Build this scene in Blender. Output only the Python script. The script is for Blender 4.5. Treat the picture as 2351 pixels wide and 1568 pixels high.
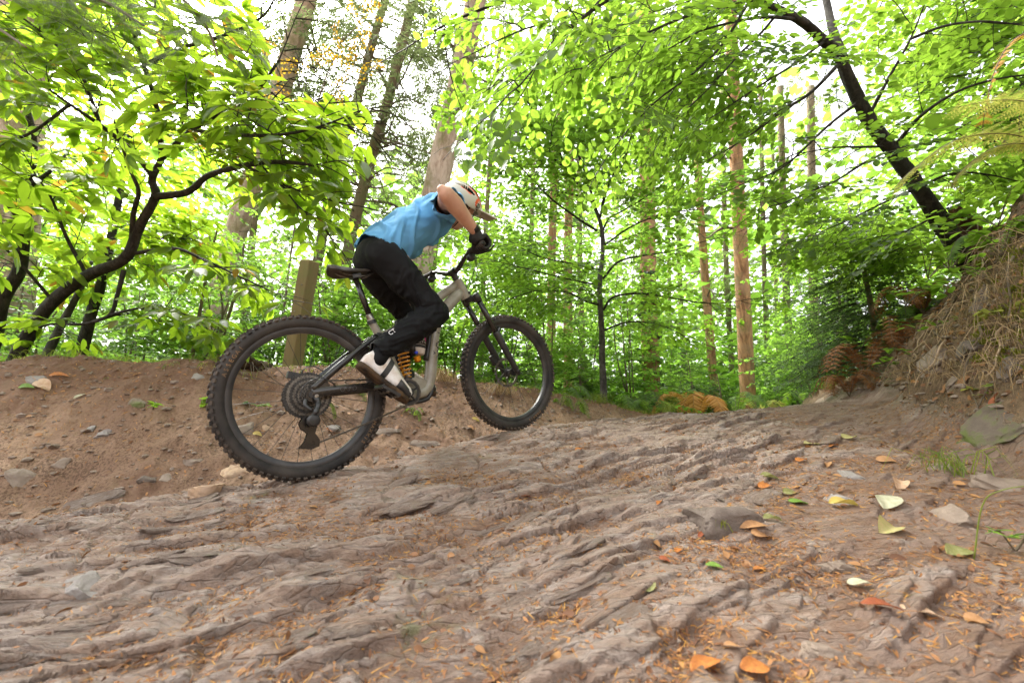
import bpy, bmesh, math, random
import numpy as np
from mathutils import Vector, Matrix

for o in list(bpy.data.objects):
    bpy.data.objects.remove(o, do_unlink=True)
scene = bpy.context.scene
COL = scene.collection
R_ = math.radians

# ------------------------------------------------------------------ camera
PITCH = R_(13.0)
cam = bpy.data.cameras.new("camera")
cam.lens = 15.03
cam.sensor_width = 36.0
cam.clip_start = 0.02
cam.clip_end = 500.0
cam.dof.use_dof = True
cam.dof.focus_distance = 2.45
cam.dof.aperture_fstop = 3.2
cam_o = bpy.data.objects.new("camera", cam)
cam_o.location = (0, 0, 0)
cam_o.rotation_euler = (math.pi / 2 + PITCH, 0, 0)
COL.objects.link(cam_o)
scene.camera = cam_o

# ------------------------------------------------------------------ sky, sun, exposure
SUN_EL, SUN_AZ = R_(52), R_(-48)          # azimuth measured from +y towards +x (clockwise)
world = bpy.data.worlds.new("World")
scene.world = world
world.use_nodes = True
wn = world.node_tree
wn.nodes.clear()
sky = wn.nodes.new("ShaderNodeTexSky")
sky.sky_type = 'NISHITA'
sky.sun_disc = False
sky.sun_elevation = SUN_EL
sky.sun_rotation = SUN_AZ
sky.air_density = 1.0
sky.dust_density = 6.0
sky.ozone_density = 1.0
hs = wn.nodes.new("ShaderNodeHueSaturation")
hs.inputs["Saturation"].default_value = 0.12
bg = wn.nodes.new("ShaderNodeBackground")
bg.inputs["Strength"].default_value = 0.15
wo = wn.nodes.new("ShaderNodeOutputWorld")
wn.links.new(sky.outputs[0], hs.inputs["Color"])
wn.links.new(hs.outputs[0], bg.inputs["Color"])
wn.links.new(bg.outputs[0], wo.inputs["Surface"])

sl = bpy.data.lights.new("sun", 'SUN')
sl.energy = 1.5
sl.angle = R_(25)
sl.color = (1.0, 0.95, 0.86)
sun = bpy.data.objects.new("sun", sl)
sdir = Vector((math.sin(SUN_AZ) * math.cos(SUN_EL), math.cos(SUN_AZ) * math.cos(SUN_EL), math.sin(SUN_EL)))
sun.rotation_euler = (-sdir).to_track_quat('-Z', 'Y').to_euler()
sun.location = sdir * 30
COL.objects.link(sun)

vs = scene.view_settings
vs.view_transform = 'Standard'
vs.look = 'None'
vs.exposure = 2.65
vs.gamma = 1.0
vs.use_curve_mapping = False
scene.render.film_transparent = False
cy = scene.cycles
cy.use_denoising = True
cy.max_bounces = 7
cy.diffuse_bounces = 4
cy.glossy_bounces = 2
cy.transmission_bounces = 5
cy.transparent_max_bounces = 4
cy.sample_clamp_indirect = 6.0
cy.caustics_reflective = False
cy.caustics_refractive = False

# ------------------------------------------------------------------ helpers
FPX, CU, CV = 981.55, 1175.0, 784.0
SP, CP = math.sin(PITCH), math.cos(PITCH)


def c2w(c):
    """lens frame (right, down, forward) -> world"""
    c = np.asarray(c, float)
    return np.stack([c[..., 0], c[..., 2] * CP + c[..., 1] * SP, c[..., 2] * SP - c[..., 1] * CP], -1)


def P(u, v, t):
    """world point seen at photo position (u, v) and standing t metres away"""
    return c2w(np.array([(u - CU) / FPX * t, (v - CV) / FPX * t, t]))


def proj(X):
    X = np.asarray(X, float)
    f = X[..., 1] * CP + X[..., 2] * SP
    up = X[..., 2] * CP - X[..., 1] * SP
    f_ = np.where(f < 1e-3, 1e-3, f)
    return CU + FPX * X[..., 0] / f_, CV - FPX * up / f_, f


def _hash(ix, iy, seed):
    h = (ix.astype(np.int64) * 374761393 + iy.astype(np.int64) * 668265263 + seed * 974711) & 0xFFFFFFFF
    h = ((h ^ (h >> 13)) * 1274126177) & 0xFFFFFFFF
    return (h ^ (h >> 16)) & 0xFFFFFFFF


def pn(x, y, seed=0):
    """gradient noise, about -1..1"""
    x = np.asarray(x, float); y = np.asarray(y, float)
    x, y = np.broadcast_arrays(x, y)
    x0 = np.floor(x); y0 = np.floor(y)
    fx = x - x0; fy = y - y0
    ux = fx * fx * fx * (fx * (fx * 6 - 15) + 10); uy = fy * fy * fy * (fy * (fy * 6 - 15) + 10)
    def g(ix, iy, dx, dy):
        a = _hash(ix, iy, seed) / 4294967296.0 * 2 * np.pi
        return np.cos(a) * dx + np.sin(a) * dy
    a = g(x0, y0, fx, fy); b = g(x0 + 1, y0, fx - 1, fy)
    c = g(x0, y0 + 1, fx, fy - 1); d = g(x0 + 1, y0 + 1, fx - 1, fy - 1)
    return 1.5 * ((a * (1 - ux) + b * ux) * (1 - uy) + (c * (1 - ux) + d * ux) * uy)


def fbm(x, y, seed=0, oct=4, gain=.5):
    s = 0; a = 1.0; f = 1.0
    for k in range(oct):
        s = s + a * pn(x * f + 17.3 * k, y * f - 9.1 * k, seed + k)
        a *= gain; f *= 2.03
    return s


def cells(x, y, seed):
    """broken-plate pattern: distance to the nearest joint and a random value per plate"""
    x0 = np.floor(x); y0 = np.floor(y)
    f1 = np.full(np.shape(x), 9.0); f2 = f1.copy(); rv = np.zeros(np.shape(x))
    for i in (-1, 0, 1):
        for j in (-1, 0, 1):
            h = _hash(x0 + i, y0 + j, seed); px = (h & 1023) / 1023.0; py = ((h >> 10) & 1023) / 1023.0
            d = np.hypot(x0 + i + px - x, y0 + j + py - y)
            near = d < f1
            f2 = np.where(near, f1, np.minimum(f2, d)); rv = np.where(near, ((h >> 20) & 1023) / 1023.0, rv); f1 = np.where(near, d, f1)
    return f2 - f1, rv


def sst(a, b, x):
    t = np.clip((x - a) / (b - a), 0, 1)
    return t * t * (3 - 2 * t)


def new_mesh(name, V, polys, smooth=True, attrs=None):
    """polys: list of int arrays (m,k) with any k"""
    V = np.ascontiguousarray(V, np.float32)
    me = bpy.data.meshes.new(name)
    polys = [np.asarray(p, np.int32) for p in polys if len(p)]
    nl = sum(p.size for p in polys); nf = sum(len(p) for p in polys)
    me.vertices.add(len(V)); me.vertices.foreach_set("co", V.ravel())
    me.loops.add(nl); me.polygons.add(nf)
    if nf:
        me.loops.foreach_set("vertex_index", np.concatenate([p.ravel() for p in polys]))
        tot = np.concatenate([np.full(len(p), p.shape[1], np.int32) for p in polys])
        st = np.concatenate([[0], np.cumsum(tot)[:-1]]).astype(np.int32)
        me.polygons.foreach_set("loop_start", st)
        me.polygons.foreach_set("loop_total", tot)
        me.polygons.foreach_set("use_smooth", np.full(nf, smooth, bool))
    for k, a in (attrs or {}).items():
        at = me.attributes.new(k, 'FLOAT', 'POINT')
        at.data.foreach_set("value", np.ascontiguousarray(a, np.float32))
    me.update(calc_edges=True)
    return me


def link(name, me, mat=None, parent=None):
    o = bpy.data.objects.new(name, me)
    COL.objects.link(o)
    if mat is not None and me is not None and len(me.materials) == 0:
        me.materials.append(mat)
    if parent is not None:
        o.parent = parent
    return o


def tag(o, label=None, cat=None, group=None, kind=None):
    if label: o["label"] = label
    if cat: o["category"] = cat
    if group: o["group"] = group
    if kind: o["kind"] = kind
    return o


def empty(name, loc=(0, 0, 0)):
    o = bpy.data.objects.new(name, None)
    o.empty_display_size = .1
    o.location = loc
    COL.objects.link(o)
    return o


class MB:
    """collects shapes as vertex / polygon arrays"""
    def __init__(s):
        s.V = []; s.P = []; s.n = 0; s.A = []

    def add(s, V, polys, rnd=None):
        V = np.asarray(V, float)
        s.V.append(V)
        for p in polys:
            p = np.asarray(p, np.int64)
            if len(p): s.P.append(p + s.n)
        s.A.append(np.zeros(len(V)) if rnd is None else np.broadcast_to(rnd, (len(V),)))
        s.n += len(V)
        return s

    def tube(s, pts, rad, seg=8, caps=True, flat=None, rough=0.0, seed=0, rnd=None):
        pts = np.asarray(pts, float); n = len(pts)
        rad = np.broadcast_to(np.asarray(rad, float), (n,)) if np.ndim(rad) < 2 else np.asarray(rad)
        T = np.gradient(pts, axis=0); T /= np.linalg.norm(T, axis=1)[:, None] + 1e-12
        a = np.array([0, 0, 1.]) if abs(T[0, 2]) < .9 else np.array([1., 0, 0])
        if flat is not None: a = np.asarray(flat, float)
        N = np.zeros_like(T)
        v = a - T[0] * (a @ T[0]); v /= np.linalg.norm(v)
        for i in range(n):
            v = v - T[i] * (v @ T[i]); v /= np.linalg.norm(v) + 1e-12
            N[i] = v
        B = np.cross(T, N)
        th = np.linspace(0, 2 * np.pi, seg, endpoint=False)
        if rad.ndim == 2:
            ra, rb = rad[:, :1], rad[:, 1:2]
        else:
            ra = rb = rad[:, None]
        m = 1.0
        if rough:
            L = np.concatenate([[0], np.cumsum(np.linalg.norm(np.diff(pts, axis=0), axis=1))])
            m = 1 + rough * fbm(np.cos(th)[None] * 1.6 + L[:, None] * 4.0, np.sin(th)[None] * 1.6 + L[:, None] * 1.3, seed, 3)
        V = pts[:, None] + (np.cos(th)[None] * ra * m)[..., None] * N[:, None] + (np.sin(th)[None] * rb * m)[..., None] * B[:, None]
        V = V.reshape(-1, 3)
        i = np.arange(n - 1)[:, None] * seg; j = np.arange(seg)[None]; k = (j + 1) % seg
        q = np.stack([i + j, i + k, i + seg + k, i + seg + j], -1).reshape(-1, 4)
        polys = [q]
        if caps:
            polys += [np.arange(seg)[::-1][None], (np.arange(seg) + (n - 1) * seg)[None]]
        return s.add(V, polys, rnd)

    def box(s, c, size, M=None, rnd=None):
        sx, sy, sz = np.asarray(size, float) / 2
        V = np.array([[-sx, -sy, -sz], [sx, -sy, -sz], [sx, sy, -sz], [-sx, sy, -sz], [-sx, -sy, sz], [sx, -sy, sz], [sx, sy, sz], [-sx, sy, sz]])
        if M is not None: V = V @ np.asarray(M).T
        return s.add(V + np.asarray(c), [np.array([[0, 3, 2, 1], [4, 5, 6, 7], [0, 1, 5, 4], [1, 2, 6, 5], [2, 3, 7, 6], [3, 0, 4, 7]])], rnd)

    def lathe(s, c, axis, prof, seg=24, closed=False):
        """prof: (offset along axis, radius)"""
        axis = np.asarray(axis, float); axis /= np.linalg.norm(axis)
        a = np.array([0, 0, 1.]) if abs(axis[2]) < .9 else np.array([1., 0, 0])
        U = np.cross(axis, a); U /= np.linalg.norm(U); W = np.cross(axis, U)
        prof = np.asarray(prof, float); n = len(prof)
        th = np.linspace(0, 2 * np.pi, seg, endpoint=False)
        ring = np.cos(th)[:, None] * U + np.sin(th)[:, None] * W
        V = np.asarray(c) + prof[:, 0][:, None, None] * axis + prof[:, 1][:, None, None] * ring[None]
        i = np.arange(n if closed else n - 1)[:, None] * seg; j = np.arange(seg)[None]; k = (j + 1) % seg
        nx = (i + seg) % (n * seg)
        q = np.stack([i + j, i + k, nx + k, nx + j], -1).reshape(-1, 4)
        polys = [q]
        if not closed:
            polys += [np.arange(seg)[::-1][None], (np.arange(seg) + (n - 1) * seg)[None]]
        return s.add(V.reshape(-1, 3), polys)

    def plate(s, outline, y0, y1):
        """flat plate: outline (x,z) extruded between two y values"""
        o = np.asarray(outline, float); n = len(o)
        V = np.concatenate([np.stack([o[:, 0], np.full(n, y0), o[:, 1]], 1), np.stack([o[:, 0], np.full(n, y1), o[:, 1]], 1)])
        i = np.arange(n); k = (i + 1) % n
        return s.add(V, [i[None], (i[::-1] + n)[None], np.stack([i, i + n, k + n, k], 1)])

    def mesh(s, name="m", smooth=True, fix=False):
        if not s.V: s.V = [np.zeros((0, 3))]; s.A = [np.zeros(0)]
        by = {}
        for p in s.P: by.setdefault(p.shape[1], []).append(p)
        me = new_mesh(name, np.concatenate(s.V), [np.concatenate(v) for v in by.values()], smooth, {"rnd": np.concatenate(s.A)})
        if fix:
            b = bmesh.new(); b.from_mesh(me); bmesh.ops.recalc_face_normals(b, faces=b.faces); b.to_mesh(me); b.free()
        return me

    def build(s, name, mat=None, parent=None, smooth=True, fix=True, sharp=None):
        me = s.mesh(name, smooth, fix)
        if sharp:
            me.set_sharp_from_angle(angle=R_(sharp))
        return link(name, me, mat, parent)


def crom(pts, n=8):
    """smooth curve through points"""
    p = np.asarray(pts, float)
    if len(p) < 3:
        t = np.linspace(0, 1, n + 1)[:, None]; return p[0] * (1 - t) + p[-1] * t
    q = np.concatenate([[2 * p[0] - p[1]], p, [2 * p[-1] - p[-2]]])
    out = []
    for i in range(1, len(q) - 2):
        t = np.linspace(0, 1, n, endpoint=False)[:, None]
        a, b, c, d = q[i - 1], q[i], q[i + 1], q[i + 2]
        out.append(.5 * (2 * b + (c - a) * t + (2 * a - 5 * b + 4 * c - d) * t ** 2 + (3 * b - a - 3 * c + d) * t ** 3))
    out.append(p[-1:])
    return np.concatenate(out)


# ------------------------------------------------------------------ materials
class NT:
    def __init__(s, name):
        s.m = bpy.data.materials.new(name); s.m.use_nodes = True
        s.t = s.m.node_tree; s.t.nodes.clear()
        s.out = s.t.nodes.new("ShaderNodeOutputMaterial")

    def n(s, typ, **kw):
        nd = s.t.nodes.new("ShaderNode" + typ)
        for k, v in kw.items():
            if k in nd.inputs: s.set(nd.inputs[k], v)
            else: setattr(nd, k, v)
        return nd

    def set(s, inp, v):
        if isinstance(v, bpy.types.NodeSocket): s.t.links.new(v, inp)
        elif isinstance(v, (tuple, list)) and len(v) == 3 and inp.type == 'RGBA': inp.default_value = (*v, 1)
        else: inp.default_value = v

    def ramp(s, fac, stops, interp='LINEAR'):
        r = s.n("ValToRGB"); cr = r.color_ramp; cr.interpolation = interp
        while len(cr.elements) < len(stops): cr.elements.new(.5)
        for e, (p, c) in zip(cr.elements, stops):
            e.position = p; e.color = (*c, 1) if len(c) == 3 else c
        s.set(r.inputs[0], fac)
        return r.outputs[0]

    def mix(s, fac, a, b, mode='MIX'):
        x = s.n("Mix", data_type='RGBA', blend_type=mode)
        s.set(x.inputs[0], fac); s.set(x.inputs[6], a); s.set(x.inputs[7], b)
        return x.outputs[2]

    def math(s, op, a, b=0.0, clamp=False):
        x = s.n("Math", operation=op, use_clamp=clamp)
        s.set(x.inputs[0], a); s.set(x.inputs[1], b)
        return x.outputs[0]

    def noise(s, scale, detail=4, rough=.55, vec=None, dist=0.0):
        x = s.n("TexNoise", Scale=scale, Detail=detail, Roughness=rough, Distortion=dist)
        if vec is not None: s.set(x.inputs["Vector"], vec)
        return x.outputs[0]

    def coord(s, which="Object", scale=None, rot=None):
        c = s.n("TexCoord").outputs[which]
        if scale is None and rot is None: return c
        m = s.n("Mapping")
        s.set(m.inputs[0], c)
        if scale is not None: m.inputs["Scale"].default_value = scale
        if rot is not None: m.inputs["Rotation"].default_value = rot
        return m.outputs[0]

    def bump(s, h, strength=.3, dist=.01):
        b = s.n("Bump", Strength=strength, Distance=dist)
        s.set(b.inputs["Height"], h)
        return b.outputs[0]

    def attr(s, name):
        return s.n("Attribute", attribute_name=name).outputs["Fac"]

    def bsdf(s, color, rough=.6, spec=.3, metal=0.0, normal=None, **kw):
        b = s.n("BsdfPrincipled")
        s.set(b.inputs["Base Color"], color); s.set(b.inputs["Roughness"], rough)
        s.set(b.inputs["Specular IOR Level"], spec); s.set(b.inputs["Metallic"], metal)
        if normal is not None: s.set(b.inputs["Normal"], normal)
        for k, v in kw.items(): s.set(b.inputs[k], v)
        return b.outputs[0]

    def done(s, shader):
        s.t.links.new(shader, s.out.inputs["Surface"])
        return s.m


def simple(name, c1, c2=None, scale=20, rough=.6, spec=.3, metal=0.0, bump=0.0, bscale=80, vec="Object"):
    t = NT(name)
    co = t.coord(vec)
    col = c1
    if c2 is not None:
        col = t.mix(t.ramp(t.noise(scale, 5, .6, co), [(.35, (0, 0, 0)), (.68, (1, 1, 1))]), c1, c2)
    nm = t.bump(t.noise(bscale, 4, .6, co), bump, .004) if bump else None
    return t.done(t.bsdf(col, rough, spec, metal, nm))


def leaf_mat(name, dark, mid, light, trans, tfac=.5, rough=.42, spec=.35, odd=None):
    """thin leaf: reflects and lets light through; hue varies from leaf to leaf"""
    t = NT(name)
    r = t.math('FRACT', t.math('ADD', t.attr("rnd"), t.n("ObjectInfo").outputs["Random"]))
    stops = [(0.0, dark), (.45, mid), (.9, light)]
    tst = [(0.0, tuple(.62 * c for c in trans)), (.5, trans), (.9, tuple(min(1, 1.25 * c) for c in trans))]
    if odd:
        stops += [(.965, light), (.985, odd)]; tst += [(.965, trans), (.985, odd)]
    c = t.ramp(r, stops); tc = t.ramp(r, tst)
    n = t.noise(60, 3, .6, t.coord("Object"))
    c = t.mix(t.math('MULTIPLY', n, .5), c, dark)
    b = t.bsdf(c, rough, spec)
    tr = t.n("BsdfTranslucent", Color=tc).outputs[0]
    ms = t.n("MixShader"); t.set(ms.inputs[0], tfac); t.set(ms.inputs[1], b); t.set(ms.inputs[2], tr)
    return t.done(ms.outputs[0])

# ================================================================== THE GROUND
S_E = ([-3, -1, -.6, -.1, .1, 9], [.55, .45, .30, .05, 0.0, 0.0])
S_D = ([-3, -1.35, -.35, 1.31, 2.49, 3.2, 3.56, 4.5, 9], [2.6, 2.05, 1.33, 1.23, .92, .61, .47, .3, .3])
S_Z = ([-3, -1.35, -.35, 1.31, 2.49, 3.2, 3.56, 4.5, 9], [.5, .5, .5, .57, .45, .36, .276, .3, .42])
RX, RY = -.872, 1.98


def smin(a, b, k):
    h = np.clip(.5 + .5 * (b - a) / k, 0, 1)
    return b * (1 - h) + a * h - k * h * (1 - h)


def ridge_ds(x, y):
    return -.652 * (x - RX) + .758 * (y - RY), .758 * (x - RX) + .652 * (y - RY)


def strata(x, y):
    g = .40 * x + .2 * np.log(np.cosh(x + .4))
    q = .90 * (y - g) + .035 * pn(x * 1.3, y * 1.3, 5) + .018 * pn(x * 4, y * 4, 6)
    p = x + .42 * y
    h = np.zeros_like(q)
    for per, amp, sd in ((.23, .046, 11), (.115, .036, 23), (.056, .016, 37), (.024, .005, 47)):
        ph = q / per + .55 * pn(p * 1.1 / (per * 6), q * 1.2, sd)
        k = np.floor(ph); fr = ph - k
        mm = pn(p * .30 / per + k * 7.31, k * 3.7 + .5, sd + 1) + .35 * pn(p * 1.3 / per + k * 3.3, k * 1.9, sd + 2)
        mod = np.clip(.42 + .8 * mm, 0, 1.3) * sst(-.16, .02, mm)
        prof = sst(0, min(.45, max(.06, .016 / per)), fr) * (1 - .92 * fr ** 1.5) - .5
        h = h + amp * mod * prof
    for sx, sy, amp, sd in ((1.7, 10.5, .012, 61), (4.2, 27.0, .0055, 67)):
        e, rv = cells((p + .05 * pn(x * 6, y * 6, sd)) * sx, (q + .012 * pn(x * 9, y * 9, sd + 1)) * sy, sd)
        h = h + amp * (rv - .5) * 2 * sst(0, .08, e) - amp * .35 * (1 - sst(0, .12, e))
    # some stretches are worn nearly flat
    worn = np.clip(.76 + .95 * fbm(x * .85 + 3.1, y * 1.1, 91, 3), .30, 1.15)
    return h * worn, worn


def terrain(x, y):
    x = np.asarray(x, float); y = np.asarray(y, float)
    plane = -.618 + .248 * np.maximum(y, -1.2) + .04 * np.maximum(x, -12)
    cap = .070 + .08 * x + .015 * (y - 2.8)
    slab = smin(plane, cap, .06)
    d, s = ridge_ds(x, y)
    e = np.interp(s, *S_E) + .045 * pn(s * 3.1, d * .6, 41) + .02 * pn(s * 9, d, 42)
    D = np.interp(s, *S_D) + .06 * pn(s * 2.3, 0.3, 43)
    zt = np.interp(s, *S_Z) + .025 * pn(s * 2.6, 4.1, 44)
    dd = d - e
    sc_ = np.clip(s, -4, 12)
    zr = smin(-.618 + .248 * (RY + .652 * sc_) + .04 * (RX + .758 * sc_), .07 + .08 * (RX + .758 * sc_), .06)
    zg = zr - .055 + .035 * np.clip(-s, 0, 1)
    tt = np.clip((dd - .10) / np.maximum(D - e - .10, .12), 0, 1)
    zb = zg + (zt - zg) * (.5 * tt + .5 * tt * tt * (3 - 2 * tt))
    zb = zb + (.09 * np.maximum(y, 3.0) - zt) * sst(0, 5.5, d - D) * sst(-1, 4, d - D)
    w = sst(0, .085, dd)
    wb = sst(.0, .35, d - D)
    det_s, worn = strata(x, y)
    # right-hand bank
    xf = 2.15 + .5 * (np.maximum(y, .8) - 1.94) + .10 * pn(x * .7, y * 1.5, 51) + .05 * pn(x * 2, y * 4, 52)
    k = np.interp(y, [1.5, 2.0, 3.5], [2.9, 2.9, 1.8])
    ch = np.interp(y, [2, 3, 4, 5, 7], [2.2, 1.6, .65, .38, .2])
    hb = np.maximum(x - xf, 0) * k
    hb = k * .09 * np.logaddexp(0, (x - xf) / .09)
    bank = ch * (1 - np.exp(-hb / ch))
    bmask = sst(-.16, .10, x - xf)
    # litter-filled foreground on the right
    soft = sst(.25, 1.0, x - .55 * (y - .9) + .3 * pn(x * 1.5, y * 1.5, 61)) * (1 - bmask)
    z = slab * (1 - w) + zb * w + bank * (1 - .0)
    amp = (1 - w) * (1 - .45 * soft) * (1 - .5 * bmask)
    detail = amp * det_s
    detail = detail + (1 - w) * (.018 * fbm(x * 2.2, y * 3.6, 71, 3) + .0035 * fbm(x * 8, y * 15, 78, 4, .6) + .002 * fbm(x * 26, y * 30, 72, 3) - .009 * sst(.84, .97, 1 - np.abs(pn(x * 3.2 + .8 * y + .5 * pn(x * 7, y * 7, 80), y * 1.4 - x * .5, 79))))
    detail = detail + w * (1 - wb) * (.034 * fbm(x * 2.1, y * 2.1, 73, 5, .6) + .009 * fbm(x * 14, y * 14, 74, 4, .6))
    detail = detail + wb * (.05 * fbm(x * 1.2, y * 1.2, 75, 4))
    detail = detail + bmask * (.075 * fbm(x * 3, y * 3, 76, 5, .62) + .012 * fbm(x * 16, y * 16, 77, 3, .6))
    return z + detail, dict(w=w, wb=wb, bm=bmask, soft=soft, det=detail, d=d, s=s, D=D, dd=dd, bank=bank, xf=xf, tt=tt, worn=worn)


def Hz(x, y):
    return terrain(np.asarray(x, float), np.asarray(y, float))[0]


def on_ground(x, y, dz=0.0):
    return np.array([x, y, float(Hz(np.array([x]), np.array([y]))[0]) + dz])


def hit(u, v, t0=.5, t1=30):
    """where the line of sight through (u, v) meets the ground"""
    t = np.geomspace(t0, t1, 260)
    X = c2w(np.stack([(u - CU) / FPX * t, (v - CV) / FPX * t, t], -1))
    below = X[:, 2] < Hz(X[:, 0], X[:, 1])
    i = int(np.argmax(below)) if below.any() else len(t) - 1
    t = np.linspace(t[max(i - 1, 0)], t[i], 40)
    X = c2w(np.stack([(u - CU) / FPX * t, (v - CV) / FPX * t, t], -1))
    below = X[:, 2] < Hz(X[:, 0], X[:, 1])
    return X[int(np.argmax(below)) if below.any() else -1]


def normal_at(x, y, h=.03):
    q = Hz([x + h, x - h, x, x], [y, y, y + h, y - h])
    zx = (q[0] - q[1]) / (2 * h); zy = (q[2] - q[3]) / (2 * h)
    n = np.array([-zx, -zy, 1.0]); return n / np.linalg.norm(n)


def build_ground():
    th = np.concatenate([np.linspace(-180, -64, 30, endpoint=False), np.linspace(-64, 64, 800, endpoint=False), np.linspace(64, 180, 31)])
    r = np.concatenate([np.geomspace(.12, .6, 26, endpoint=False), np.geomspace(.6, 4.6, 370, endpoint=False), np.geomspace(4.6, 110, 42)])
    A, Rr = np.meshgrid(np.radians(th), r)
    X = Rr * np.sin(A); Y = Rr * np.cos(A)
    Z, i = terrain(X, Y)
    hollow = np.clip(.5 - i['det'] * 14 + .32 * np.clip(.75 - i['worn'], 0, 1), 0, 1)
    n1, n2 = X.shape
    # the lips of the ledges lean out over the hollows below them
    lip = np.clip(i['det'] + .010, 0, .07) * (1 - i['w']) * (1 - i['bm']) * np.clip(1.5 - Rr / 6, 0, 1)
    sl = .40 + .2 * np.tanh(X + .4); nl = np.sqrt(1 + sl * sl)
    X = X + sl / nl * lip * .7; Y = Y - 1 / nl * lip * .7
    V = np.stack([X, Y, Z], -1).reshape(-1, 3)
    idx = np.arange(n1 * n2).reshape(n1, n2)
    q = np.stack([idx[:-1, :-1], idx[:-1, 1:], idx[1:, 1:], idx[1:, :-1]], -1).reshape(-1, 4)[:, ::-1]
    fa = lambda a: a[:-1, :-1].reshape(-1)
    w, wb, bm = fa(i['w']), fa(i['wb']), fa(i['bm'])
    reg = np.where(bm > .5, 2, np.where(w < .5, 0, np.where(wb < .6, 1, 3)))
    far = fa(Rr) > 6.5
    reg[far] = 3
    at = dict(hollow=hollow.reshape(-1), soft=i['soft'].reshape(-1), bm=i['bm'].reshape(-1), top=i['tt'].reshape(-1), up=np.clip(i['wb'], 0, 1).reshape(-1))
    out = {}
    for k, nm in enumerate(("rock_path", "dirt_bank", "root_bank", "ground")):
        f = q[reg == k]
        u, inv = np.unique(f, return_inverse=True)
        me = new_mesh(nm, V[u], [inv.reshape(-1, 4)], True, {a: b[u] for a, b in at.items()})
        out[nm] = me
    return out


def rock_material():
    t = NT("layered_slate_rock")
    co = t.coord("Object")
    st = t.coord("Object", (1.0, 5.5, 3.0), (0, 0, R_(-26)))
    n1 = t.noise(2.2, 6, .6, co); n2 = t.noise(5, 6, .65, st); n3 = t.noise(45, 5, .65, co)
    base = t.mix(t.ramp(n1, [(.36, (0, 0, 0)), (.64, (1, 1, 1))]), (.265, .163, .104), (.35, .25, .186))
    base = t.mix(t.ramp(n2, [(.48, (0, 0, 0)), (.70, (1, 1, 1))]), base, (.44, .370, .315))
    st2 = t.coord('Object', (1.0, 14.0, 9.0), (0, 0, R_(-27)))
    base = t.mix(t.math('MULTIPLY', t.ramp(t.noise(6, 6, .7, st2), [(.52, (0, 0, 0)), (.66, (1, 1, 1))]), .6), base, (.055, .037, .028))
    base = t.mix(t.math('MULTIPLY', t.ramp(n3, [(.42, (0, 0, 0)), (.72, (1, 1, 1))]), .5), base, (.13, .090, .066))
    # earth and needles lying in the hollows
    e = t.math('ADD', t.attr("hollow"), t.math('MULTIPLY', t.math('SUBTRACT', t.noise(9, 5, .65, co), .5), 1.5))
    e = t.math('ADD', e, t.math('MULTIPLY', t.attr("soft"), .34))
    ef = t.ramp(e, [(.54, (0, 0, 0)), (.74, (1, 1, 1))])
    soil = t.mix(t.noise(120, 4, .7, co), (.085, .044, .024), (.27, .142, .076))
    base = t.mix(t.math('MULTIPLY', ef, .85), base, soil)
    base = t.mix(t.ramp(t.attr('bm'), [(.1, (0, 0, 0)), (.5, (1, 1, 1))]), base, t.mix(t.ramp(t.noise(1.7, 5, .6, co), [(.36, (0, 0, 0)), (.62, (1, 1, 1))]), (.125, .08, .045), (.21, .145, .085)))
    # thin moss
    mo = t.math('MULTIPLY', t.ramp(t.noise(3.1, 5, .7, co), [(.60, (0, 0, 0)), (.70, (1, 1, 1))]), t.ramp(t.noise(30, 3, .6, co), [(.45, (0, 0, 0)), (.6, (1, 1, 1))]))
    base = t.mix(t.math('MULTIPLY', mo, .6), base, (.13, .17, .035))
    hgt = t.math('ADD', t.math('MULTIPLY', t.noise(38, 6, .7, st), 1.0), t.math('MULTIPLY', t.noise(160, 4, .7, co), .5))
    vo = t.n('TexVoronoi', feature='DISTANCE_TO_EDGE'); t.set(vo.inputs['Vector'], t.coord('Object', (5.0, 40.0, 24.0), (0, 0, R_(-26)))); vo.inputs['Scale'].default_value = 1.0
    ck = t.ramp(vo.outputs['Distance'], [(.0, (1, 1, 1)), (.07, (0, 0, 0))])
    base = t.mix(t.math('MULTIPLY', ck, .28), base, (.06, .04, .03))
    vc = t.n('TexVoronoi', feature='F1'); t.set(vc.inputs['Vector'], t.coord('Object', (5.0, 40.0, 24.0), (0, 0, R_(-26)))); vc.inputs['Scale'].default_value = 1.0
    base = t.mix(t.math('MULTIPLY', vc.outputs['Color'], .30), base, (.42, .36, .32))
    hgt = t.math('SUBTRACT', hgt, t.math('MULTIPLY', ck, .45))
    rough = t.ramp(t.noise(6, 3, .6, co), [(.35, (.5, .5, .5)), (.7, (.8, .8, .8))])
    return t.done(t.bsdf(base, rough, .35, 0, t.bump(hgt, .9, .018)))


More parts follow.
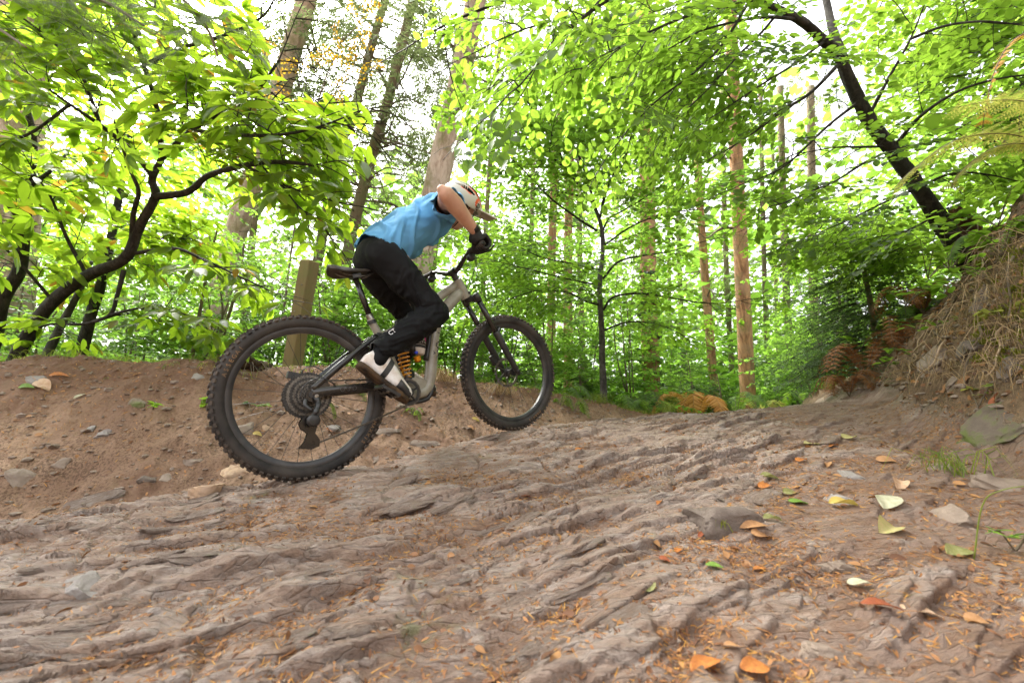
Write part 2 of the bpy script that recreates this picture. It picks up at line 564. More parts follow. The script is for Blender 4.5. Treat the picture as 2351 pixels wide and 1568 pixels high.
def dirt_material(name, c1, c2, c3, green, gfac):
    t = NT(name)
    co = t.coord("Object")
    b = t.mix(t.ramp(t.noise(1.7, 5, .6, co), [(.36, (0, 0, 0)), (.62, (1, 1, 1))]), c1, c2)
    b = t.mix(t.ramp(t.noise(26, 6, .7, co), [(.45, (0, 0, 0)), (.7, (1, 1, 1))]), b, c3)
    lf = t.math('ADD', t.noise(95, 5, .75, co), t.math('MULTIPLY', t.math('SUBTRACT', t.noise(2.3, 4, .6, co), .5), .55))
    b = t.mix(t.math('MULTIPLY', t.ramp(lf, [(.50, (0, 0, 0)), (.60, (1, 1, 1))]), .7), b, tuple(.42 * k for k in c1))
    # needle litter thickens towards the top of the bank
    nl = t.math('ADD', t.attr('top'), t.math('MULTIPLY', t.math('SUBTRACT', t.noise(3.4, 5, .7, co), .5), 1.1))
    b = t.mix(t.math('MULTIPLY', t.ramp(nl, [(.42, (0, 0, 0)), (.78, (1, 1, 1))]), .78), b, t.mix(t.noise(70, 4, .7, co), (.055, .028, .016), (.17, .082, .045)))
    up = t.math('ADD', t.math('MULTIPLY', t.attr("up"), 1.0), t.math('MULTIPLY', t.noise(2.6, 5, .7, co), .9))
    b = t.mix(t.math('MULTIPLY', t.ramp(up, [(.56, (0, 0, 0)), (.74, (1, 1, 1))]), gfac), b, green)
    h = t.math('ADD', t.noise(30, 6, .7, co), t.math('MULTIPLY', t.noise(140, 4, .7, co), .6))
    return t.done(t.bsdf(b, .85, .2, 0, t.bump(h, .8, .014)))


M_ROCK = rock_material()
M_DIRT = dirt_material("sandy_forest_soil", (.14, .077, .047), (.36, .24, .155), (.20, .12, .076), (.085, .085, .026), .5)
M_BANK = dirt_material("root_laced_soil", (.125, .08, .045), (.21, .145, .085), (.075, .05, .03), (.15, .16, .03), .55)
M_FLOOR = dirt_material("needle_forest_floor", (.10, .06, .035), (.16, .105, .06), (.07, .055, .025), (.08, .12, .025), .75)
G = build_ground()
for nm, m in (("rock_path", M_ROCK), ("dirt_bank", M_DIRT), ("root_bank", M_BANK), ("ground", M_FLOOR)):
    tag(link(nm, G[nm], m), kind="structure")

# ================================================================== THE BICYCLE
def rotv(r):
    r = np.asarray(r, float); th = np.linalg.norm(r); k = r / th
    K = np.array([[0, -k[2], k[1]], [k[2], 0, -k[0]], [-k[1], k[0], 0]])
    return np.eye(3) + math.sin(th) * K + (1 - math.cos(th)) * K @ K


_Rc = rotv([1.34579567, -0.63297042, 0.47745262])
BIKE_M = Matrix.Identity(4)
_cols = c2w(_Rc.T)                      # rows: bike x, y, z axes in the world
_org = c2w(np.array([-0.92642393, 0.2455111, 1.92953557]))
for i in range(3):
    for j in range(3): BIKE_M[i][j] = _cols[j][i]
    BIKE_M[i][3] = _org[i]

M_BLACK = simple("satin_black_metal", (.012, .012, .013), (.03, .028, .026), 30, .38, .45, 0, .05)
M_CARBON = simple("gloss_black_paint", (.008, .008, .009), (.03, .024, .018), 9, .22, .5)
M_FRAME = simple("champagne_paint", (.29, .275, .225), (.19, .155, .11), 14, .3, .5)
M_RUBBER = simple("muddy_rubber", (.016, .015, .0145), (.060, .050, .042), 6, .7, .25, 0, .4, 120)
M_KNOB = simple("knob_rubber", (.026, .023, .021), (.115, .088, .068), 18, .8, .2, 0, .5, 150)
M_STEEL = simple("worn_steel", (.30, .28, .25), (.12, .10, .08), 60, .35, .5, .9)
M_SPOKE = simple("black_spoke", (.02, .02, .02), None, 20, .4, .4, .3)
M_SPRING = simple("orange_spring_paint", (.62, .26, .015), (.5, .2, .012), 30, .32, .5)
M_GOLD = simple("amber_anodised", (.55, .22, .01), None, 20, .25, .5, .6)
M_BLUE = simple("blue_anodised", (.03, .06, .5), None, 20, .3, .5, .3)
M_WHITEP = simple("scuffed_white_plastic", (.62, .57, .52), (.45, .37, .29), 18, .45, .4)
M_PRINT = simple("black_print", (.012, .012, .012), None, 20, .5, .3)
M_TAN = simple("tan_print", (.30, .17, .075), (.12, .08, .05), 40, .7, .2)
M_RIM = simple("dull_black_rim", (.014, .014, .015), (.045, .04, .036), 12, .35, .45)

bike = empty("mountain_bike")
bike.matrix_world = BIKE_M
tag(bike, "champagne full suspension mountain bike with muddy black tyres climbing the rock", "bicycle")

AX = np.array([-math.cos(R_(65)), 0, math.sin(R_(65))])
F0 = np.array([1.23, 0, 0.]); A0 = F0 - .044 * np.array([.906, 0, .4226])
STEER = rotv(AX * -.0512)


def steer(mb):
    mb.V = [(v - A0) @ STEER.T + A0 for v in mb.V]
    return mb


def text_arr(txt, size, thick=.0008):
    cu = bpy.data.curves.new("t", 'FONT')
    cu.body = txt; cu.size = size; cu.extrude = thick; cu.align_x = 'CENTER'; cu.align_y = 'CENTER'; cu.resolution_u = 2
    o = bpy.data.objects.new("t", cu); COL.objects.link(o)
    bpy.context.view_layer.update()
    me = bpy.data.meshes.new_from_object(o.evaluated_get(bpy.context.evaluated_depsgraph_get()))
    V = np.zeros(len(me.vertices) * 3); me.vertices.foreach_get("co", V)
    tris = []
    me.calc_loop_triangles()
    T = np.zeros(len(me.loop_triangles) * 3, np.int32); me.loop_triangles.foreach_get("vertices", T)
    bpy.data.objects.remove(o); bpy.data.meshes.remove(me); bpy.data.curves.remove(cu)
    return V.reshape(-1, 3), T.reshape(-1, 3)


def cog_plate(mb, c, r0, r1, teeth, y0, y1, tooth=.0035):
    n = teeth * 4
    a = np.arange(n) / n * 2 * np.pi
    ro = np.where((np.arange(n) % 4) < 2, r1, r1 - tooth)
    ring = lambda r, y: np.stack([c[0] + r * np.cos(a), np.full(n, c[1] + y), c[2] + r * np.sin(a)], 1)
    V = np.concatenate([ring(ro, y0), ring(ro, y1), ring(np.full(n, r0), y1), ring(np.full(n, r0), y0)])
    i = np.arange(n); k = (i + 1) % n
    q = np.concatenate([np.stack([i + m * n, k + m * n, k + ((m + 1) % 4) * n, i + ((m + 1) % 4) * n], 1) for m in range(4)])
    mb.add(V, [q])


def wheel(c, front):
    w = empty("wheel"); w.parent = bike
    fx = steer if front else (lambda m: m)
    # carcass
    ph = np.linspace(0, 2 * np.pi, 20, endpoint=False)
    prof = np.stack([.0305 * np.cos(ph), .3365 + .0285 * np.sin(ph)], 1)
    ty = fx(MB().lathe(c, (0, 1, 0), prof, 96, True)).build("tyre", M_RUBBER, w)
    # tread
    kb = MB(); N = 76
    for i in range(N):
        for (off, rr, tilt, sz) in ((-.0085, .3665, 0, (.013, .0125, .009)), (.0085, .3665, 0, (.013, .0125, .009)),
                                    (-.0265, .3560, .95, (.015, .011, .0125)), (.0265, .3560, -.95, (.015, .011, .0125))):
            a = (i + (.5 if abs(off) > .02 else 0) + (.22 if off > 0 else 0)) / N * 2 * math.pi
            if i % 2 and abs(off) > .02: sz = (sz[0], sz[1] * .75, sz[2])
            rd = np.array([math.cos(a), 0, math.sin(a)]); tg = np.array([-math.sin(a), 0, math.cos(a)]); yy = np.array([0, 1., 0])
            u = yy * math.cos(tilt) + rd * math.sin(tilt) * (1 if True else 0)
            n = np.cross(tg, u)
            if n @ rd < 0: n = -n
            kb.box(c + rd * rr + yy * off, sz, np.stack([tg, u, n], 1))
    fx(kb).build("tread", M_KNOB, ty, smooth=False)
    # lettering moulded on the side wall
    for word, a0 in (("MAXXIS", -.72), ("ASSEGAI", 2.55)) if not front else (("MAXXIS", -1.2),):
        for j, ch in enumerate(word):
            a = a0 - (j - len(word) / 2) * .062
            rd = np.array([math.cos(a), 0, math.sin(a)]); tg = np.array([-math.sin(a), 0, math.cos(a)])
            V, T = text_arr(ch, .024)
            # right-hand side wall; letters read with their feet towards the hub
            nrm = np.array([0, -1., 0])
            tx = np.cross(nrm, rd) * -1.0
            tx = -tx if tx @ np.array([rd[2], 0, -rd[0]]) < 0 else tx
            fx(MB().add(c + rd * .331 + nrm * .0305 + V[:, :1] * tx + V[:, 1:2] * rd + V[:, 2:] * nrm, [T])).build("letter", M_TAN, ty, smooth=False)
    rim = fx(MB().lathe(c, (0, 1, 0), [(-.0165, .3175), (-.0165, .306), (-.014, .296), (-.009, .2865), (.009, .2865), (.014, .296), (.0165, .306), (.0165, .3175)], 96, True)).build("rim", M_RIM, w, sharp=40)
    fx(MB().tube([c + np.array([.2, 0, .205]) * 1.0, c + np.array([.172, 0, .177])], [.003, .0022], 6)).build("valve", M_BLACK, rim)
    hub = MB().lathe(c, (0, 1, 0), [(-.055, .012), (-.034, .013), (-.034, .028), (-.028, .028), (-.024, .017), (.024, .017), (.028, .028), (.034, .028), (.034, .014), (.055, .012)], 20)
    fx(hub).build("hub", M_BLACK, w, sharp=40)
    sp = MB()
    for i in range(28):
        a = i / 28 * 2 * math.pi; sd = 1 if i % 2 else -1
        ah = a + (.55 if (i // 2) % 2 else -.55)
        p0 = c + np.array([.026 * math.cos(ah), sd * .031, .026 * math.sin(ah)])
        p1 = c + np.array([.288 * math.cos(a), sd * .004, .288 * math.sin(a)])
        sp.tube([p0, p1], .0011, 4, False)
    fx(sp).build("spokes", M_SPOKE, w)
    ro = MB()
    yr = .042
    cog_plate(ro, c, .080, .0965, 24, yr, yr + .002, .004)
    for k in range(6):
        a = k / 6 * 2 * math.pi
        ro.tube([c + np.array([.02 * math.cos(a), yr + .001, .02 * math.sin(a)]), c + np.array([.083 * math.cos(a + .5), yr + .001, .083 * math.sin(a + .5)])], .003, 5)
    fx(ro).build("brake_disc", M_STEEL, w, smooth=False)
    return w


RW0 = np.array([0, 0, 0.])
rw = wheel(RW0, False)
fw = wheel(F0, True)
# cassette on the rear hub
M_COG = simple("grimy_steel", (.17, .155, .135), (.06, .05, .04), 70, .42, .5, .8)
M_COGD = simple("black_steel", (.05, .046, .042), (.02, .018, .016), 70, .45, .5, .6)
cs = empty("cassette"); cs.parent = bike
for i, tt in enumerate((51, 45, 39, 33, 28, 24, 21, 18, 16, 14, 12, 10)):
    r = tt * .01272 / (2 * math.pi) + .002
    m = MB(); cog_plate(m, RW0, max(.014, r * .72 if tt > 20 else r - .012), r, tt, -.024 - i * .0037, -.0225 - i * .0037)
    if tt > 20:
        for k in range(6):
            a = k / 6 * 2 * math.pi + i * .12
            m.tube([RW0 + np.array([.016 * math.cos(a), -.0233 - i * .0037, .016 * math.sin(a)]), RW0 + np.array([r * .75 * math.cos(a + .35), -.0233 - i * .0037, r * .75 * math.sin(a + .35)])], .0028, 4)
    m.build("cog", M_COG if i % 2 else M_COGD, cs, smooth=False)

# --- frame
fr = empty("frame"); fr.parent = bike
dt_c = crom([(.925, 0, .515), (.835, 0, .445), (.752, 0, .365), (.703, 0, .27), (.668, 0, .13), (.640, 0, .02), (.598, 0, -.045), (.50, 0, -.058)], 6)
dt_r = np.stack([np.linspace(.027, .030, len(dt_c)), np.interp(np.linspace(0, 1, len(dt_c)), [0, .15, .6, 1], [.034, .036, .034, .03])], 1)
dt = MB().tube(dt_c, dt_r, 18, flat=(0, 1, 0)).build("down_tube", M_FRAME, fr)
MB().tube(crom([(.90, 0, .560), (.72, 0, .45), (.52, 0, .31), (.385, 0, .255)], 6), [(.021, .026)] * 19, 14, flat=(0, 1, 0)).build("top_tube", M_FRAME, fr)
MB().tube(crom([(.338, 0, .350), (.393, 0, .22), (.452, 0, .04), (.475, 0, -.04)], 6), np.interp(np.linspace(0, 1, 19), [0, .5, 1], [.0195, .024, .033]), 16).build("seat_tube", M_FRAME, fr)
h0, h1 = A0 + .548 * AX, A0 + .672 * AX
MB().tube([h0, h0 + AX * .02, h0 + AX * .06, h1 - AX * .02, h1], [.033, .034, .031, .0325, .031], 20).build("head_tube", M_FRAME, fr, sharp=50)
MB().lathe((.475, 0, -.045), (0, 1, 0), [(-.045, .02), (-.045, .032), (-.036, .034), (.036, .034), (.045, .032), (.045, .02)], 24).build("bottom_bracket", M_FRAME, fr, sharp=40)
gus = MB().plate([(.50, -.085), (.60, -.07), (.625, -.02), (.585, .02), (.53, .03), (.49, .01)], -.022, .022)
gus.build("shock_cradle", M_FRAME, fr, smooth=False)
MB().tube(crom([(.655, -.005, -.02), (.615, -.005, -.085), (.55, -.004, -.1), (.49, 0, -.095)], 4), .012, 8).build("bash_guard", M_BLACK, fr)
MB().lathe((.965, -.028, .505), (0, 1, 0), [(-.006, .004), (-.006, .010), (0.004, .010)], 14).build("cable_port", M_BLACK, fr)
MB().tube(crom([(.678, -.02, .335), (.646, -.022, .22), (.617, -.02, .115)], 6), [(.018, .014)] * 13, 10, flat=(0, 1, 0)).build("tube_protector", M_BLACK, fr)
for ch, z in (("M", .145), ("A", .205), ("V", .262), ("O", .325)):
    i = int(np.argmin(abs(dt_c[:, 2] - z)))
    tg = dt_c[i - 1] - dt_c[i + 1]; tg /= np.linalg.norm(tg)
    nrm = np.array([0, -1., 0]); up = np.cross(nrm, tg)
    V, T = text_arr(ch, .066)
    MB().add(dt_c[i] + up * -.004 + nrm * .0278 + V[:, :1] * tg + V[:, 1:2] * up + (V[:, 2:] + .001 - 12.0 * V[:, 1:2] ** 2) * nrm, [T]).build("letter", M_PRINT, fr, smooth=False)
# --- rear triangle
rt = empty("rear_triangle"); rt.parent = bike
for sd in (-1, 1):
    MB().tube(crom([(.0, sd * .074, .006), (.10, sd * .076, .008), (.28, sd * .066, .004), (.43, sd * .045, -.005)], 6), [(.0095, .021)] * 19, 12, flat=(0, 1, 0)).build("chain_stay", M_CARBON, rt)
    MB().tube(crom([(.005, sd * .073, .022), (.09, sd * .072, .086), (.165, sd * .066, .139), (.255, sd * .054, .200), (.345, sd * .042, .255)], 6), [(.0095, .0155)] * 25, 12, flat=(0, 1, 0)).build("seat_stay", M_CARBON, rt)
    MB().plate([(-.03, -.02), (.0, -.034), (.05, -.012), (.09, .012), (.06, .06), (.02, .045), (-.015, .02)], sd * .069, sd * .078).build("dropout", M_CARBON, rt, smooth=False)
    MB().plate([(.335, .235), (.35, .275), (.43, .262), (.505, .235), (.50, .20), (.42, .215)], sd * .03, sd * .04).build("rocker_link", M_BLACK, rt, smooth=False)
    MB().lathe((.0, sd * .078, .0), (0, 1, 0), [(-.004, .006), (-.004, .014), (.004, .014), (.004, .006)], 16).build("axle_cap", M_BLACK, rt, sharp=40)
for k, ch in enumerate("OSO"):
    V, T = text_arr(ch, .03)
    MB().add(np.array([.13 + .028 * k, -.0862, .006]) + np.stack([V[:, 0], -V[:, 2], V[:, 1]], 1), [T]).build("letter", M_RIM, rt, smooth=False)
# --- coil shock
sh = empty("shock"); sh.parent = bike
MB().tube([(.497, 0, .225), (.499, 0, .10)], .0165, 14).build("damper_body", M_BLACK, sh)
MB().tube([(.499, 0, .10), (.50, 0, .01)], .0085, 10).build("shaft", M_STEEL, sh)
tn = np.linspace(0, 1, 150)
MB().tube(np.stack([.498 + .0275 * np.cos(tn * 2 * np.pi * 6), -.0275 * np.sin(tn * 2 * np.pi * 6), .168 - .132 * tn], 1), .0048, 8).build("spring", M_SPRING, sh)
MB().lathe((.4975, 0, .176), (0, 0, 1), [(-.006, .012), (-.006, .033), (.004, .033), (.006, .018)], 20).build("spring_collar", M_BLACK, sh, sharp=40)
MB().lathe((.4995, 0, .028), (0, 0, 1), [(-.006, .012), (-.004, .031), (.005, .031), (.006, .012)], 20).build("spring_seat", M_BLACK, sh, sharp=40)
MB().tube([(.535, -.01, .235), (.562, -.012, .15)], [.019, .019], 14).build("reservoir", M_BLACK, sh)
MB().lathe((.570, -.015, .127), (.27, 0, -.96), [(-.018, .016), (-.014, .0195), (.010, .0195), (.016, .013), (.019, .004)], 20).build("adjuster", M_GOLD, sh, sharp=30)
MB().lathe((.555, -.03, .160), (0, 1, 0), [(-.012, .006), (-.012, .0085), (.0, .0085)], 12).build("lever", M_BLUE, sh)
# --- bottle in the frame
bt = empty("bottle"); bt.parent = bike
ba = np.array([.24, 0, .97]); b0 = np.array([.580, -.012, .150])
MB().lathe(b0, ba, [(0, .010), (0, .026), (.006, .033), (.035, .035)], 24).build("base", M_WHITEP, bt, sharp=50)
MB().lathe(b0, ba, [(.036, .0365), (.05, .0365)], 24).build("band", M_BLACK, bt)
MB().lathe(b0, ba, [(.051, .034), (.13, .034), (.15, .028), (.16, .015)], 24).build("flask", M_WHITEP, bt)
side = np.cross(ba, [0, -1., 0]); side = -side / np.linalg.norm(side)
bd = np.array([-.25, -.968, 0])            # faces outwards and a little backwards
bs = np.cross(bd, ba); bs /= np.linalg.norm(bs)
bs = -bs if bs[0] < 0 else bs
def on_flask(V, h):
    a = V[:, :1] / .0345
    return b0 + (h + V[:, 1:2]) * ba + (.0347 + V[:, 2:]) * (np.cos(a) * bd + np.sin(a) * bs)
lab = []
for (x0, x1, y0, y1) in ((-.04, .04, .0, .05),):
    gx = np.linspace(x0, x1, 12); V4 = np.array([(x, y, 0) for x in gx for y in (y0, y1)])
    i = np.arange(11) * 2
    MB().add(on_flask(V4, .056), [np.stack([i, i + 2, i + 3, i + 1], 1)]).build("label", M_PRINT, bt)
for k, ch in enumerate("MARTYN"):
    V, T = text_arr(ch, .0165)
    MB().add(on_flask(V + [(k - 2.5) * .0115, 0, .0012], .066), [T]).build("letter", M_WHITEP, bt, smooth=False)
for k, (col, x) in enumerate((((.6, .05, .04), -.022), ((.7, .35, .03), -.006), ((.05, .35, .1), .008), ((.5, .04, .2), .02))):
    tv = np.array([(x - .012, 0, .0014 + k * .0002), (x + .012, 0, .0014 + k * .0002), (x + .002, .017 + .004 * (k % 2), .0014 + k * .0002)])
    MB().add(on_flask(tv, .078), [[(0, 1, 2)]]).build("triangle_print", simple("print_%d" % k, col), bt)
# --- fork
fk = empty("fork"); fk.parent = bike
LEGD = np.array([-.235, 0, .47]); LEGD /= np.linalg.norm(LEGD)
for sd in (-1, 1):
    ax = F0 + np.array([.0, sd * .066, 0])
    steer(MB().tube([ax + LEGD * .24, ax + LEGD * .525], .0175, 16)).build("stanchion", M_CARBON, fk)
    steer(MB().tube(np.array([ax - LEGD * .028 + [-.0, 0, 0], ax, ax + LEGD * .05, ax + LEGD * .15, ax + LEGD * .275, ax + LEGD * .285]), [.012, .017, .019, .0215, .0235, .0215], 16)).build("lower_leg", M_BLACK, fk)
    steer(MB().tube([ax + LEGD * .50, ax + LEGD * .545, ax + LEGD * .552], [.0225, .0215, .015], 16)).build("crown_cap", M_BLACK, fk)
cw = F0 + LEGD * .51
steer(MB().tube(crom([cw + [0, -.066, 0], cw + [-.022, -.03, .014], A0 + AX * .535, cw + [-.022, .03, .014], cw + [0, .066, 0]], 5), [(.016, .021)] * 21, 12, flat=(1, 0, 0))).build("crown", M_BLACK, fk)
br = F0 + LEGD * .27
steer(MB().tube(crom([br + [0, -.066, 0], br + [.035, -.05, .03], br + [.05, 0, .047], br + [.035, .05, .03], br + [0, .066, 0]], 5), [(.010, .014)] * 21, 10, flat=(1, 0, 0))).build("brace", M_BLACK, fk)
steer(MB().tube([A0 + AX * .535, A0 + AX * .70], .0145, 12)).build("steerer", M_BLACK, fk)
steer(MB().tube([F0 + [0, -.085, 0], F0 + [0, .085, 0]], .009, 12)).build("axle", M_BLACK, fk)
steer(MB().box(F0 + LEGD * .10 + np.array([-.035, .058, 0]), (.03, .028, .065), rotv((0, -.47, 0.0001)))).build("brake_caliper", M_BLACK, fk, smooth=False)
# --- cockpit
ck = empty("handlebar"); ck.parent = bike
st0 = A0 + AX * .695
barc = np.array([.888, 0, .640])
steer(MB().tube([st0 + AX * -.022, st0 + AX * .022], .020, 16)).build("steerer_clamp", M_BLACK, ck, sharp=40)
steer(MB().tube([st0, barc], [(.017, .016), (.02, .019)], 12, flat=(0, 1, 0))).build("stem", M_BLACK, ck)
steer(MB().tube([barc + [0, -.028, 0], barc + [0, .028, 0]], .0225, 16)).build("bar_clamp", M_BLACK, ck, sharp=40)
for sd in (-1, 1):
    pts = crom([barc, barc + [.002, sd * .05, .003], (.884, sd * .11, .662), (.877, sd * .19, .690), (.862, sd * .27, .688), (.835, sd * .405, .677)], 6)
    steer(MB().tube(pts, np.interp(np.linspace(0, 1, len(pts)), [0, .3, .5, 1], [.0172, .016, .012, .0111]), 14)).build("bar", M_CARBON, ck)
    g = pts[-11:]
    steer(MB().tube(g, [.0155 + .0012 * (i % 2) for i in range(len(g))], 14)).build("grip", M_RUBBER, ck)
    lv = np.array([.872, sd * .235, .688])
    steer(MB().tube(crom([lv, lv + [.03, sd * .015, -.01], lv + [.055, sd * .05, -.012], lv + [.052, sd * .11, -.018], lv + [.04, sd * .165, -.012]], 5), np.interp(np.linspace(0, 1, 21), [0, .3, 1], [.010, .007, .005]), 8)).build("brake_lever", M_BLACK, ck)
    steer(MB().lathe(lv + [-.004, 0, -.032], (.1, sd, .0), [(-.018, .006), (-.016, .02), (0, .0235), (.016, .02), (.018, .006)], 14)).build("shifter", M_BLACK, ck)
    steer(MB().lathe(lv + [0, -sd * .012, 0], (0, 1, 0), [(-.008, .012), (-.008, .018), (.008, .018), (.008, .012)], 14)).build("lever_clamp", M_BLACK, ck)
cab = lambda pts, r=.0024: steer(MB().tube(crom(pts, 8), r, 6)).build("cable", M_BLACK, ck)
cab([(.885, -.235, .668), (.925, -.20, .62), (.965, -.12, .555), (.975, -.05, .515), (.962, -.03, .505)])
cab([(.900, -.225, .675), (.95, -.17, .67), (.985, -.06, .60), (.98, .0, .53), (.958, .03, .50)])
cab([(.900, .225, .675), (.96, .15, .64), (.99, .03, .56), (1.0, .05, .45), (1.03, .07, .40)])
# --- seat
sd_ = empty("seat"); sd_.parent = bike
xs = np.linspace(0, 1, 22); th = np.linspace(0, 2 * np.pi, 20, endpoint=False)
sv = []
for t in xs:
    x = .152 + .268 * t
    hw = np.interp(t, [0, .04, .15, .35, .6, .85, .97, 1], [.03, .058, .073, .064, .035, .023, .017, .006])
    top = .624 - .012 * math.sin(t * 3.0) + .004 * t
    th_ = np.interp(t, [0, .05, .2, .6, 1], [.010, .026, .030, .020, .006])
    drop = np.abs(np.cos(th)) ** 2.5 * np.interp(t, [0, .2, .6, 1], [.02, .028, .012, .004])
    sv.append(np.stack([np.full(20, x), hw * np.cos(th), top - th_ * .5 + th_ * .5 * np.sin(th) - drop], 1))
sv = np.concatenate(sv); i = np.arange(21)[:, None] * 20; j = np.arange(20)[None]; k = (j + 1) % 20
MB().add(sv, [np.stack([i + j, i + k, i + 20 + k, i + 20 + j], -1).reshape(-1, 4), np.arange(20)[None], (np.arange(20) + 420)[None]]).build("saddle", simple("scuffed_saddle_vinyl", (.014, .013, .012), (.07, .055, .045), 16, .5, .35), sd_)
for s in (-1, 1):
    MB().tube(crom([(.185, s * .03, .597), (.23, s * .022, .575), (.33, s * .022, .574), (.385, s * .012, .60)], 5), .0035, 6).build("rail", M_STEEL, sd_)
MB().box((.283, 0, .573), (.045, .05, .022), rotv((0, -.2, .0001))).build("seat_clamp", M_BLACK, sd_, smooth=False)
MB().tube([(.336, 0, .365), (.2825, 0, .568)], .0148, 16).build("dropper_shaft", M_CARBON, sd_)
MB().tube([(.3405, 0, .347), (.3335, 0, .374), (.3325, 0, .377)], [.0185, .0185, .016], 16).build("dropper_collar", M_STEEL, sd_, sharp=40)
MB().tube([(.3455, 0, .326), (.3405, 0, .345)], .0225, 16).build("seat_tube_clamp", M_BLACK, sd_, sharp=40)
# --- drivetrain
BBC = np.array([.475, 0, -.045])
cr = empty("crankset"); cr.parent = bike
m = MB(); cog_plate(m, BBC, .050, .0665, 32, -.052, -.0485, .004)
for kk in range(5):
    a = kk / 5 * 2 * math.pi + .3
    m.tube([BBC + [.012 * math.cos(a), -.05, .012 * math.sin(a)], BBC + [.055 * math.cos(a), -.05, .055 * math.sin(a)]], .0055, 6)
m.build("chainring", M_BLACK, cr, smooth=False)
PR = np.array([.312, -.155, -.030]); PL = np.array([.638, .155, -.083])
for pd, s in ((PR, -1), (PL, 1)):
    tip = np.array([pd[0], s * .088, pd[2]])
    MB().tube([BBC + [0, s * .062, 0], BBC * .5 + tip * .5 + [0, s * .006, 0], tip], [(.010, .019), (.009, .015), (.009, .0165)], 14, flat=(0, 1, 0)).build("crank_arm", M_BLACK, cr)
    MB().lathe(BBC + [0, s * .068, 0], (0, s, 0), [(-.012, .01), (-.012, .021), (.006, .021), (.006, .008)], 18).build("crank_bolt", M_BLACK, cr, sharp=40)
def pedal(c, s, ang):
    M = rotv((0, ang, .0001)); p = empty("pedal"); p.parent = bike
    b = MB()
    for dx in (-.044, .044): b.box(c + M @ np.array([dx, 0, 0]), (.012, .094, .016), M)
    for dy in (-.042, 0, .042): b.box(c + M @ np.array([0, dy, 0]), (.078, .011, .014), M)
    b.build("body", M_BLACK, p, smooth=False)
    MB().tube([c + [0, -s * .07, 0], c + [0, s * .03, 0]], .008, 10).build("spindle", M_STEEL, p)
    pn_ = MB()
    for dx in (-.044, .044):
        for dy in (-.04, -.014, .014, .04): pn_.tube([c + M @ np.array([dx, dy, -.012]), c + M @ np.array([dx, dy, .012])], .002, 5)
    pn_.build("pins", M_STEEL, p)["kind"] = "stuff"
pedal(PR, -1, .60)
pedal(PL, 1, .26)
ch = empty("chain"); ch.parent = bike
JU = np.array([-.022, -.060, -.118]); JL = np.array([-.018, -.060, -.196])
run = np.concatenate([crom([(.02, -.058, .060), (.24, -.053, .043), (.475, -.050, .021)], 14),
                      np.array([BBC + [.066 * math.sin(a), -.050, .066 * math.cos(a)] for a in np.linspace(.15, 2.95, 18)]),
                      crom([(.45, -.050, -.111), (.22, -.056, -.168), (.0, -.060, -.214)], 14)])
L = np.concatenate([[0], np.cumsum(np.linalg.norm(np.diff(run, axis=0), axis=1))]); nl = int(L[-1] / .0127)
pp = np.stack([np.interp(np.linspace(0, L[-1], nl), L, run[:, k]) for k in range(3)], 1)
cm = MB()
for i in range(nl - 1):
    t = pp[i + 1] - pp[i]; t /= np.linalg.norm(t); yv = np.array([0, 1., 0]); n = np.cross(t, yv); n /= np.linalg.norm(n)
    cm.box((pp[i] + pp[i + 1]) / 2, (.0135, .0062 if i % 2 else .0042, .0085 if i % 2 else .0072), np.stack([t, np.cross(n, t), n], 1))
cm.build("links", simple("oily_chain", (.05, .045, .04), (.13, .11, .09), 90, .4, .5, .7), ch, smooth=False)
rd = empty("derailleur"); rd.parent = bike
MB().tube(crom([(.012, -.084, -.012), (.018, -.095, -.045), (.0, -.108, -.075), (-.012, -.100, -.108)], 5), [(.012, .009), (.013, .012), (.014, .015), (.012, .017)] * 4, 8).build("knuckle", M_BLACK, rd)
MB().tube(crom([(-.030, -.086, -.018), (-.036, -.10, -.045), (-.015, -.108, -.07)], 4), .009, 8).build("arm", M_BLACK, rd)
MB().lathe((-.013, -.108, -.112), (0, -1, 0), [(-.02, .024), (.006, .027), (.014, .020), (.016, .004)], 20).build("clutch", M_BLACK, rd, sharp=40)
for y0 in (-.071, -.049):
    MB().plate([(-.060, -.118), (-.042, -.090), (-.008, -.090), (.010, -.115), (.012, -.135), (.000, -.168), (.016, -.198), (.012, -.226), (-.022, -.234), (-.068, -.220), (-.046, -.198), (-.030, -.165), (-.054, -.140)], y0 - .0018, y0 + .0018).build("cage_plate", M_CARBON, rd, smooth=False)
for c_, r_ in ((JU, .023), (JL, .026)):
    m = MB(); cog_plate(m, c_, .006, r_, 13, -.003, .003, .005); m.build("jockey_wheel", M_BLACK, rd, smooth=False)
MB().lathe((.013, -.088, -.010), (0, -1, 0), [(-.01, .006), (.008, .0085), (.010, .0085), (.0105, .004)], 14).build("hanger_bolt", M_STEEL, rd, sharp=40)
MB().tube(crom([(-.055, -.088, -.012), (-.03, -.10, .045), (.03, -.105, .068), (.08, -.095, .045), (.105, -.08, .022)], 8), .0024, 6).build("shift_cable", M_BLACK, rd)
MB().tube(crom([(.0, .06, .105), (.02, .07, .13), (.06, .07, .14), (.10, .07, .115), (.12, .065, .10)], 6), .0026, 6).build("brake_hose", M_BLACK, rt)
MB().box((-.03, .055, .10), (.06, .03, .03), rotv((0, .3, .0001))).build("brake_caliper", M_BLACK, rt, smooth=False)

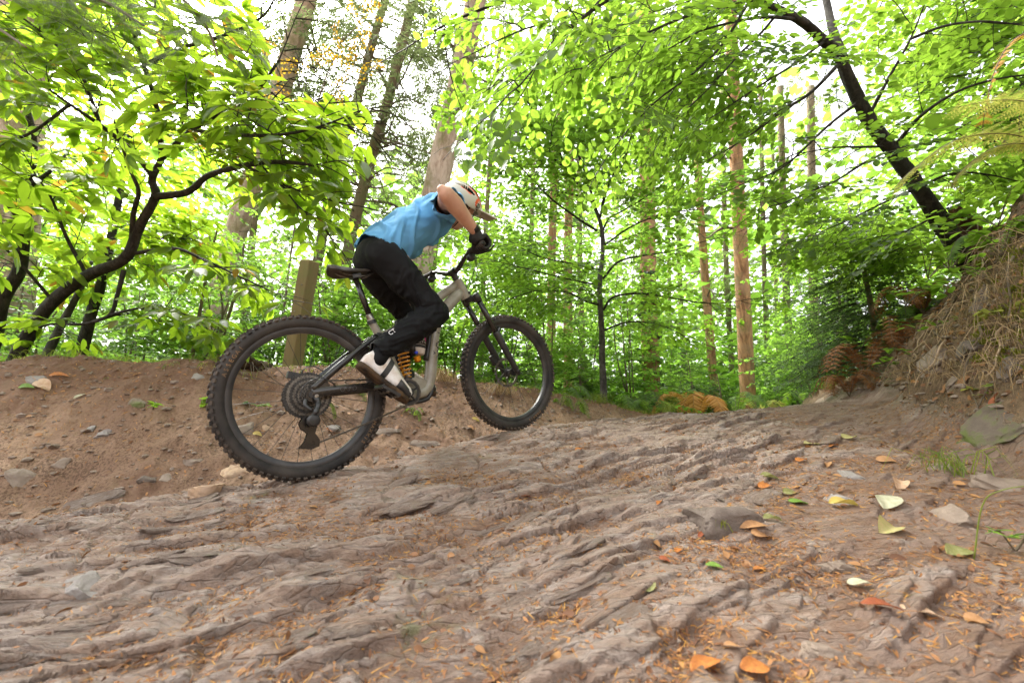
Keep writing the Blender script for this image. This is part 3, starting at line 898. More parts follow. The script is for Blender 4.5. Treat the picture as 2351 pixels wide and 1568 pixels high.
# ================================================================== THE RIDER
def rtube(mb, pts, rad, seg=18, flat=None):
    """closed tube with rounded ends"""
    pts = [np.asarray(p, float) for p in pts]
    rad = [np.atleast_1d(np.asarray(r, float)) for r in rad]
    p = crom(pts, 6); n = len(p)
    k = np.linspace(0, len(pts) - 1, n)
    rr = np.stack([np.interp(k, np.arange(len(pts)), [r[0] for r in rad]), np.interp(k, np.arange(len(pts)), [r[-1] for r in rad])], 1)
    d0 = p[0] - p[1]; d0 /= np.linalg.norm(d0); d1 = p[-1] - p[-2]; d1 /= np.linalg.norm(d1)
    pre, pr, po, qr = [], [], [], []
    for a in (80, 60, 40, 20):
        pre.append(p[0] + d0 * rr[0].min() * math.sin(R_(a))); pr.append(rr[0] * math.cos(R_(a)))
    for a in (20, 40, 60, 80):
        po.append(p[-1] + d1 * rr[-1].min() * math.sin(R_(a))); qr.append(rr[-1] * math.cos(R_(a)))
    return mb.tube(np.concatenate([pre, p, po]), np.concatenate([pr, rr, qr]), seg, True, flat)


def ellipsoid(mb, c, r, M=None, seg=24, rings=14):
    a = np.linspace(-np.pi / 2, np.pi / 2, rings + 1)[1:-1]; th = np.linspace(0, 2 * np.pi, seg, endpoint=False)
    V = np.concatenate([[[0, 0, -1.]], np.stack([np.cos(a)[:, None] * np.cos(th), np.cos(a)[:, None] * np.sin(th), np.repeat(np.sin(a)[:, None], seg, 1)], -1).reshape(-1, 3), [[0, 0, 1.]]]) * np.asarray(r)
    if M is not None: V = V @ np.asarray(M).T
    n = rings - 1; i = np.arange(n - 1)[:, None] * seg + 1; j = np.arange(seg)[None]; k = (j + 1) % seg
    q = np.stack([i + j, i + k, i + seg + k, i + seg + j], -1).reshape(-1, 4)
    jj = np.arange(seg); kk = (jj + 1) % seg
    return mb.add(V + np.asarray(c), [q, np.stack([np.zeros(seg, int), kk + 1, jj + 1], 1), np.stack([np.full(seg, len(V) - 1), jj + 1 + (n - 1) * seg, kk + 1 + (n - 1) * seg], 1)])


def fuse(mb, voxel, smooth=4):
    """one continuous skin over the collected shapes"""
    me = mb.mesh("fuse", True, True)
    o = bpy.data.objects.new("fuse", me); COL.objects.link(o)
    m = o.modifiers.new("r", 'REMESH'); m.mode = 'VOXEL'; m.voxel_size = voxel; m.use_smooth_shade = True
    if smooth:
        s = o.modifiers.new("s", 'SMOOTH'); s.factor = .5; s.iterations = smooth
    bpy.context.view_layer.update()
    r = bpy.data.meshes.new_from_object(o.evaluated_get(bpy.context.evaluated_depsgraph_get()))
    bpy.data.objects.remove(o); bpy.data.meshes.remove(me)
    r.materials.clear()
    r.polygons.foreach_set("use_smooth", np.ones(len(r.polygons), bool))
    return r


def displace(me, fn):
    n = len(me.vertices); V = np.zeros(n * 3); N = np.zeros(n * 3)
    me.vertices.foreach_get("co", V); me.vertex_normals.foreach_get("vector", N)
    V = V.reshape(-1, 3); N = N.reshape(-1, 3)
    V = V + N * fn(V, N)[:, None]
    me.vertices.foreach_set("co", V.ravel()); me.update()
    return me


def trim(me, keep):
    """drop the faces where keep(centre) is false"""
    b = bmesh.new(); b.from_mesh(me)
    bmesh.ops.delete(b, geom=[f for f in b.faces if not keep(f.calc_center_median())], context='FACES')
    b.to_mesh(me); b.free()
    return me


def skin_mat():
    t = NT("skin"); co = t.coord("Object")
    c = t.mix(t.ramp(t.noise(16, 4, .6, co), [(.35, (0, 0, 0)), (.7, (1, 1, 1))]), (.56, .33, .235), (.48, .25, .18))
    return t.done(t.bsdf(c, .5, .35, 0, t.bump(t.noise(260, 3, .6, co), .08, .003), **{"Subsurface Weight": .12, "Subsurface Radius": (.02, .008, .004)}))


def cloth_mat(name, c1, c2, rough, spec, sheen=.0):
    t = NT(name); co = t.coord("Object")
    c = t.mix(t.noise(7, 5, .6, co), c1, c2)
    h = t.math('ADD', t.noise(420, 2, .5, co), t.math('MULTIPLY', t.noise(26, 4, .6, co), 2.0))
    return t.done(t.bsdf(c, rough, spec, 0, t.bump(h, .25, .004), **{"Sheen Weight": sheen}))


M_SKIN = skin_mat()
M_SHIRT = cloth_mat("blue_cotton", (.10, .29, .52), (.135, .35, .60), .85, .15)
M_TROUSER = cloth_mat("black_nylon", (.0038, .0038, .0042), (.007, .007, .008), .65, .15)
M_GLOVE = cloth_mat("black_glove_fabric", (.009, .009, .009), (.022, .02, .018), .6, .3)
M_HAIR = simple("dark_hair", (.012, .009, .007), (.03, .022, .016), 120, .5, .4, 0, .6, 300)
M_SHOE = simple("dirty_white_shoe", (.74, .72, .70), (.48, .38, .30), 13, .5, .35, 0, .1)
M_SOLE = simple("muddy_gum_sole", (.016, .013, .011), (.10, .06, .03), 30, .8, .2, 0, .4)
M_SHOEBLK = simple("black_shoe_patch", (.02, .02, .022), (.05, .045, .04), 25, .5, .3)
M_HELM = simple("pale_helmet_shell", (.62, .60, .55), (.56, .53, .47), 10, .32, .45)
M_VISOR = simple("grey_visor_plastic", (.48, .42, .37), (.40, .34, .29), 12, .4, .4)
M_ORANGE = simple("orange_helmet_stripe", (.80, .10, .012), None, 10, .35, .4)
M_VENT = simple("black_foam", (.010, .010, .012), None, 10, .7, .2)

rider = empty("person")
rider.matrix_world = BIKE_M
tag(rider, "rider in blue shirt, black trousers and pale helmet crouched over the handlebar", "person")

SH = {-1: np.array([.775, -.190, .955]), 1: np.array([.775, .190, .955])}
EL = {-1: np.array([.585, -.455, .868]), 1: np.array([.625, .465, .865])}
WR = {-1: np.array([.800, -.375, .742]), 1: np.array([.800, .375, .742])}
HIP = {-1: np.array([.432, -.090, .665]), 1: np.array([.432, .090, .665])}
KN = {-1: np.array([.632, -.165, .352]), 1: np.array([.660, .160, .395])}
AN = {-1: np.array([.283, -.150, .158]), 1: np.array([.520, .150, .070])}
HC = np.array([1.0, 0, 1.06])
HF = np.array([.75, 0, -.66]); HF /= np.linalg.norm(HF)
HU = np.array([-HF[2], 0, HF[0]]) * math.cos(.42) + np.array([0, -1., 0]) * math.sin(.42); HL = np.cross(HU, HF)
HM = np.stack([HF, HL, HU], 1)
hp = lambda f, l, u: HC + HF * f + HL * l + HU * u

# --- body: one skin from the head to the ankles
b = MB()
spine = [(.43, 0, .68), (.47, 0, .745), (.62, 0, .862), (.76, 0, .94), (.86, 0, .985)]
rtube(b, spine, [(.095, .065), (.10, .07), (.12, .085), (.14, .09), (.13, .065)], 20, (0, 1, 0))
rtube(b, [(.84, 0, .985), (.91, 0, 1.0), hp(-.025, 0, -.055)], [.065, .058, .058], 16)
ellipsoid(b, hp(-.012, 0, .035), (.098, .077, .088), HM)
ellipsoid(b, hp(.035, 0, -.045), (.062, .060, .080), HM)
ellipsoid(b, hp(.052, 0, -.098), (.032, .030, .022), HM)
rtube(b, [hp(.088, 0, .018), hp(.104, 0, -.012), hp(.114, 0, -.030)], [.010, .012, .0145], 10)
for s in (-1, 1):
    ellipsoid(b, hp(-.012, s * .079, -.008), (.020, .009, .031), HM @ rotv((0, .25, s * .35)))
    ellipsoid(b, hp(.072, s * .036, -.028), (.024, .022, .02), HM)
    rtube(b, [SH[s] + [-.02, -s * .05, .0], SH[s], SH[s] * .5 + EL[s] * .5, EL[s]], [.062, .058, .048, .040], 16)
    fo = EL[s] + (WR[s] - EL[s]) * .28 + np.array([.0, 0, .004])
    rtube(b, [EL[s], fo, EL[s] * .35 + WR[s] * .65, WR[s], WR[s] + (WR[s] - EL[s]) * .10], [.041, .046, .036, (.030, .025), .026], 16)
    ellipsoid(b, EL[s] + [-.022, 0, .022], (.024, .024, .024))
    rtube(b, [HIP[s], HIP[s] * .5 + KN[s] * .5, KN[s]], [.085, .072, .055], 14)
    rtube(b, [KN[s], KN[s] * .65 + AN[s] * .35 + [-.01, 0, -.008], AN[s] * .93 + KN[s] * .07], [.053, .052, .028], 14)
ellipsoid(b, hp(.086, 0, -.070), (.012, .024, .007), HM)
body = link("body", fuse(b, .0072, 2), M_SKIN, rider)
for s in (-1, 1):
    e = MB(); ellipsoid(e, hp(.078, s * .033, .004), (.011, .0135, .0115), HM, 14, 8)
    e.build("eye", simple("eye_%d" % (s + 1), (.6, .58, .55), None, 10, .2, .5), body)
    rtube(MB(), [(0, 0, 0), (0, 0, .01)], [.01, .01])
    m = MB(); rtube(m, [hp(.088, s * .018, .021), hp(.091, s * .035, .026), hp(.080, s * .052, .021)], [.0035, .0045, .003], 8)
    m.build("eyebrow", M_HAIR, body)
m = MB(); ellipsoid(m, hp(-.024, 0, .026), (.098, .082, .090), HM)
ellipsoid(m, hp(-.055, 0, -.030), (.050, .070, .060), HM)
hair = fuse(m, .006, 2)
trim(hair, lambda c: (np.array(c) - HC) @ HF < .052)
link("hair", hair, M_HAIR, rider)

# --- shirt
b = MB()
rtube(b, [(.440, 0, .712), (.50, 0, .765), (.63, 0, .862), (.765, 0, .945), (.85, 0, .985)], [(.176, .136), (.170, .126), (.172, .128), (.182, .124), (.15, .085)], 26, (0, 1, 0))
rtube(b, [(.83, 0, .97), (.880, 0, .988)], [.080, .066], 18)
for s in (-1, 1):
    mid = SH[s] * .36 + EL[s] * .64
    rtube(b, [SH[s] + [-.03, -s * .06, -.01], SH[s] + [0, 0, -.005], mid + [0, 0, -.012]], [.095, .083, (.066, .076)], 18)
shirt = fuse(b, .0075, 5)


def shirt_folds(V, N):
    # soft creases running from the armpit to the waist and round the belly
    x, y, z = V.T
    a = x * .87 + z * .49; c = -x * .49 + z * .87
    f = .0065 * fbm(a * 7 + c * 6, y * 5 + c * 9, 201, 3)
    r = 1 - np.abs(pn(a * 9 - c * 11 + 2 * pn(y * 5, c * 5, 203), y * 3.0 + a * 2, 202))
    return f + .026 * np.clip(r - .62, 0, 1) * 2.2 - .008


displace(shirt, shirt_folds)
wd = np.array([.87, 0, .49])


def shirt_keep(c):
    c = np.array(c)
    hem = (c[0] - .395) * .80 + (c[2] - .735) * .60 - .05 * (abs(c[1]) / .17) ** 2 * 0 > -.022
    for s in (-1, 1):
        ax = (EL[s] - SH[s]) / np.linalg.norm(EL[s] - SH[s])
        k = (c - SH[s]) @ ax
        if k > .195 and s * c[1] > .22: return False
    if (c - np.array([.905, 0, 1.01])) @ np.array([.93, 0, .2]) > -.004 and abs(c[1]) < .10: return False
    return hem


trim(shirt, shirt_keep)
so = link("shirt", shirt, M_SHIRT, rider)
md = so.modifiers.new("thickness", 'SOLIDIFY'); md.thickness = .003; md.offset = -1

# --- trousers
b = MB()
ellipsoid(b, (.428, 0, .695), (.118, .162, .118), rotv((0, -.5, .0001)))
ellipsoid(b, (.395, 0, .670), (.075, .09, .085))
rtube(b, [(.43, 0, .69), (.47, 0, .745), (.485, 0, .765)], [(.150, .110), (.148, .108), (.146, .106)], 22, (0, 1, 0))
for s in (-1, 1):
    ellipsoid(b, (.408, s * .072, .682), (.090, .090, .098))
    rtube(b, [HIP[s] + [.0, 0, .01], HIP[s] * .72 + KN[s] * .28, HIP[s] * .35 + KN[s] * .65, KN[s]], [.106, .101, .084, .070], 20)
    ellipsoid(b, KN[s] + [.008, 0, .0], (.070, .066, .072))
    rtube(b, [KN[s], KN[s] * .7 + AN[s] * .3 + [-.012, 0, -.012], KN[s] * .35 + AN[s] * .65, AN[s] + (KN[s] - AN[s]) * .02], [.069, .072, .060, .053], 20)
trs = fuse(b, .0075, 4)


def trouser_folds(V, N):
    out = .005 * fbm(V[:, 0] * 9 + V[:, 1] * 7, V[:, 2] * 9 - V[:, 1] * 5, 211, 3)
    for s in (-1, 1):
        m = (V[:, 1] * s > .0)
        for A, B, lo, hi, amp in ((HIP[s], KN[s], .15, 1.1, .011), (KN[s], AN[s], -.1, 1.05, .011)):
            ax = B - A; L = np.linalg.norm(ax); ax = ax / L
            k = ((V - A) @ ax) / L
            rad = V - A - ((V - A) @ ax)[:, None] * ax
            ang = np.arctan2(rad[:, 1], rad @ np.cross(ax, [0, 1., 0]))
            w = sst(lo, lo + .25, k) * (1 - sst(hi - .15, hi + .1, k)) * m * (np.linalg.norm(rad, axis=1) < .14)
            r = 1 - np.abs(pn(k * 6.5 + ang * 1.0 + .8 * pn(ang * 1.3, k * 3, 214), ang * .9 + s * 7, 212))
            out = out + w * amp * (np.clip(r - .55, 0, 1) * 2.2 - .3)
    return out


displace(trs, trouser_folds)
displace(trs, lambda V, N: -.022 * sst(-.10, -.02, (V[:, 0] - .47) * .80 + (V[:, 2] - .75) * .60))


def trs_keep(c):
    c = np.array(c)
    if (c[0] - .47) * .80 + (c[2] - .75) * .60 > .02: return False
    for s in (-1, 1):
        ax = (AN[s] - KN[s]); L = np.linalg.norm(ax); k = (c - KN[s]) @ (ax / L) / L
        if k > 1.0 and s * c[1] > .05: return False
    return True


trim(trs, trs_keep)
to = link("trousers", trs, M_TROUSER, rider)
md = to.modifiers.new("thickness", 'SOLIDIFY'); md.thickness = .003; md.offset = -1
V, T = text_arr("CT", .03)
ax = AN[-1] - KN[-1]; ax /= np.linalg.norm(ax)
lp = KN[-1] + (AN[-1] - KN[-1]) * .74
dn = np.array([-.25, -.95, .2]); dn -= ax * (dn @ ax); dn /= np.linalg.norm(dn)
upv = np.cross(ax, dn)
upv = upv if upv[2] > 0 else -upv
lm = MB().add(lp + upv * .030 + dn * .054 + V[:, :1] * (-ax) + V[:, 1:2] * upv + (V[:, 2:]) * dn, [T])
lm.build("logo", simple("white_print", (.75, .75, .75)), to, smooth=False)


# --- shoes
def shoe(heel, ang, y, s):
    a = np.array([math.cos(ang), 0, -math.sin(ang)]); n = np.array([math.sin(ang), 0, math.cos(ang)]); l = np.array([0, 1., 0])
    o = np.array([heel[0], y, heel[1]])
    r = empty("shoe"); r.parent = rider
    X = np.array([-.002, .012, .035, .07, .105, .14, .18, .22, .255, .275, .283])
    W = np.array([.016, .031, .036, .036, .037, .041, .047, .047, .038, .024, .008])
    H = np.array([.050, .084, .110, .120, .112, .096, .078, .064, .052, .040, .024]); X = X * 1.04
    th = np.linspace(0, 2 * np.pi, 24, endpoint=False)
    def loft(X, W, H, z0, pw=.8):
        sec = []
        for x, w, h in zip(X, W, H):
            c, q = np.cos(th), np.sin(th)
            yy = w * np.sign(c) * np.abs(c) ** pw
            taper = 1 - .32 * np.clip((q + 0) * .5 + .5, 0, 1) * (h > .06)
            zz = z0 + h * .5 + h * .5 * np.sign(q) * np.abs(q) ** pw
            off = .006 * math.sin(x * 11) * s * -1
            sec.append(o + x * a + (yy * taper + off)[:, None] * l + zz[:, None] * n)
        V = np.concatenate(sec); m = len(X); i = np.arange(m - 1)[:, None] * 24; j = np.arange(24)[None]; k = (j + 1) % 24
        return MB().add(V, [np.stack([i + j, i + k, i + 24 + k, i + 24 + j], -1).reshape(-1, 4), np.arange(24)[None], (np.arange(24) + (m - 1) * 24)[None]])
    loft(X, W, H, .020).build("upper", M_SHOE, r)
    loft(X * 1.015 - .003, W + .0045, np.full(len(X), .028), -.003, .45).build("sole", M_SOLE, r)
    tx = np.array([.195, .22, .255, .278, .288]); loft(tx, np.interp(tx, X, W) + .003, np.interp(tx, X, H) * .72 + .002, .0215).build("toe_cap", M_SHOEBLK, r)
    sx = np.array([.104, .107, .128, .131]); loft(sx, np.interp(sx, X, W) + .0022, np.interp(sx, X, H) + .003, .0205).build("strap", M_SHOEBLK, r)
    pk = np.array([.150, .152, .186, .188]); loft(pk, np.interp(pk, X, W) * .62, np.interp(pk, X, H) + .004, .0205).build("laces", M_SHOE, r)
    m = MB(); m.tube(crom([o + a * .0 + n * .105, o - a * .012 + n * .125, o - a * .004 + n * .138, o + a * .012 + n * .122], 4), .004, 6).build("pull_tab", M_SHOEBLK, r)
    m = MB(); rtube(m, [o + a * .058 + n * .085, o + a * .052 + n * .135, o + a * .062 + n * .190], [.042, .044, .048], 16); m.build("sock", M_TROUSER, r)


shoe((.183, .100), .745, -.153, -1)
shoe((.462, -.010), .25, .153, 1)


# --- gloves, fingers closed round the grips
def glove(s):
    g = np.array([.842, s * .365, .6775])            # grip axis at the middle of the hand
    ga = np.array([-.20, s * 1.0, -.08]); ga /= np.linalg.norm(ga)
    b = MB()
    def at(t, r, ang):
        # point round the grip: t along it outwards, ang 0 = forwards, 90 = up
        return g + ga * t + np.array([math.cos(R_(ang)), 0, math.sin(R_(ang))]) * r
    w0 = WR[s] + (WR[s] - EL[s]) * -.10
    for t, k in ((-.030, 0), (-.010, 1), (.011, 2), (.031, 3)):
        ln = (.95, 1.0, .97, .85)[k]; rr = (.0105, .011, .0105, .0092)[k]
        rtube(b, [at(t, .040, 118), at(t, .043, 75), at(t, .038, 35)], [rr * 1.45, rr * 1.35, rr * 1.25], 10)
        rtube(b, [at(t, .040, 62), at(t, .0385, 18), at(t, .030, -40), at(t, .0275, -40 - 62 * ln), at(t, .027, -40 - 105 * ln)], [rr * 1.2, rr * 1.15, rr * 1.02, rr, rr * .88], 10)
    rtube(b, [w0, WR[s], at(.0, .045, 150), at(.0, .042, 105)], [(.031, .027), (.031, .027), (.046, .024), (.045, .019)], 16, (0, 1, 0))
    rtube(b, [at(-.026, .036, 160), at(-.050, .033, 200), at(-.060, .030, 250), at(-.066, .0285, 300)], [.016, .0135, .0115, .0098], 10)
    me = fuse(b, .0036, 2)
    o = link("glove", me, M_GLOVE, rider)
    cf = MB().tube([WR[s] + (EL[s] - WR[s]) * .03, WR[s] + (EL[s] - WR[s]) * .13], [(.0318, .0285), (.0325, .030)], 18, True, (0, 1, 0))
    cf.build("cuff", M_GLOVE, o)
    if s < 0:
        V, T = text_arr("CT", .022)
        c = at(.012, .058, 140); out = np.array([-.35, -.75, .55]); out /= np.linalg.norm(out)
        vx = np.cross([0, 0, 1.], out); vx /= np.linalg.norm(vx); vy = np.cross(out, vx)
        MB().add(c + out * .012 + V[:, :1] * vx + V[:, 1:2] * vy + V[:, 2:] * out, [T]).build("logo", simple("faded_print", (.25, .22, .18)), o, smooth=False)


glove(-1)
glove(1)

# --- helmet
hm = empty("helmet"); hm.parent = rider
seg, rings = 96, 48
a = np.linspace(-.55, np.pi / 2, rings + 1); th = np.linspace(0, 2 * np.pi, seg, endpoint=False)
A_, T_ = np.meshgrid(a, th, indexing='ij')
D = np.stack([np.cos(A_) * np.cos(T_), np.cos(A_) * np.sin(T_), np.sin(A_)], -1)       # f, l, u
low = np.where(D[..., 0] > .2, -.02, np.where(D[..., 0] < -.35, -.42, -.30))
# vents: three long slots over the crown each side
f, l, u = D[..., 0], D[..., 1], D[..., 2]
ph = np.degrees(np.arctan2(u, np.abs(l) + 1e-6))
def slot(p0, hw, f0, f1):
    w = hw * np.clip(1 - ((f - (f0 + f1) / 2) / ((f1 - f0) / 2)) ** 2, 0, None) ** .6
    return (np.abs(ph - p0) < w) & (f > f0) & (f < f1)
vent = slot(80, 7, -.7, .6) | slot(57, 7, -.80, .60) | slot(33, 6.5, -.80, .10) | ((np.abs(f - .56) < .055) & (ph > 6) & (ph < 30))
org = ((np.abs(ph - (45 - 9 * f)) < 4.2) & (f > -.35) & (f < .78)) | ((np.abs(f - .40 + .002 * ph) < .06) & (ph > 8) & (ph < 42)) | ((np.abs(ph - 24) < 2.2) & (f > -.6) & (f < -.05))
org &= ~vent
Rr = np.where(vent, .82, 1.0)
rad = np.array([.142, .110, .118])
HV = HC + HU * .038 + HF * -.014
V = HV + (D * Rr[..., None] * rad) @ HM.T
idx = np.arange(V.shape[0] * seg).reshape(-1, seg)
q = np.stack([idx[:-1], np.roll(idx[:-1], -1, 1), np.roll(idx[1:], -1, 1), idx[1:]], -1).reshape(-1, 4)
# cut line: high over the face, lower behind and at the sides
cut = np.interp(D[..., 0], [-1, -.5, -.1, .35, .6, 1], [-.45, -.42, -.22, -.12, .10, .14])
ok = (D[..., 2] > cut)[:-1].reshape(-1)
vf, of = vent[:-1].reshape(-1)[ok], org[:-1].reshape(-1)[ok]
me = new_mesh("shell", V.reshape(-1, 3), [q[ok]], True)
for m_ in (M_HELM, M_VENT, M_ORANGE): me.materials.append(m_)
me.polygons.foreach_set("material_index", np.where(vf, 1, np.where(of, 2, 0)).astype(np.int32))
o = link("shell", me, None, hm)
md = o.modifiers.new("thickness", 'SOLIDIFY'); md.thickness = .012; md.offset = -1
md = o.modifiers.new("edge", 'SMOOTH'); md.factor = .3; md.iterations = 1
# visor
vz = []
nx, ny = 14, 17
for i in range(nx):
    for j in range(ny):
        t = i / (nx - 1); w = (j / (ny - 1) * 2 - 1)
        hw = .098 * (1 - .28 * t)
        f_ = .098 + .125 * t * (1 - .16 * w * w) - .055 * w * w * (1 - t)
        u_ = .088 + .052 * t - .046 * w * w * (1 - .35 * t)
        vz.append(hp(f_, hw * w, u_))
ii = np.arange(nx - 1)[:, None] * ny; jj = np.arange(ny - 1)[None]
vo = MB().add(np.array(vz), [np.stack([ii + jj, ii + jj + 1, ii + ny + jj + 1, ii + ny + jj], -1).reshape(-1, 4)]).build("visor", M_VISOR, hm)
md = vo.modifiers.new("thickness", 'SOLIDIFY'); md.thickness = .005; md.offset = 0
for s in (-1, 1):
    MB().lathe(hp(.062, s * .100, .066), (0.1, s, .1), [(-.004, .004), (-.004, .012), (.005, .011), (.006, .003)], 16).build("visor_screw", M_STEEL, hm, sharp=40)
    MB().tube(crom([hp(.03, s * .088, .03), hp(.032, s * .082, -.04), hp(.04, s * .055, -.10), hp(.045, s * .01, -.122)], 5), [(.002, .007)] * 16, 6).build("strap", M_VENT, hm)

# ================================================================== FOLIAGE TOOLS
def unit(v):
    v = np.asarray(v, float)
    return v / (np.linalg.norm(v, axis=-1, keepdims=True) + 1e-12)


_y = np.array([0, .33, .68, 1.0])
def leaf_shape(ratio, cup=.10, curl=.10, pts=(.20, .50, .80), wid=(.80, 1.0, .62)):
    """leaf along +Y, face up +Z, unit length: 10 triangles, folded on the midrib"""
    z = lambda y: -curl * y * y
    V = [(0, 0, 0), (0, .35, z(.35)), (0, .70, z(.70)), (0, 1, z(1.0))]
    for s in (-1, 1):
        for p, w in zip(pts, wid): V.append((s * ratio * .5 * w, p, z(p) + cup * ratio * w))
    F = [(0, 1, 4), (1, 5, 4), (1, 2, 5), (2, 6, 5), (2, 3, 6), (0, 7, 1), (1, 7, 8), (1, 8, 2), (2, 8, 9), (2, 9, 3)]
    return np.array(V), np.array(F)[:, ::-1]


def leaf_simple(ratio, cup=.12):
    V = np.array([(0, 0, 0), (-ratio * .5, .38, cup * ratio), (-ratio * .36, .74, cup * ratio * .6), (0, 1, -.08), (ratio * .36, .74, cup * ratio * .6), (ratio * .5, .38, cup * ratio)])
    return V, np.array([(0, 5, 1), (1, 5, 4), (1, 4, 2), (2, 4, 3)])


def thorn_shape(ratio):
    return np.array([(-ratio / 2, 0, 0), (ratio / 2, 0, 0), (0, 1, -.1)]), np.array([(0, 1, 2)])


def blade_shape(ratio):
    return np.array([(-ratio / 2, 0, 0), (ratio / 2, 0, 0), (ratio * .35, .6, -.05), (0, 1, -.14), (-ratio * .35, .6, -.05)]), np.array([(0, 1, 2), (0, 2, 4), (4, 2, 3)])


SHAPES = {"beech": leaf_shape(.64), "chestnut": leaf_shape(.36, .12, .16, (.16, .48, .80), (.66, 1.0, .66)),
          "beech_far": leaf_simple(.66), "ivy": leaf_simple(.95), "bramble": leaf_shape(.72), "needle": thorn_shape(.10), "comb": thorn_shape(.24), "fern": blade_shape(.30)}


def leaf_mesh_arrays(shape, pos, d, n, L, rng=None, rnd=None):
    TV, TF = SHAPES[shape]
    d = unit(d); x = unit(np.cross(d, n)); z = np.cross(x, d)
    N = len(pos)
    V = pos[:, None] + L[:, None, None] * (TV[None, :, :1] * x[:, None] + TV[None, :, 1:2] * d[:, None] + TV[None, :, 2:] * z[:, None])
    F = (TF[None] + (np.arange(N) * len(TV))[:, None, None]).reshape(-1, TF.shape[1])
    A = np.repeat(rnd, len(TV))
    return V.reshape(-1, 3), F, A


class Spray:
    def __init__(s): s.pos, s.d, s.n, s.L, s.tw = [], [], [], [], []

    def fin(s):
        s.pos, s.d, s.n, s.L = map(np.array, (s.pos, s.d, s.n, s.L)); return s


def beech_spray(rng, L=.55, leaf=.062, gap=.034, sides=7, droop=.22, start=.22):
    s = Spray()
    def twig(p0, ang, ln, z0, depth):
        n = max(3, int(ln / gap)); p = np.array(p0, float); a = ang; pts = [p.copy()]; wob = rng.normal(0, .10)
        for i in range(n):
            a += wob * .25 + rng.normal(0, .06)
            st = ln / n
            p = p + np.array([math.sin(a) * st, math.cos(a) * st, -droop * st * (i / n) * 1.1 + rng.normal(0, .006)])
            pts.append(p.copy())
            if i / n >= (start if depth == 0 else .08):
                sd = 1 if i % 2 else -1
                la = a + sd * rng.uniform(.65, 1.15)
                s.pos.append(p + [0, 0, rng.normal(0, .004)]); s.d.append([math.sin(la), math.cos(la), rng.normal(-.18, .22)])
                s.n.append([rng.normal(0, .30), rng.normal(0, .30), 1]); s.L.append(leaf * rng.uniform(.68, 1.18) * (.8 if i < 2 else 1))
        s.pos.append(p); s.d.append([math.sin(a), math.cos(a), -.2]); s.n.append([rng.normal(0, .3), rng.normal(0, .3), 1]); s.L.append(leaf * rng.uniform(.8, 1.1))
        s.tw.append((np.array(pts), .0042 if depth == 0 else .0020))
        return pts
    main = twig((0, 0, 0), rng.normal(0, .1), L, 0, 0)
    for k in range(sides):
        t = .14 + .74 * k / sides; i = int(t * (len(main) - 1)); sd = 1 if k % 2 else -1
        twig(main[i], sd * rng.uniform(.62, .98), L * (1 - t) * rng.uniform(.5, .8) + .05, 0, 1)
    return s.fin()


def chestnut_spray(rng, L=.50, leaf=.142, sides=3):
    s = Spray()
    def twig(ang, p0, ln, top):
        n = max(4, int(ln / .055)); p = np.array(p0, float); a = ang; pts = [p.copy()]
        for i in range(n):
            a += rng.normal(0, .10); st = ln / n
            p = p + np.array([math.sin(a) * st, math.cos(a) * st, .12 * st - .30 * st * i / n]); pts.append(p.copy())
            if i >= n * .28:
                sd = 1 if i % 2 else -1; la = a + sd * rng.uniform(.7, 1.25)
                s.pos.append(p.copy()); s.d.append([math.sin(la), math.cos(la), rng.normal(-.32, .22)])
                s.n.append([rng.normal(0, .3), rng.normal(0, .3), 1]); s.L.append(leaf * rng.uniform(.66, 1.12))
        for k in range(3):
            la = a + (k - 1) * .7 + rng.normal(0, .12)
            s.pos.append(p.copy()); s.d.append([math.sin(la), math.cos(la), rng.normal(-.30, .15)]); s.n.append([rng.normal(0, .25), rng.normal(0, .25), 1]); s.L.append(leaf * rng.uniform(.8, 1.15))
        s.tw.append((np.array(pts), .0042)); return pts
    m = twig(0, (0, 0, 0), L, True)
    for k in range(sides):
        i = int((.2 + .5 * k / sides) * (len(m) - 1)); twig((1 if k % 2 else -1) * rng.uniform(.6, 1.0), m[i], L * rng.uniform(.35, .6), False)
    return s.fin()


def needle_spray(rng, L=.6, needle=.024, gap=.010, sides=14, droop=.5, hang=False):
    """flat feathery conifer spray"""
    s = Spray()
    def twig(p0, ang, ln, depth):
        n = max(4, int(ln / gap)); p = np.array(p0, float); a = ang; pts = [p.copy()]
        for i in range(n):
            a += rng.normal(0, .03); st = ln / n
            dz = -droop * st * (.3 + i / n)
            p = p + np.array([math.sin(a) * st, math.cos(a) * st, dz])
            if i % 4 == 0: pts.append(p.copy())
            for sd in (-1, 1):
                la = a + sd * rng.uniform(.75, 1.2)
                s.pos.append(p.copy()); s.d.append([math.sin(la), math.cos(la), rng.normal(-.1, .25)]); s.n.append([rng.normal(0, .3), 0, 1]); s.L.append(needle * rng.uniform(.7, 1.15))
        s.tw.append((np.array(pts), .0035 if depth == 0 else .0016)); return pts
    m = twig((0, 0, 0), 0, L, 0)
    for k in range(sides):
        t = .08 + .85 * k / sides; i = int(t * (len(m) - 1))
        twig(m[i], (1 if k % 2 else -1) * rng.uniform(.6, .95), L * (1.05 - t) * rng.uniform(.35, .6), 1)
    return s.fin()


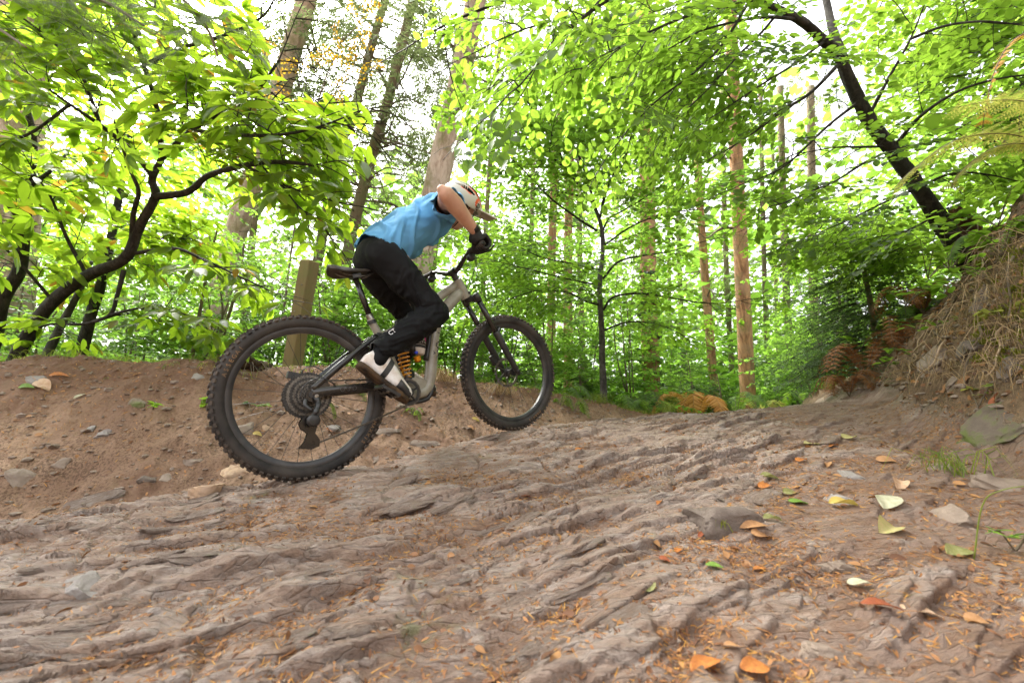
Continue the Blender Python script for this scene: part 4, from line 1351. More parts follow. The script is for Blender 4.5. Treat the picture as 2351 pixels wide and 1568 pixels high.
RNG = np.random.default_rng(7)
SPR = {
    "beech": [beech_spray(RNG, RNG.uniform(.45, .62)) for _ in range(7)],
    "beech_far": [beech_spray(RNG, .62, .075, .050, 6) for _ in range(6)],
    "chestnut": [chestnut_spray(RNG, RNG.uniform(.34, .50)) for _ in range(7)],
    "needle": [needle_spray(RNG, .6, .030, .020, 12, .5) for _ in range(5)],
    "comb": [needle_spray(RNG, 1.0, .095, .060, 11, .55) for _ in range(5)],
    "hemlock": [needle_spray(RNG, .50, .017, .0066, 16, 1.2) for _ in range(4)],
    "hemlock_far": [needle_spray(RNG, .62, .040, .030, 12, .45) for _ in range(5)],
}
SHAPE_OF = {"beech": "beech", "beech_far": "beech_far", "chestnut": "chestnut", "needle": "needle", "comb": "comb", "hemlock": "needle", "hemlock_far": "comb"}


class Tree:
    def __init__(s, name, base, seed=1):
        s.name = name; s.base = np.asarray(base, float); s.rng = np.random.default_rng(seed)
        s.root = empty(name, s.base); s.tw = MB(); s.L = {}; s.prune = None

    def W(s, pts): return np.array([P(*p) if len(p) == 3 else p for p in pts])

    def wood(s, name, pts, r0, r1, mat, seg=10, rough=.10, n=8, power=1.0, parent=None, world=False):
        p = crom(pts if world else s.W(pts), n)
        t = np.linspace(0, 1, len(p)) ** power
        mb = MB().tube(p - s.base, r0 + (r1 - r0) * t, seg, True, None, rough, int(s.rng.integers(1000)))
        o = mb.build(name, mat, parent or s.root)
        return p, o

    def spray(s, kind, pos, d, up=(0, 0, 1), sc=1.0, roll=.25, twigs=True):
        rng = s.rng; sp = SPR[kind][rng.integers(len(SPR[kind]))]
        y = unit(np.asarray(d, float)); u = np.asarray(up, float) + rng.normal(0, roll, 3)
        x = unit(np.cross(y, u)); z = np.cross(x, y); M = np.stack([x, y, z], 1) * 1.0
        s.L.setdefault(kind, []).append((np.asarray(pos) + sp.pos @ M.T * sc, sp.d @ M.T, sp.n @ M.T, sp.L * sc))
        if twigs:
            for pts, r in sp.tw: s.tw.add(*_thin(np.asarray(pos) - s.base + (pts if len(pts) < 8 else pts[::2]) @ M.T * sc, r * max(.6, sc) * (.4 if kind == 'hemlock' else 1)))

    def branch(s, pts, r0, r1, mat, kind, step=.14, sc=1.0, f0=.15, side=.95, world=False, seg=7, up=(0, 0, 1), tip=True, twigs=True, wobble=.3, n=8):
        p, o = s.wood("branch", pts, r0, r1, mat, seg, .08, n, world=world)
        L = np.concatenate([[0], np.cumsum(np.linalg.norm(np.diff(p, axis=0), axis=1))])
        k = 0; q = L[-1] * f0
        while q < L[-1]:
            i = min(np.searchsorted(L, q), len(p) - 1); t = unit(p[i] - p[max(i - 2, 0)])
            sd = 1 if k % 2 else -1; lat = unit(np.cross(t, up)) * sd
            d = t * math.cos(side) + lat * math.sin(side) + s.rng.normal(0, wobble, 3) * .5 + np.array([0, 0, -.05])
            s.spray(kind, p[i], d, up, sc * s.rng.uniform(.7, 1.15), twigs=twigs)
            q += step * s.rng.uniform(.7, 1.3); k += 1
        if tip: s.spray(kind, p[-1], p[-1] - p[-3], up, sc, twigs=twigs)
        return p

    def fill(s, c, r, n, kind, sc=1.0, out=None, up=(0, 0, 1), twigs=True, flat=.25):
        """sprays through an ellipsoid, growing away from `out`"""
        c = np.asarray(c, float); out = c if out is None else np.asarray(out, float)
        for _ in range(n):
            v = unit(s.rng.normal(0, 1, 3)) * s.rng.uniform(.15, 1) ** .5
            p = c + v * np.asarray(r)
            d = p - out; d[2] *= flat; d = unit(d + 1e-6) + s.rng.normal(0, .45, 3) * [1, 1, .35]
            s.spray(kind, p, d, up, sc * s.rng.uniform(.7, 1.2), twigs=twigs)

    def finish(s, mats, twig_mat, label, cat="tree", group=None, single=0, crown="crown"):
        tag(s.root, label, cat, group)
        if s.tw.n: s.tw.build("twigs", twig_mat, s.root, fix=False)["kind"] = "stuff"
        for kind, lst in s.L.items():
            pos, d, n, L = (np.concatenate([a[k] for a in lst]) for k in range(4))
            # nothing grows into the rider's line along the path
            u, v, f = proj(pos + d * L[:, None] * .5)
            ok = ~((f < 2.9) & (u > 800) & (u < 1160) & (v > 395) & (v < 760))
            if s.prune is not None: ok &= ~s.prune(u, v, f)
            pos, d, n, L = pos[ok], d[ok], n[ok], L[ok]
            rnd = s.rng.random(len(pos))
            shp = SHAPE_OF.get(kind, kind); m = mats[kind]
            take = np.zeros(len(pos), bool)
            if single:
                u, v, f = proj(pos + d * L[:, None] * .5)
                size = np.where((u > -20) & (u < 2371) & (v > -20) & (v < 1588) & (f > .3), L / f, 0)
                take[np.argsort(-size)[:single]] = True
                take &= size > 0
                V0, F0_ = SHAPES[shp]
                lm = new_mesh("leaf", V0, [F0_], True, {"rnd": np.zeros(len(V0))}); lm.materials.append(m)
                for i in np.nonzero(take)[0]:
                    o = bpy.data.objects.new("leaf", lm); o.parent = s.root
                    dd = unit(d[i]); x = unit(np.cross(dd, n[i])); z = np.cross(x, dd)
                    o.matrix_basis = Matrix([[*(L[i] * np.array([x[k], dd[k], z[k]])), pos[i][k] - s.base[k]] for k in range(3)] + [[0, 0, 0, 1]])
                    COL.objects.link(o)
            r = ~take
            if r.any():
                V, F, A = leaf_mesh_arrays(shp, pos[r] - s.base, d[r], n[r], L[r], rnd=rnd[r])
                me = new_mesh(crown, V, [F], True, {"rnd": A})
                o = link(crown, me, m, s.root)
                if single: o["kind"] = "stuff"
        return s.root


def _thin(p, r):
    """three-sided tapering twig"""
    n = len(p); T = unit(np.gradient(p, axis=0)); a = unit(np.cross(T, [.3, .2, 1.])); b = np.cross(T, a)
    rr = (r * np.linspace(1, .35, n))[:, None]
    V = np.stack([p + rr * (math.cos(q) * a + math.sin(q) * b) for q in (0, 2.094, 4.189)], 1).reshape(-1, 3)
    i = np.arange(n - 1)[:, None] * 3; j = np.arange(3)[None]; k = (j + 1) % 3
    return V, [np.stack([i + j, i + k, i + 3 + k, i + 3 + j], -1).reshape(-1, 4)]


def bark_mat(name, c1, c2, c3, scale=9, stretch=.16, bump=.8, moss=None):
    t = NT(name); co = t.coord("Object", (1, 1, stretch)); cz = t.coord("Object")
    n = t.noise(scale, 6, .65, co, .6)
    c = t.mix(t.ramp(n, [(.40, (0, 0, 0)), (.58, (1, 1, 1))]), c1, c2)
    c = t.mix(t.ramp(t.noise(scale * .28, 4, .6, cz), [(.45, (0, 0, 0)), (.68, (1, 1, 1))]), c, c3)
    if moss: c = t.mix(t.math('MULTIPLY', t.ramp(t.noise(3.1, 5, .7, cz), [(.48, (0, 0, 0)), (.64, (1, 1, 1))]), .7), c, moss)
    h = t.math('ADD', n, t.math('MULTIPLY', t.noise(scale * 5, 4, .7, co), .5))
    return t.done(t.bsdf(c, .85, .2, 0, t.bump(h, bump, .03)))


M_BARKD = bark_mat("dark_wet_bark", (.020, .016, .013), (.055, .046, .038), (.03, .028, .022), 24, .35, .7)
M_BARKB = bark_mat("grey_beech_bark", (.045, .042, .038), (.11, .10, .09), (.06, .055, .045), 22, .5, .5)
M_BARKC = bark_mat("pinkish_conifer_bark", (.32, .22, .16), (.56, .43, .34), (.46, .36, .285), 15, .10, 1.0, (.20, .19, .07))
M_BARKO = bark_mat("orange_conifer_bark", (.20, .10, .048), (.46, .255, .12), (.34, .21, .12), 15, .09, 1.0, (.17, .16, .06))
M_BARKG = bark_mat("brown_conifer_bark", (.13, .095, .065), (.22, .165, .11), (.17, .14, .08), 13, .10, .8, (.14, .15, .06))
M_TWIG = simple("dark_twig", (.022, .017, .013), (.05, .04, .03), 30, .7, .25)
M_TWIGG = simple("green_brown_twig", (.12, .13, .07), (.18, .17, .10), 30, .7, .25)
M_TWIGB = simple("brown_twig", (.10, .075, .05), (.17, .13, .085), 30, .7, .25)
M_CHEST = leaf_mat("chestnut_leaf", (.052, .105, .012), (.085, .155, .016), (.12, .195, .02), (.37, .55, .030), .62, .38, .4, (.42, .24, .03))
M_BEECH = leaf_mat("beech_leaf", (.045, .098, .012), (.075, .150, .018), (.10, .185, .024), (.29, .49, .040), .60, .40, .4)
M_BEECHR = leaf_mat("deep_beech_leaf", (.040, .088, .014), (.068, .135, .020), (.095, .165, .026), (.28, .46, .040), .58, .40, .4)
M_UNDER = leaf_mat("understory_leaf", (.055, .118, .016), (.085, .165, .024), (.12, .21, .034), (.27, .48, .055), .56, .45, .35)
M_NEEDLE = leaf_mat("grey_green_needles", (.055, .075, .035), (.085, .110, .050), (.12, .145, .065), (.24, .30, .11), .45, .6, .2)
M_HEML = leaf_mat("dark_hemlock_needles", (.018, .042, .014), (.035, .072, .022), (.055, .10, .03), (.09, .16, .035), .35, .5, .3)
M_HANG = leaf_mat("hanging_hemlock_needles", (.055, .085, .045), (.085, .12, .065), (.12, .16, .09), (.24, .32, .13), .5, .55, .25)
M_IVY = leaf_mat("ivy_leaf", (.014, .036, .010), (.030, .065, .016), (.06, .11, .026), (.08, .15, .02), .3, .35, .5)
M_AUT = leaf_mat("autumn_leaf", (.45, .20, .02), (.55, .33, .03), (.60, .42, .05), (.72, .45, .04), .5, .5, .3)
MATS = dict(beech=M_BEECH, chestnut=M_CHEST, beech_far=M_UNDER, needle=M_NEEDLE, comb=M_NEEDLE, hemlock=M_HANG, hemlock_far=M_HEML)


def base_at(u, v, t):
    """foot of a thing: the ground under the point seen at (u, v), t metres away"""
    X = P(u, v, t)
    return np.array([X[0], X[1], float(Hz([X[0]], [X[1]])[0]) - .03])


# ================================================================== TREES ON THE LEFT
def chestnut():
    b = base_at(20, 832, 3.3); T = Tree("chestnut_tree", b, 11)
    T.wood("trunk", [b, P(70, 762, 3.3), P(122, 692, 3.25), P(200, 634, 3.2), P(288, 592, 3.1), P(318, 522, 3.05), P(356, 452, 3.0), P(349, 412, 3.0), P(372, 362, 2.95)], .050, .018, M_BARKD, 14, .14, 8, world=True)
    br = lambda pts, r0, r1, **k: T.branch(pts, r0, r1, M_BARKD, "chestnut", **k)
    br([(356, 452, 3.0), (430, 441, 2.95), (478, 404, 2.85), (560, 380, 2.6), (640, 372, 2.4), (720, 380, 2.25)], .026, .008, step=.13, f0=.3)
    br([(352, 405, 2.97), (300, 345, 2.9), (230, 288, 2.8), (160, 240, 2.7), (90, 190, 2.6)], .020, .006, step=.14, f0=.2)
    br([(302, 560, 3.08), (306, 490, 3.0), (318, 440, 2.95), (300, 395, 2.9), (280, 335, 2.85), (262, 280, 2.8)], .018, .006, step=.2, f0=.5)
    br([(308, 582, 3.1), (400, 571, 3.0), (470, 598, 2.9), (560, 640, 2.8), (620, 668, 2.75)], .014, .004, step=.15, f0=.3, sc=.9)
    br([(284, 620, 3.12), (268, 680, 3.1), (250, 724, 3.1), (190, 744, 3.1), (120, 744, 3.1), (60, 760, 3.1)], .016, .006, step=.3, f0=.55, sc=.8)
    br([(250, 724, 3.1), (320, 708, 3.05), (400, 714, 3.0), (470, 744, 2.95)], .010, .004, step=.2, f0=.3, sc=.85)
    br([(372, 362, 2.95), (440, 300, 2.75), (520, 250, 2.5), (590, 205, 2.3), (640, 140, 2.2)], .020, .006, step=.11, f0=.15)
    br([(440, 300, 2.75), (540, 310, 2.4), (640, 310, 2.2), (720, 295, 2.05), (778, 275, 1.98)], .012, .004, step=.10, f0=.2, sc=1.0)
    br([(560, 380, 2.6), (640, 420, 2.5), (720, 450, 2.4), (800, 470, 2.35)], .010, .004, step=.12, f0=.2, sc=.95)
    br([(640, 420, 2.5), (690, 480, 2.45), (740, 520, 2.45), (770, 560, 2.45)], .007, .003, step=.15, f0=.2, sc=.8)
    br([(372, 362, 2.95), (360, 250, 2.8), (330, 150, 2.6), (300, 50, 2.4), (290, -60, 2.3)], .018, .006, step=.12, f0=.15)
    br([(330, 150, 2.6), (420, 110, 2.4), (520, 80, 2.3), (600, 40, 2.25), (640, -20, 2.2)], .012, .004, step=.12, f0=.1)
    br([(230, 288, 2.8), (180, 160, 2.6), (100, 80, 2.4), (20, 20, 2.3)], .012, .004, step=.12, f0=.1)
    br([(160, 240, 2.7), (80, 300, 2.6), (10, 330, 2.5), (-60, 350, 2.45)], .010, .004, step=.13, f0=.1)
    br([(200, 634, 3.2), (150, 540, 3.1), (120, 460, 3.0), (80, 400, 2.9)], .014, .005, step=.15, f0=.25)
    br([(122, 692, 3.25), (60, 620, 3.1), (10, 570, 3.0), (-50, 530, 2.9)], .012, .005, step=.17, f0=.25)
    T.prune = lambda u, v, f: ((u > 655 - .25 * (v - 0)) & (v < 235)) | (u > 850) | ((u > 625) & (u < 745) & (v > 575) & (v < 780))
    T.fill(P(240, 520, 3.5), (.7, .4, .35), 26, "chestnut", .9)
    T.fill(P(600, 330, 2.6), (.45, .3, .25), 12, "chestnut", .95, out=P(400, 400, 3))
    T.fill(P(150, 420, 3.3), (.6, .4, .35), 16, "chestnut", .95)
    T.fill(P(420, 200, 2.7), (.75, .4, .35), 24, "chestnut", 1.0, out=P(350, 400, 3))
    T.fill(P(110, 130, 2.7), (.6, .4, .35), 20, "chestnut", 1.0, out=P(300, 350, 3))
    T.finish(MATS, M_TWIG, "big leaning chestnut with dark forked trunk and long lime green leaves", "tree", single=300)


chestnut()


def dark_sapling(pts, r0, r1, name, label, seed, kind="chestnut", fills=(), brs=(), mat=M_BARKD, mats=None, cat="tree", group=None, rough=.12, fsc=.9):
    b = base_at(*pts[0]); T = Tree(name, b, seed)
    T.wood("trunk", [b] + [P(*p) for p in pts[1:]], r0, r1, mat, 12, rough, 8, world=True)
    for p in brs: T.branch(p, r0 * .35, .003, mat, kind, step=.16, f0=.2, sc=fsc)
    for (c, r, n) in fills: T.fill(P(*c), r, n, kind, fsc)
    return T.finish(mats or MATS, M_TWIG, label, cat, group)


dark_sapling([(-25, 830, 3.6), (5, 690, 3.6), (44, 620, 3.6), (56, 520, 3.55), (64, 430, 3.5), (76, 330, 3.4), (60, 240, 3.3)], .055, .018, "chestnut_tree",
             "dark crooked chestnut stem at the far left edge of the photo", 21, fills=[((90, 330, 3.4), (.5, .4, .4), 12)],
             brs=[[(64, 430, 3.5), (130, 380, 3.4), (190, 300, 3.3)], [(56, 520, 3.55), (0, 450, 3.4), (-60, 400, 3.3)]])
dark_sapling([(180, 826, 4.2), (204, 740, 4.2), (234, 640, 4.2), (262, 510, 4.2), (282, 400, 4.2), (300, 300, 4.2)], .055, .02, "young_tree",
             "straight dark young trunk just behind the leaning chestnut", 22, fills=[((280, 380, 4.1), (.7, .5, .5), 18)], brs=[[(240, 620, 4.2), (330, 560, 4.1), (420, 540, 4.0)], [(204, 740, 4.2), (300, 720, 4.1), (400, 760, 4.0)]])
dark_sapling([(88, 828, 4.0), (132, 762, 4.0), (182, 668, 4.0), (210, 600, 4.0)], .042, .014, "young_tree",
             "short slanting grey stem between the leaning chestnut and the straight trunk", 23, mat=M_BARKB, fills=[((215, 560, 4.0), (.4, .4, .3), 8)])


# ================================================================== TALL CONIFERS
def conifer(pts, r0, r1, label, seed, mat=M_BARKC, bare=0, blen=(.8, 1.8), sprays=0, srange=(0.5, 1.0), kind="comb", ssc=1.0, group=None, name="conifer_tree", seg=18, brange=(.25, .95), stub=False, ivy=0, ivyr=(0, .5)):
    b = base_at(*pts[0]); T = Tree(name, b, seed); rng = T.rng
    p, tr = T.wood("trunk", [b + [0, 0, -.05], b] + [P(*q) for q in pts[1:]], r0, r1, mat, seg, .05, 10, world=True)
    axis = unit(p[-1] - p[0])
    def pt(f):
        i = f * (len(p) - 1); k = int(i); return p[min(k, len(p) - 1)], r0 + (r1 - r0) * f
    for k in range(bare):
        f = rng.uniform(*brange); c, r = pt(f); a = rng.uniform(0, 2 * np.pi); L = rng.uniform(*blen)
        d = np.array([math.cos(a), math.sin(a), 0]); d = d - axis * (d @ axis) * .5
        q = [c + d * r * .7, c + d * L * .4 + [0, 0, rng.uniform(-.12, .12) * L], c + d * L * .75 + [0, 0, rng.uniform(-.25, .15) * L], c + d * L + [0, 0, rng.uniform(-.4, .2) * L] + rng.normal(0, .08, 3)]
        T.tw.tube(crom(np.array(q) - b, 4), np.linspace(.022, .006, 13) * (1.0 if L > .5 else .7) * (r0 / .2 + .4), 4, False)
    for k in range(sprays):
        f = rng.uniform(*srange); c, r = pt(f); a = rng.uniform(0, 2 * np.pi); L = rng.uniform(.2, 1.0) * blen[1]
        d = np.array([math.cos(a), math.sin(a), rng.normal(-.15, .2)])
        T.spray(kind, c + d * L, d, (0, 0, 1), ssc * rng.uniform(.6, 1.2), .4, twigs=False)
    if ivy:
        N = ivy; f = rng.uniform(*ivyr, N) ; th = rng.uniform(0, 2 * np.pi, N)
        i = np.clip((f * (len(p) - 1)).astype(int), 0, len(p) - 1)
        nrm = np.stack([np.cos(th), np.sin(th), np.zeros(N)], 1); rr = (r0 + (r1 - r0) * f) * rng.uniform(1.0, 1.28, N)
        keep = pn(th * 1.3, f * 24, seed) + rng.normal(0, .25, N) > -.15
        pos = (p[i] + nrm * rr[:, None])[keep]; nn = nrm[keep] + rng.normal(0, .5, (keep.sum(), 3)); dd = rng.normal(0, .5, (keep.sum(), 3)) + [0, 0, -.7]
        V, F, A = leaf_mesh_arrays("ivy", pos - b, dd, nn, rng.uniform(.045, .085, keep.sum()), rnd=rng.random(keep.sum()))
        o = link("ivy", new_mesh("ivy", V, [F], True, {"rnd": A}), M_IVY, T.root)
    return T.finish(MATS, M_TWIGB, label, "tree", group)


conifer([(20, 830, 6.0), (26, 520, 6.0), (40, 260, 6.0), (62, -40, 6.0)], .30, .26, "broad pale mottled conifer trunk at the left edge behind the leaves", 31, M_BARKC)
conifer([(460, 800, 7.0), (540, 540, 7.0), (602, 350, 7.0), (665, 130, 7.0), (706, -10, 7.0), (800, -330, 7.2)], .175, .14, "pinkish conifer trunk leaning right near the top left", 32, M_BARKC, bare=14, blen=(.5, 1.4), brange=(.5, .9), sprays=10, srange=(.75, 1.0))
conifer([(900, 860, 7.0), (1000, 432, 7.0), (1046, 230, 7.0), (1092, 0, 7.0), (1160, -330, 7.2)], .245, .14, "thick pale conifer trunk rising behind the rider's back", 33, M_BARKC, bare=10, blen=(.4, 1.2), brange=(.4, .9), sprays=12, srange=(.8, 1.0))
conifer([(690, 760, 9.0), (770, 380, 9.0), (806, 280, 9.0), (846, 130, 9.0), (886, -10, 9.0), (960, -280, 9.2)], .11, .075, "thin conifer full of bare branches left of the rider, the outer one", 34, M_BARKG, bare=70, blen=(.7, 2.0), brange=(.25, .98), sprays=230, srange=(.30, 1.0), ssc=1.1)
conifer([(755, 740, 8.4), (800, 570, 8.4), (842, 400, 8.4), (880, 265, 8.4), (906, 170, 8.4), (985, -150, 8.5)], .125, .085, "thin brown conifer with bare branches just above the saddle", 35, M_BARKG, bare=80, blen=(.7, 2.0), brange=(.25, .98), sprays=240, srange=(.28, 1.0), ssc=1.1)
conifer([(1497, 945, 7.6), (1490, 720, 7.6), (1486, 480, 7.6), (1482, 100, 7.6), (1478, -260, 7.6)], .165, .11, "ivy covered conifer trunk beside the dark sapling", 36, M_BARKO, bare=6, blen=(.4, .9), brange=(.5, .9), sprays=14, srange=(.7, 1.0), ivy=2600, ivyr=(.06, .50))
conifer([(1716, 935, 9.0), (1702, 620, 9.0), (1687, 300, 9.0), (1676, 0, 9.0), (1668, -300, 9.0)], .165, .105, "thick orange conifer trunk standing clear at the end of the rock path", 37, M_BARKO, bare=16, blen=(.5, 1.5), brange=(.4, .95), sprays=16, srange=(.6, 1.0), ivy=260, ivyr=(.05, .26))
conifer([(1634, 860, 12.0), (1617, 620, 12.0), (1603, 400, 12.0), (1590, 60, 12.0)], .13, .085, "slim conifer trunk just left of the thick orange one", 38, M_BARKO, bare=14, blen=(.6, 1.6), brange=(.3, .95), sprays=20, srange=(.5, 1.0))
FAR = [((1262, 760, 10), (1268, 520, 10), (1290, 100, 10), .14, "slim conifer trunk right of the handlebar, the nearest to it"),
       ((1300, 760, 10.5), (1304, 540, 10.5), (1318, 80, 10.5), .16, "conifer trunk behind the left branches of the dark sapling"),
       ((1335, 780, 13), (1330, 540, 13), (1330, 100, 13), .13, "thin far conifer trunk nearest the left side of the dark sapling"),
       ((1103, 700, 12), (1118, 470, 12), (1150, 60, 12), .10, "thin far conifer trunk just right of the helmet"),
       ((1572, 880, 16), (1560, 640, 16), (1552, 200, 16), .13, "far conifer trunk right of the ivy covered one"),
       ((1680, 880, 15), (1668, 640, 15), (1655, 200, 15), .13, "far conifer trunk hidden just behind the thick orange one"),
       ((1765, 900, 14), (1756, 680, 14), (1745, 200, 14), .11, "slim far conifer trunk right of the thick orange one"),
       ((1822, 905, 13), (1806, 690, 13), (1790, 200, 13), .15, "mossy far conifer trunk left of the dark hemlock"),
       ((1875, 905, 11), (1868, 700, 11), (1860, 200, 11), .15, "ivy dark conifer trunk nearest the foot of the right bank"),
       ((1540, 880, 19), (1536, 640, 19), (1530, 100, 19), .12, "farthest pale conifer trunk beside the ivy covered one"),
       ((1790, 900, 20), (1782, 700, 20), (1770, 200, 20), .13, "farthest conifer trunk in the gap right of the orange one"),
       ((1212, 720, 15), (1220, 500, 15), (1236, 60, 15), .12, "pale far conifer trunk above the front wheel"),
       ((565, 760, 11), (578, 560, 11), (612, 100, 11), .13, "far conifer trunk left of the wooden post"),
       ((980, 760, 14), (1000, 560, 14), (1050, 60, 14), .12, "far conifer trunk hidden behind the rider's legs")]
for k, (a, b_, c, r, lab) in enumerate(FAR):
    conifer([a, b_, c], r * .82, r * .6, lab, 50 + k, M_BARKO if k in (0, 1) else M_BARKG, bare=16, blen=(.6, 2.0), brange=(.2, .95), sprays=34, srange=(.30, 1.0), ssc=1.3, seg=12, group="conifers standing farther back in the wood", ivy=700 if k == 8 else (350 if k == 7 else 0), ivyr=(.05, .5))


# ================================================================== SAPLING IN THE MIDDLE
def sapling():
    b = base_at(1386, 916, 4.5); T = Tree("beech_sapling", b, 61)
    T.wood("trunk", [b, P(1383, 840, 4.5), P(1381, 760, 4.5), P(1376, 655, 4.5), P(1384, 565, 4.5), P(1376, 505, 4.5), P(1352, 455, 4.5), P(1300, 390, 4.4)], .038, .012, M_BARKB, 12, .14, 8, world=True)
    br = lambda pts, r0=.012, r1=.003, **k: T.branch(pts, r0, r1, M_BARKD, "beech", **{**dict(step=.15, f0=.15, sc=1.0), **k})
    br([(1376, 700, 4.5), (1340, 690, 4.4), (1300, 671, 4.3), (1230, 668, 4.2), (1160, 690, 4.1)], .014)
    br([(1384, 712, 4.5), (1408, 682, 4.45), (1466, 674, 4.4), (1524, 681, 4.3), (1627, 697, 4.2), (1700, 690, 4.1)], .014)
    br([(1384, 640, 4.5), (1418, 602, 4.4), (1466, 589, 4.3), (1534, 578, 4.2), (1600, 560, 4.1)], .013)
    br([(1378, 545, 4.5), (1397, 503, 4.5), (1430, 484, 4.4), (1500, 440, 4.3), (1560, 380, 4.2)], .012)
    br([(1370, 530, 4.5), (1318, 496, 4.4), (1259, 451, 4.3), (1190, 380, 4.2), (1130, 330, 4.1)], .014)
    br([(1376, 505, 4.5), (1350, 420, 4.5), (1320, 340, 4.4), (1270, 260, 4.3), (1220, 180, 4.2)], .014)
    br([(1376, 505, 4.5), (1400, 400, 4.5), (1420, 300, 4.4), (1450, 200, 4.3)], .012)
    br([(1300, 390, 4.4), (1240, 340, 4.3), (1180, 300, 4.2), (1120, 270, 4.1)], .012)
    br([(1300, 390, 4.4), (1260, 300, 4.2), (1180, 200, 4.0), (1110, 130, 3.9)], .012)
    br([(1380, 620, 4.5), (1310, 605, 4.3), (1240, 590, 4.1), (1180, 560, 4.0)], .011)
    br([(1376, 655, 4.5), (1300, 640, 4.3), (1220, 620, 4.1), (1140, 600, 4.0)], .010)
    br([(1382, 760, 4.5), (1440, 740, 4.4), (1510, 745, 4.3), (1570, 770, 4.2)], .010)
    br([(1384, 565, 4.5), (1450, 520, 4.4), (1530, 490, 4.2), (1620, 480, 4.1)], .011)
    br([(1352, 455, 4.5), (1280, 440, 4.6), (1200, 430, 4.7), (1150, 420, 4.7)], .010)
    br([(1376, 505, 4.5), (1390, 440, 4.3), (1440, 350, 4.0), (1520, 280, 3.9)], .011)
    T.prune = lambda u, v, f: (u < 990) | ((u > 1600) & (v > 520) & (np.sin(u * .09) * np.cos(v * .08) > -.3)) | ((u < 1080) & (v > 330) & (v < 470))
    T.fill(P(1310, 320, 4.5), (.8, .6, .8), 60, "beech_far", 1.0, out=P(1376, 520, 4.5))
    T.fill(P(1440, 380, 4.6), (.8, .6, .7), 44, "beech_far", 1.0, out=P(1376, 520, 4.5))
    T.fill(P(1300, 600, 4.8), (.8, .5, .5), 34, "beech_far", 1.0, out=P(1376, 620, 4.5))
    T.finish(MATS, M_TWIG, "slender dark beech sapling spreading fine branches right of the front wheel", "tree", single=300)


sapling()


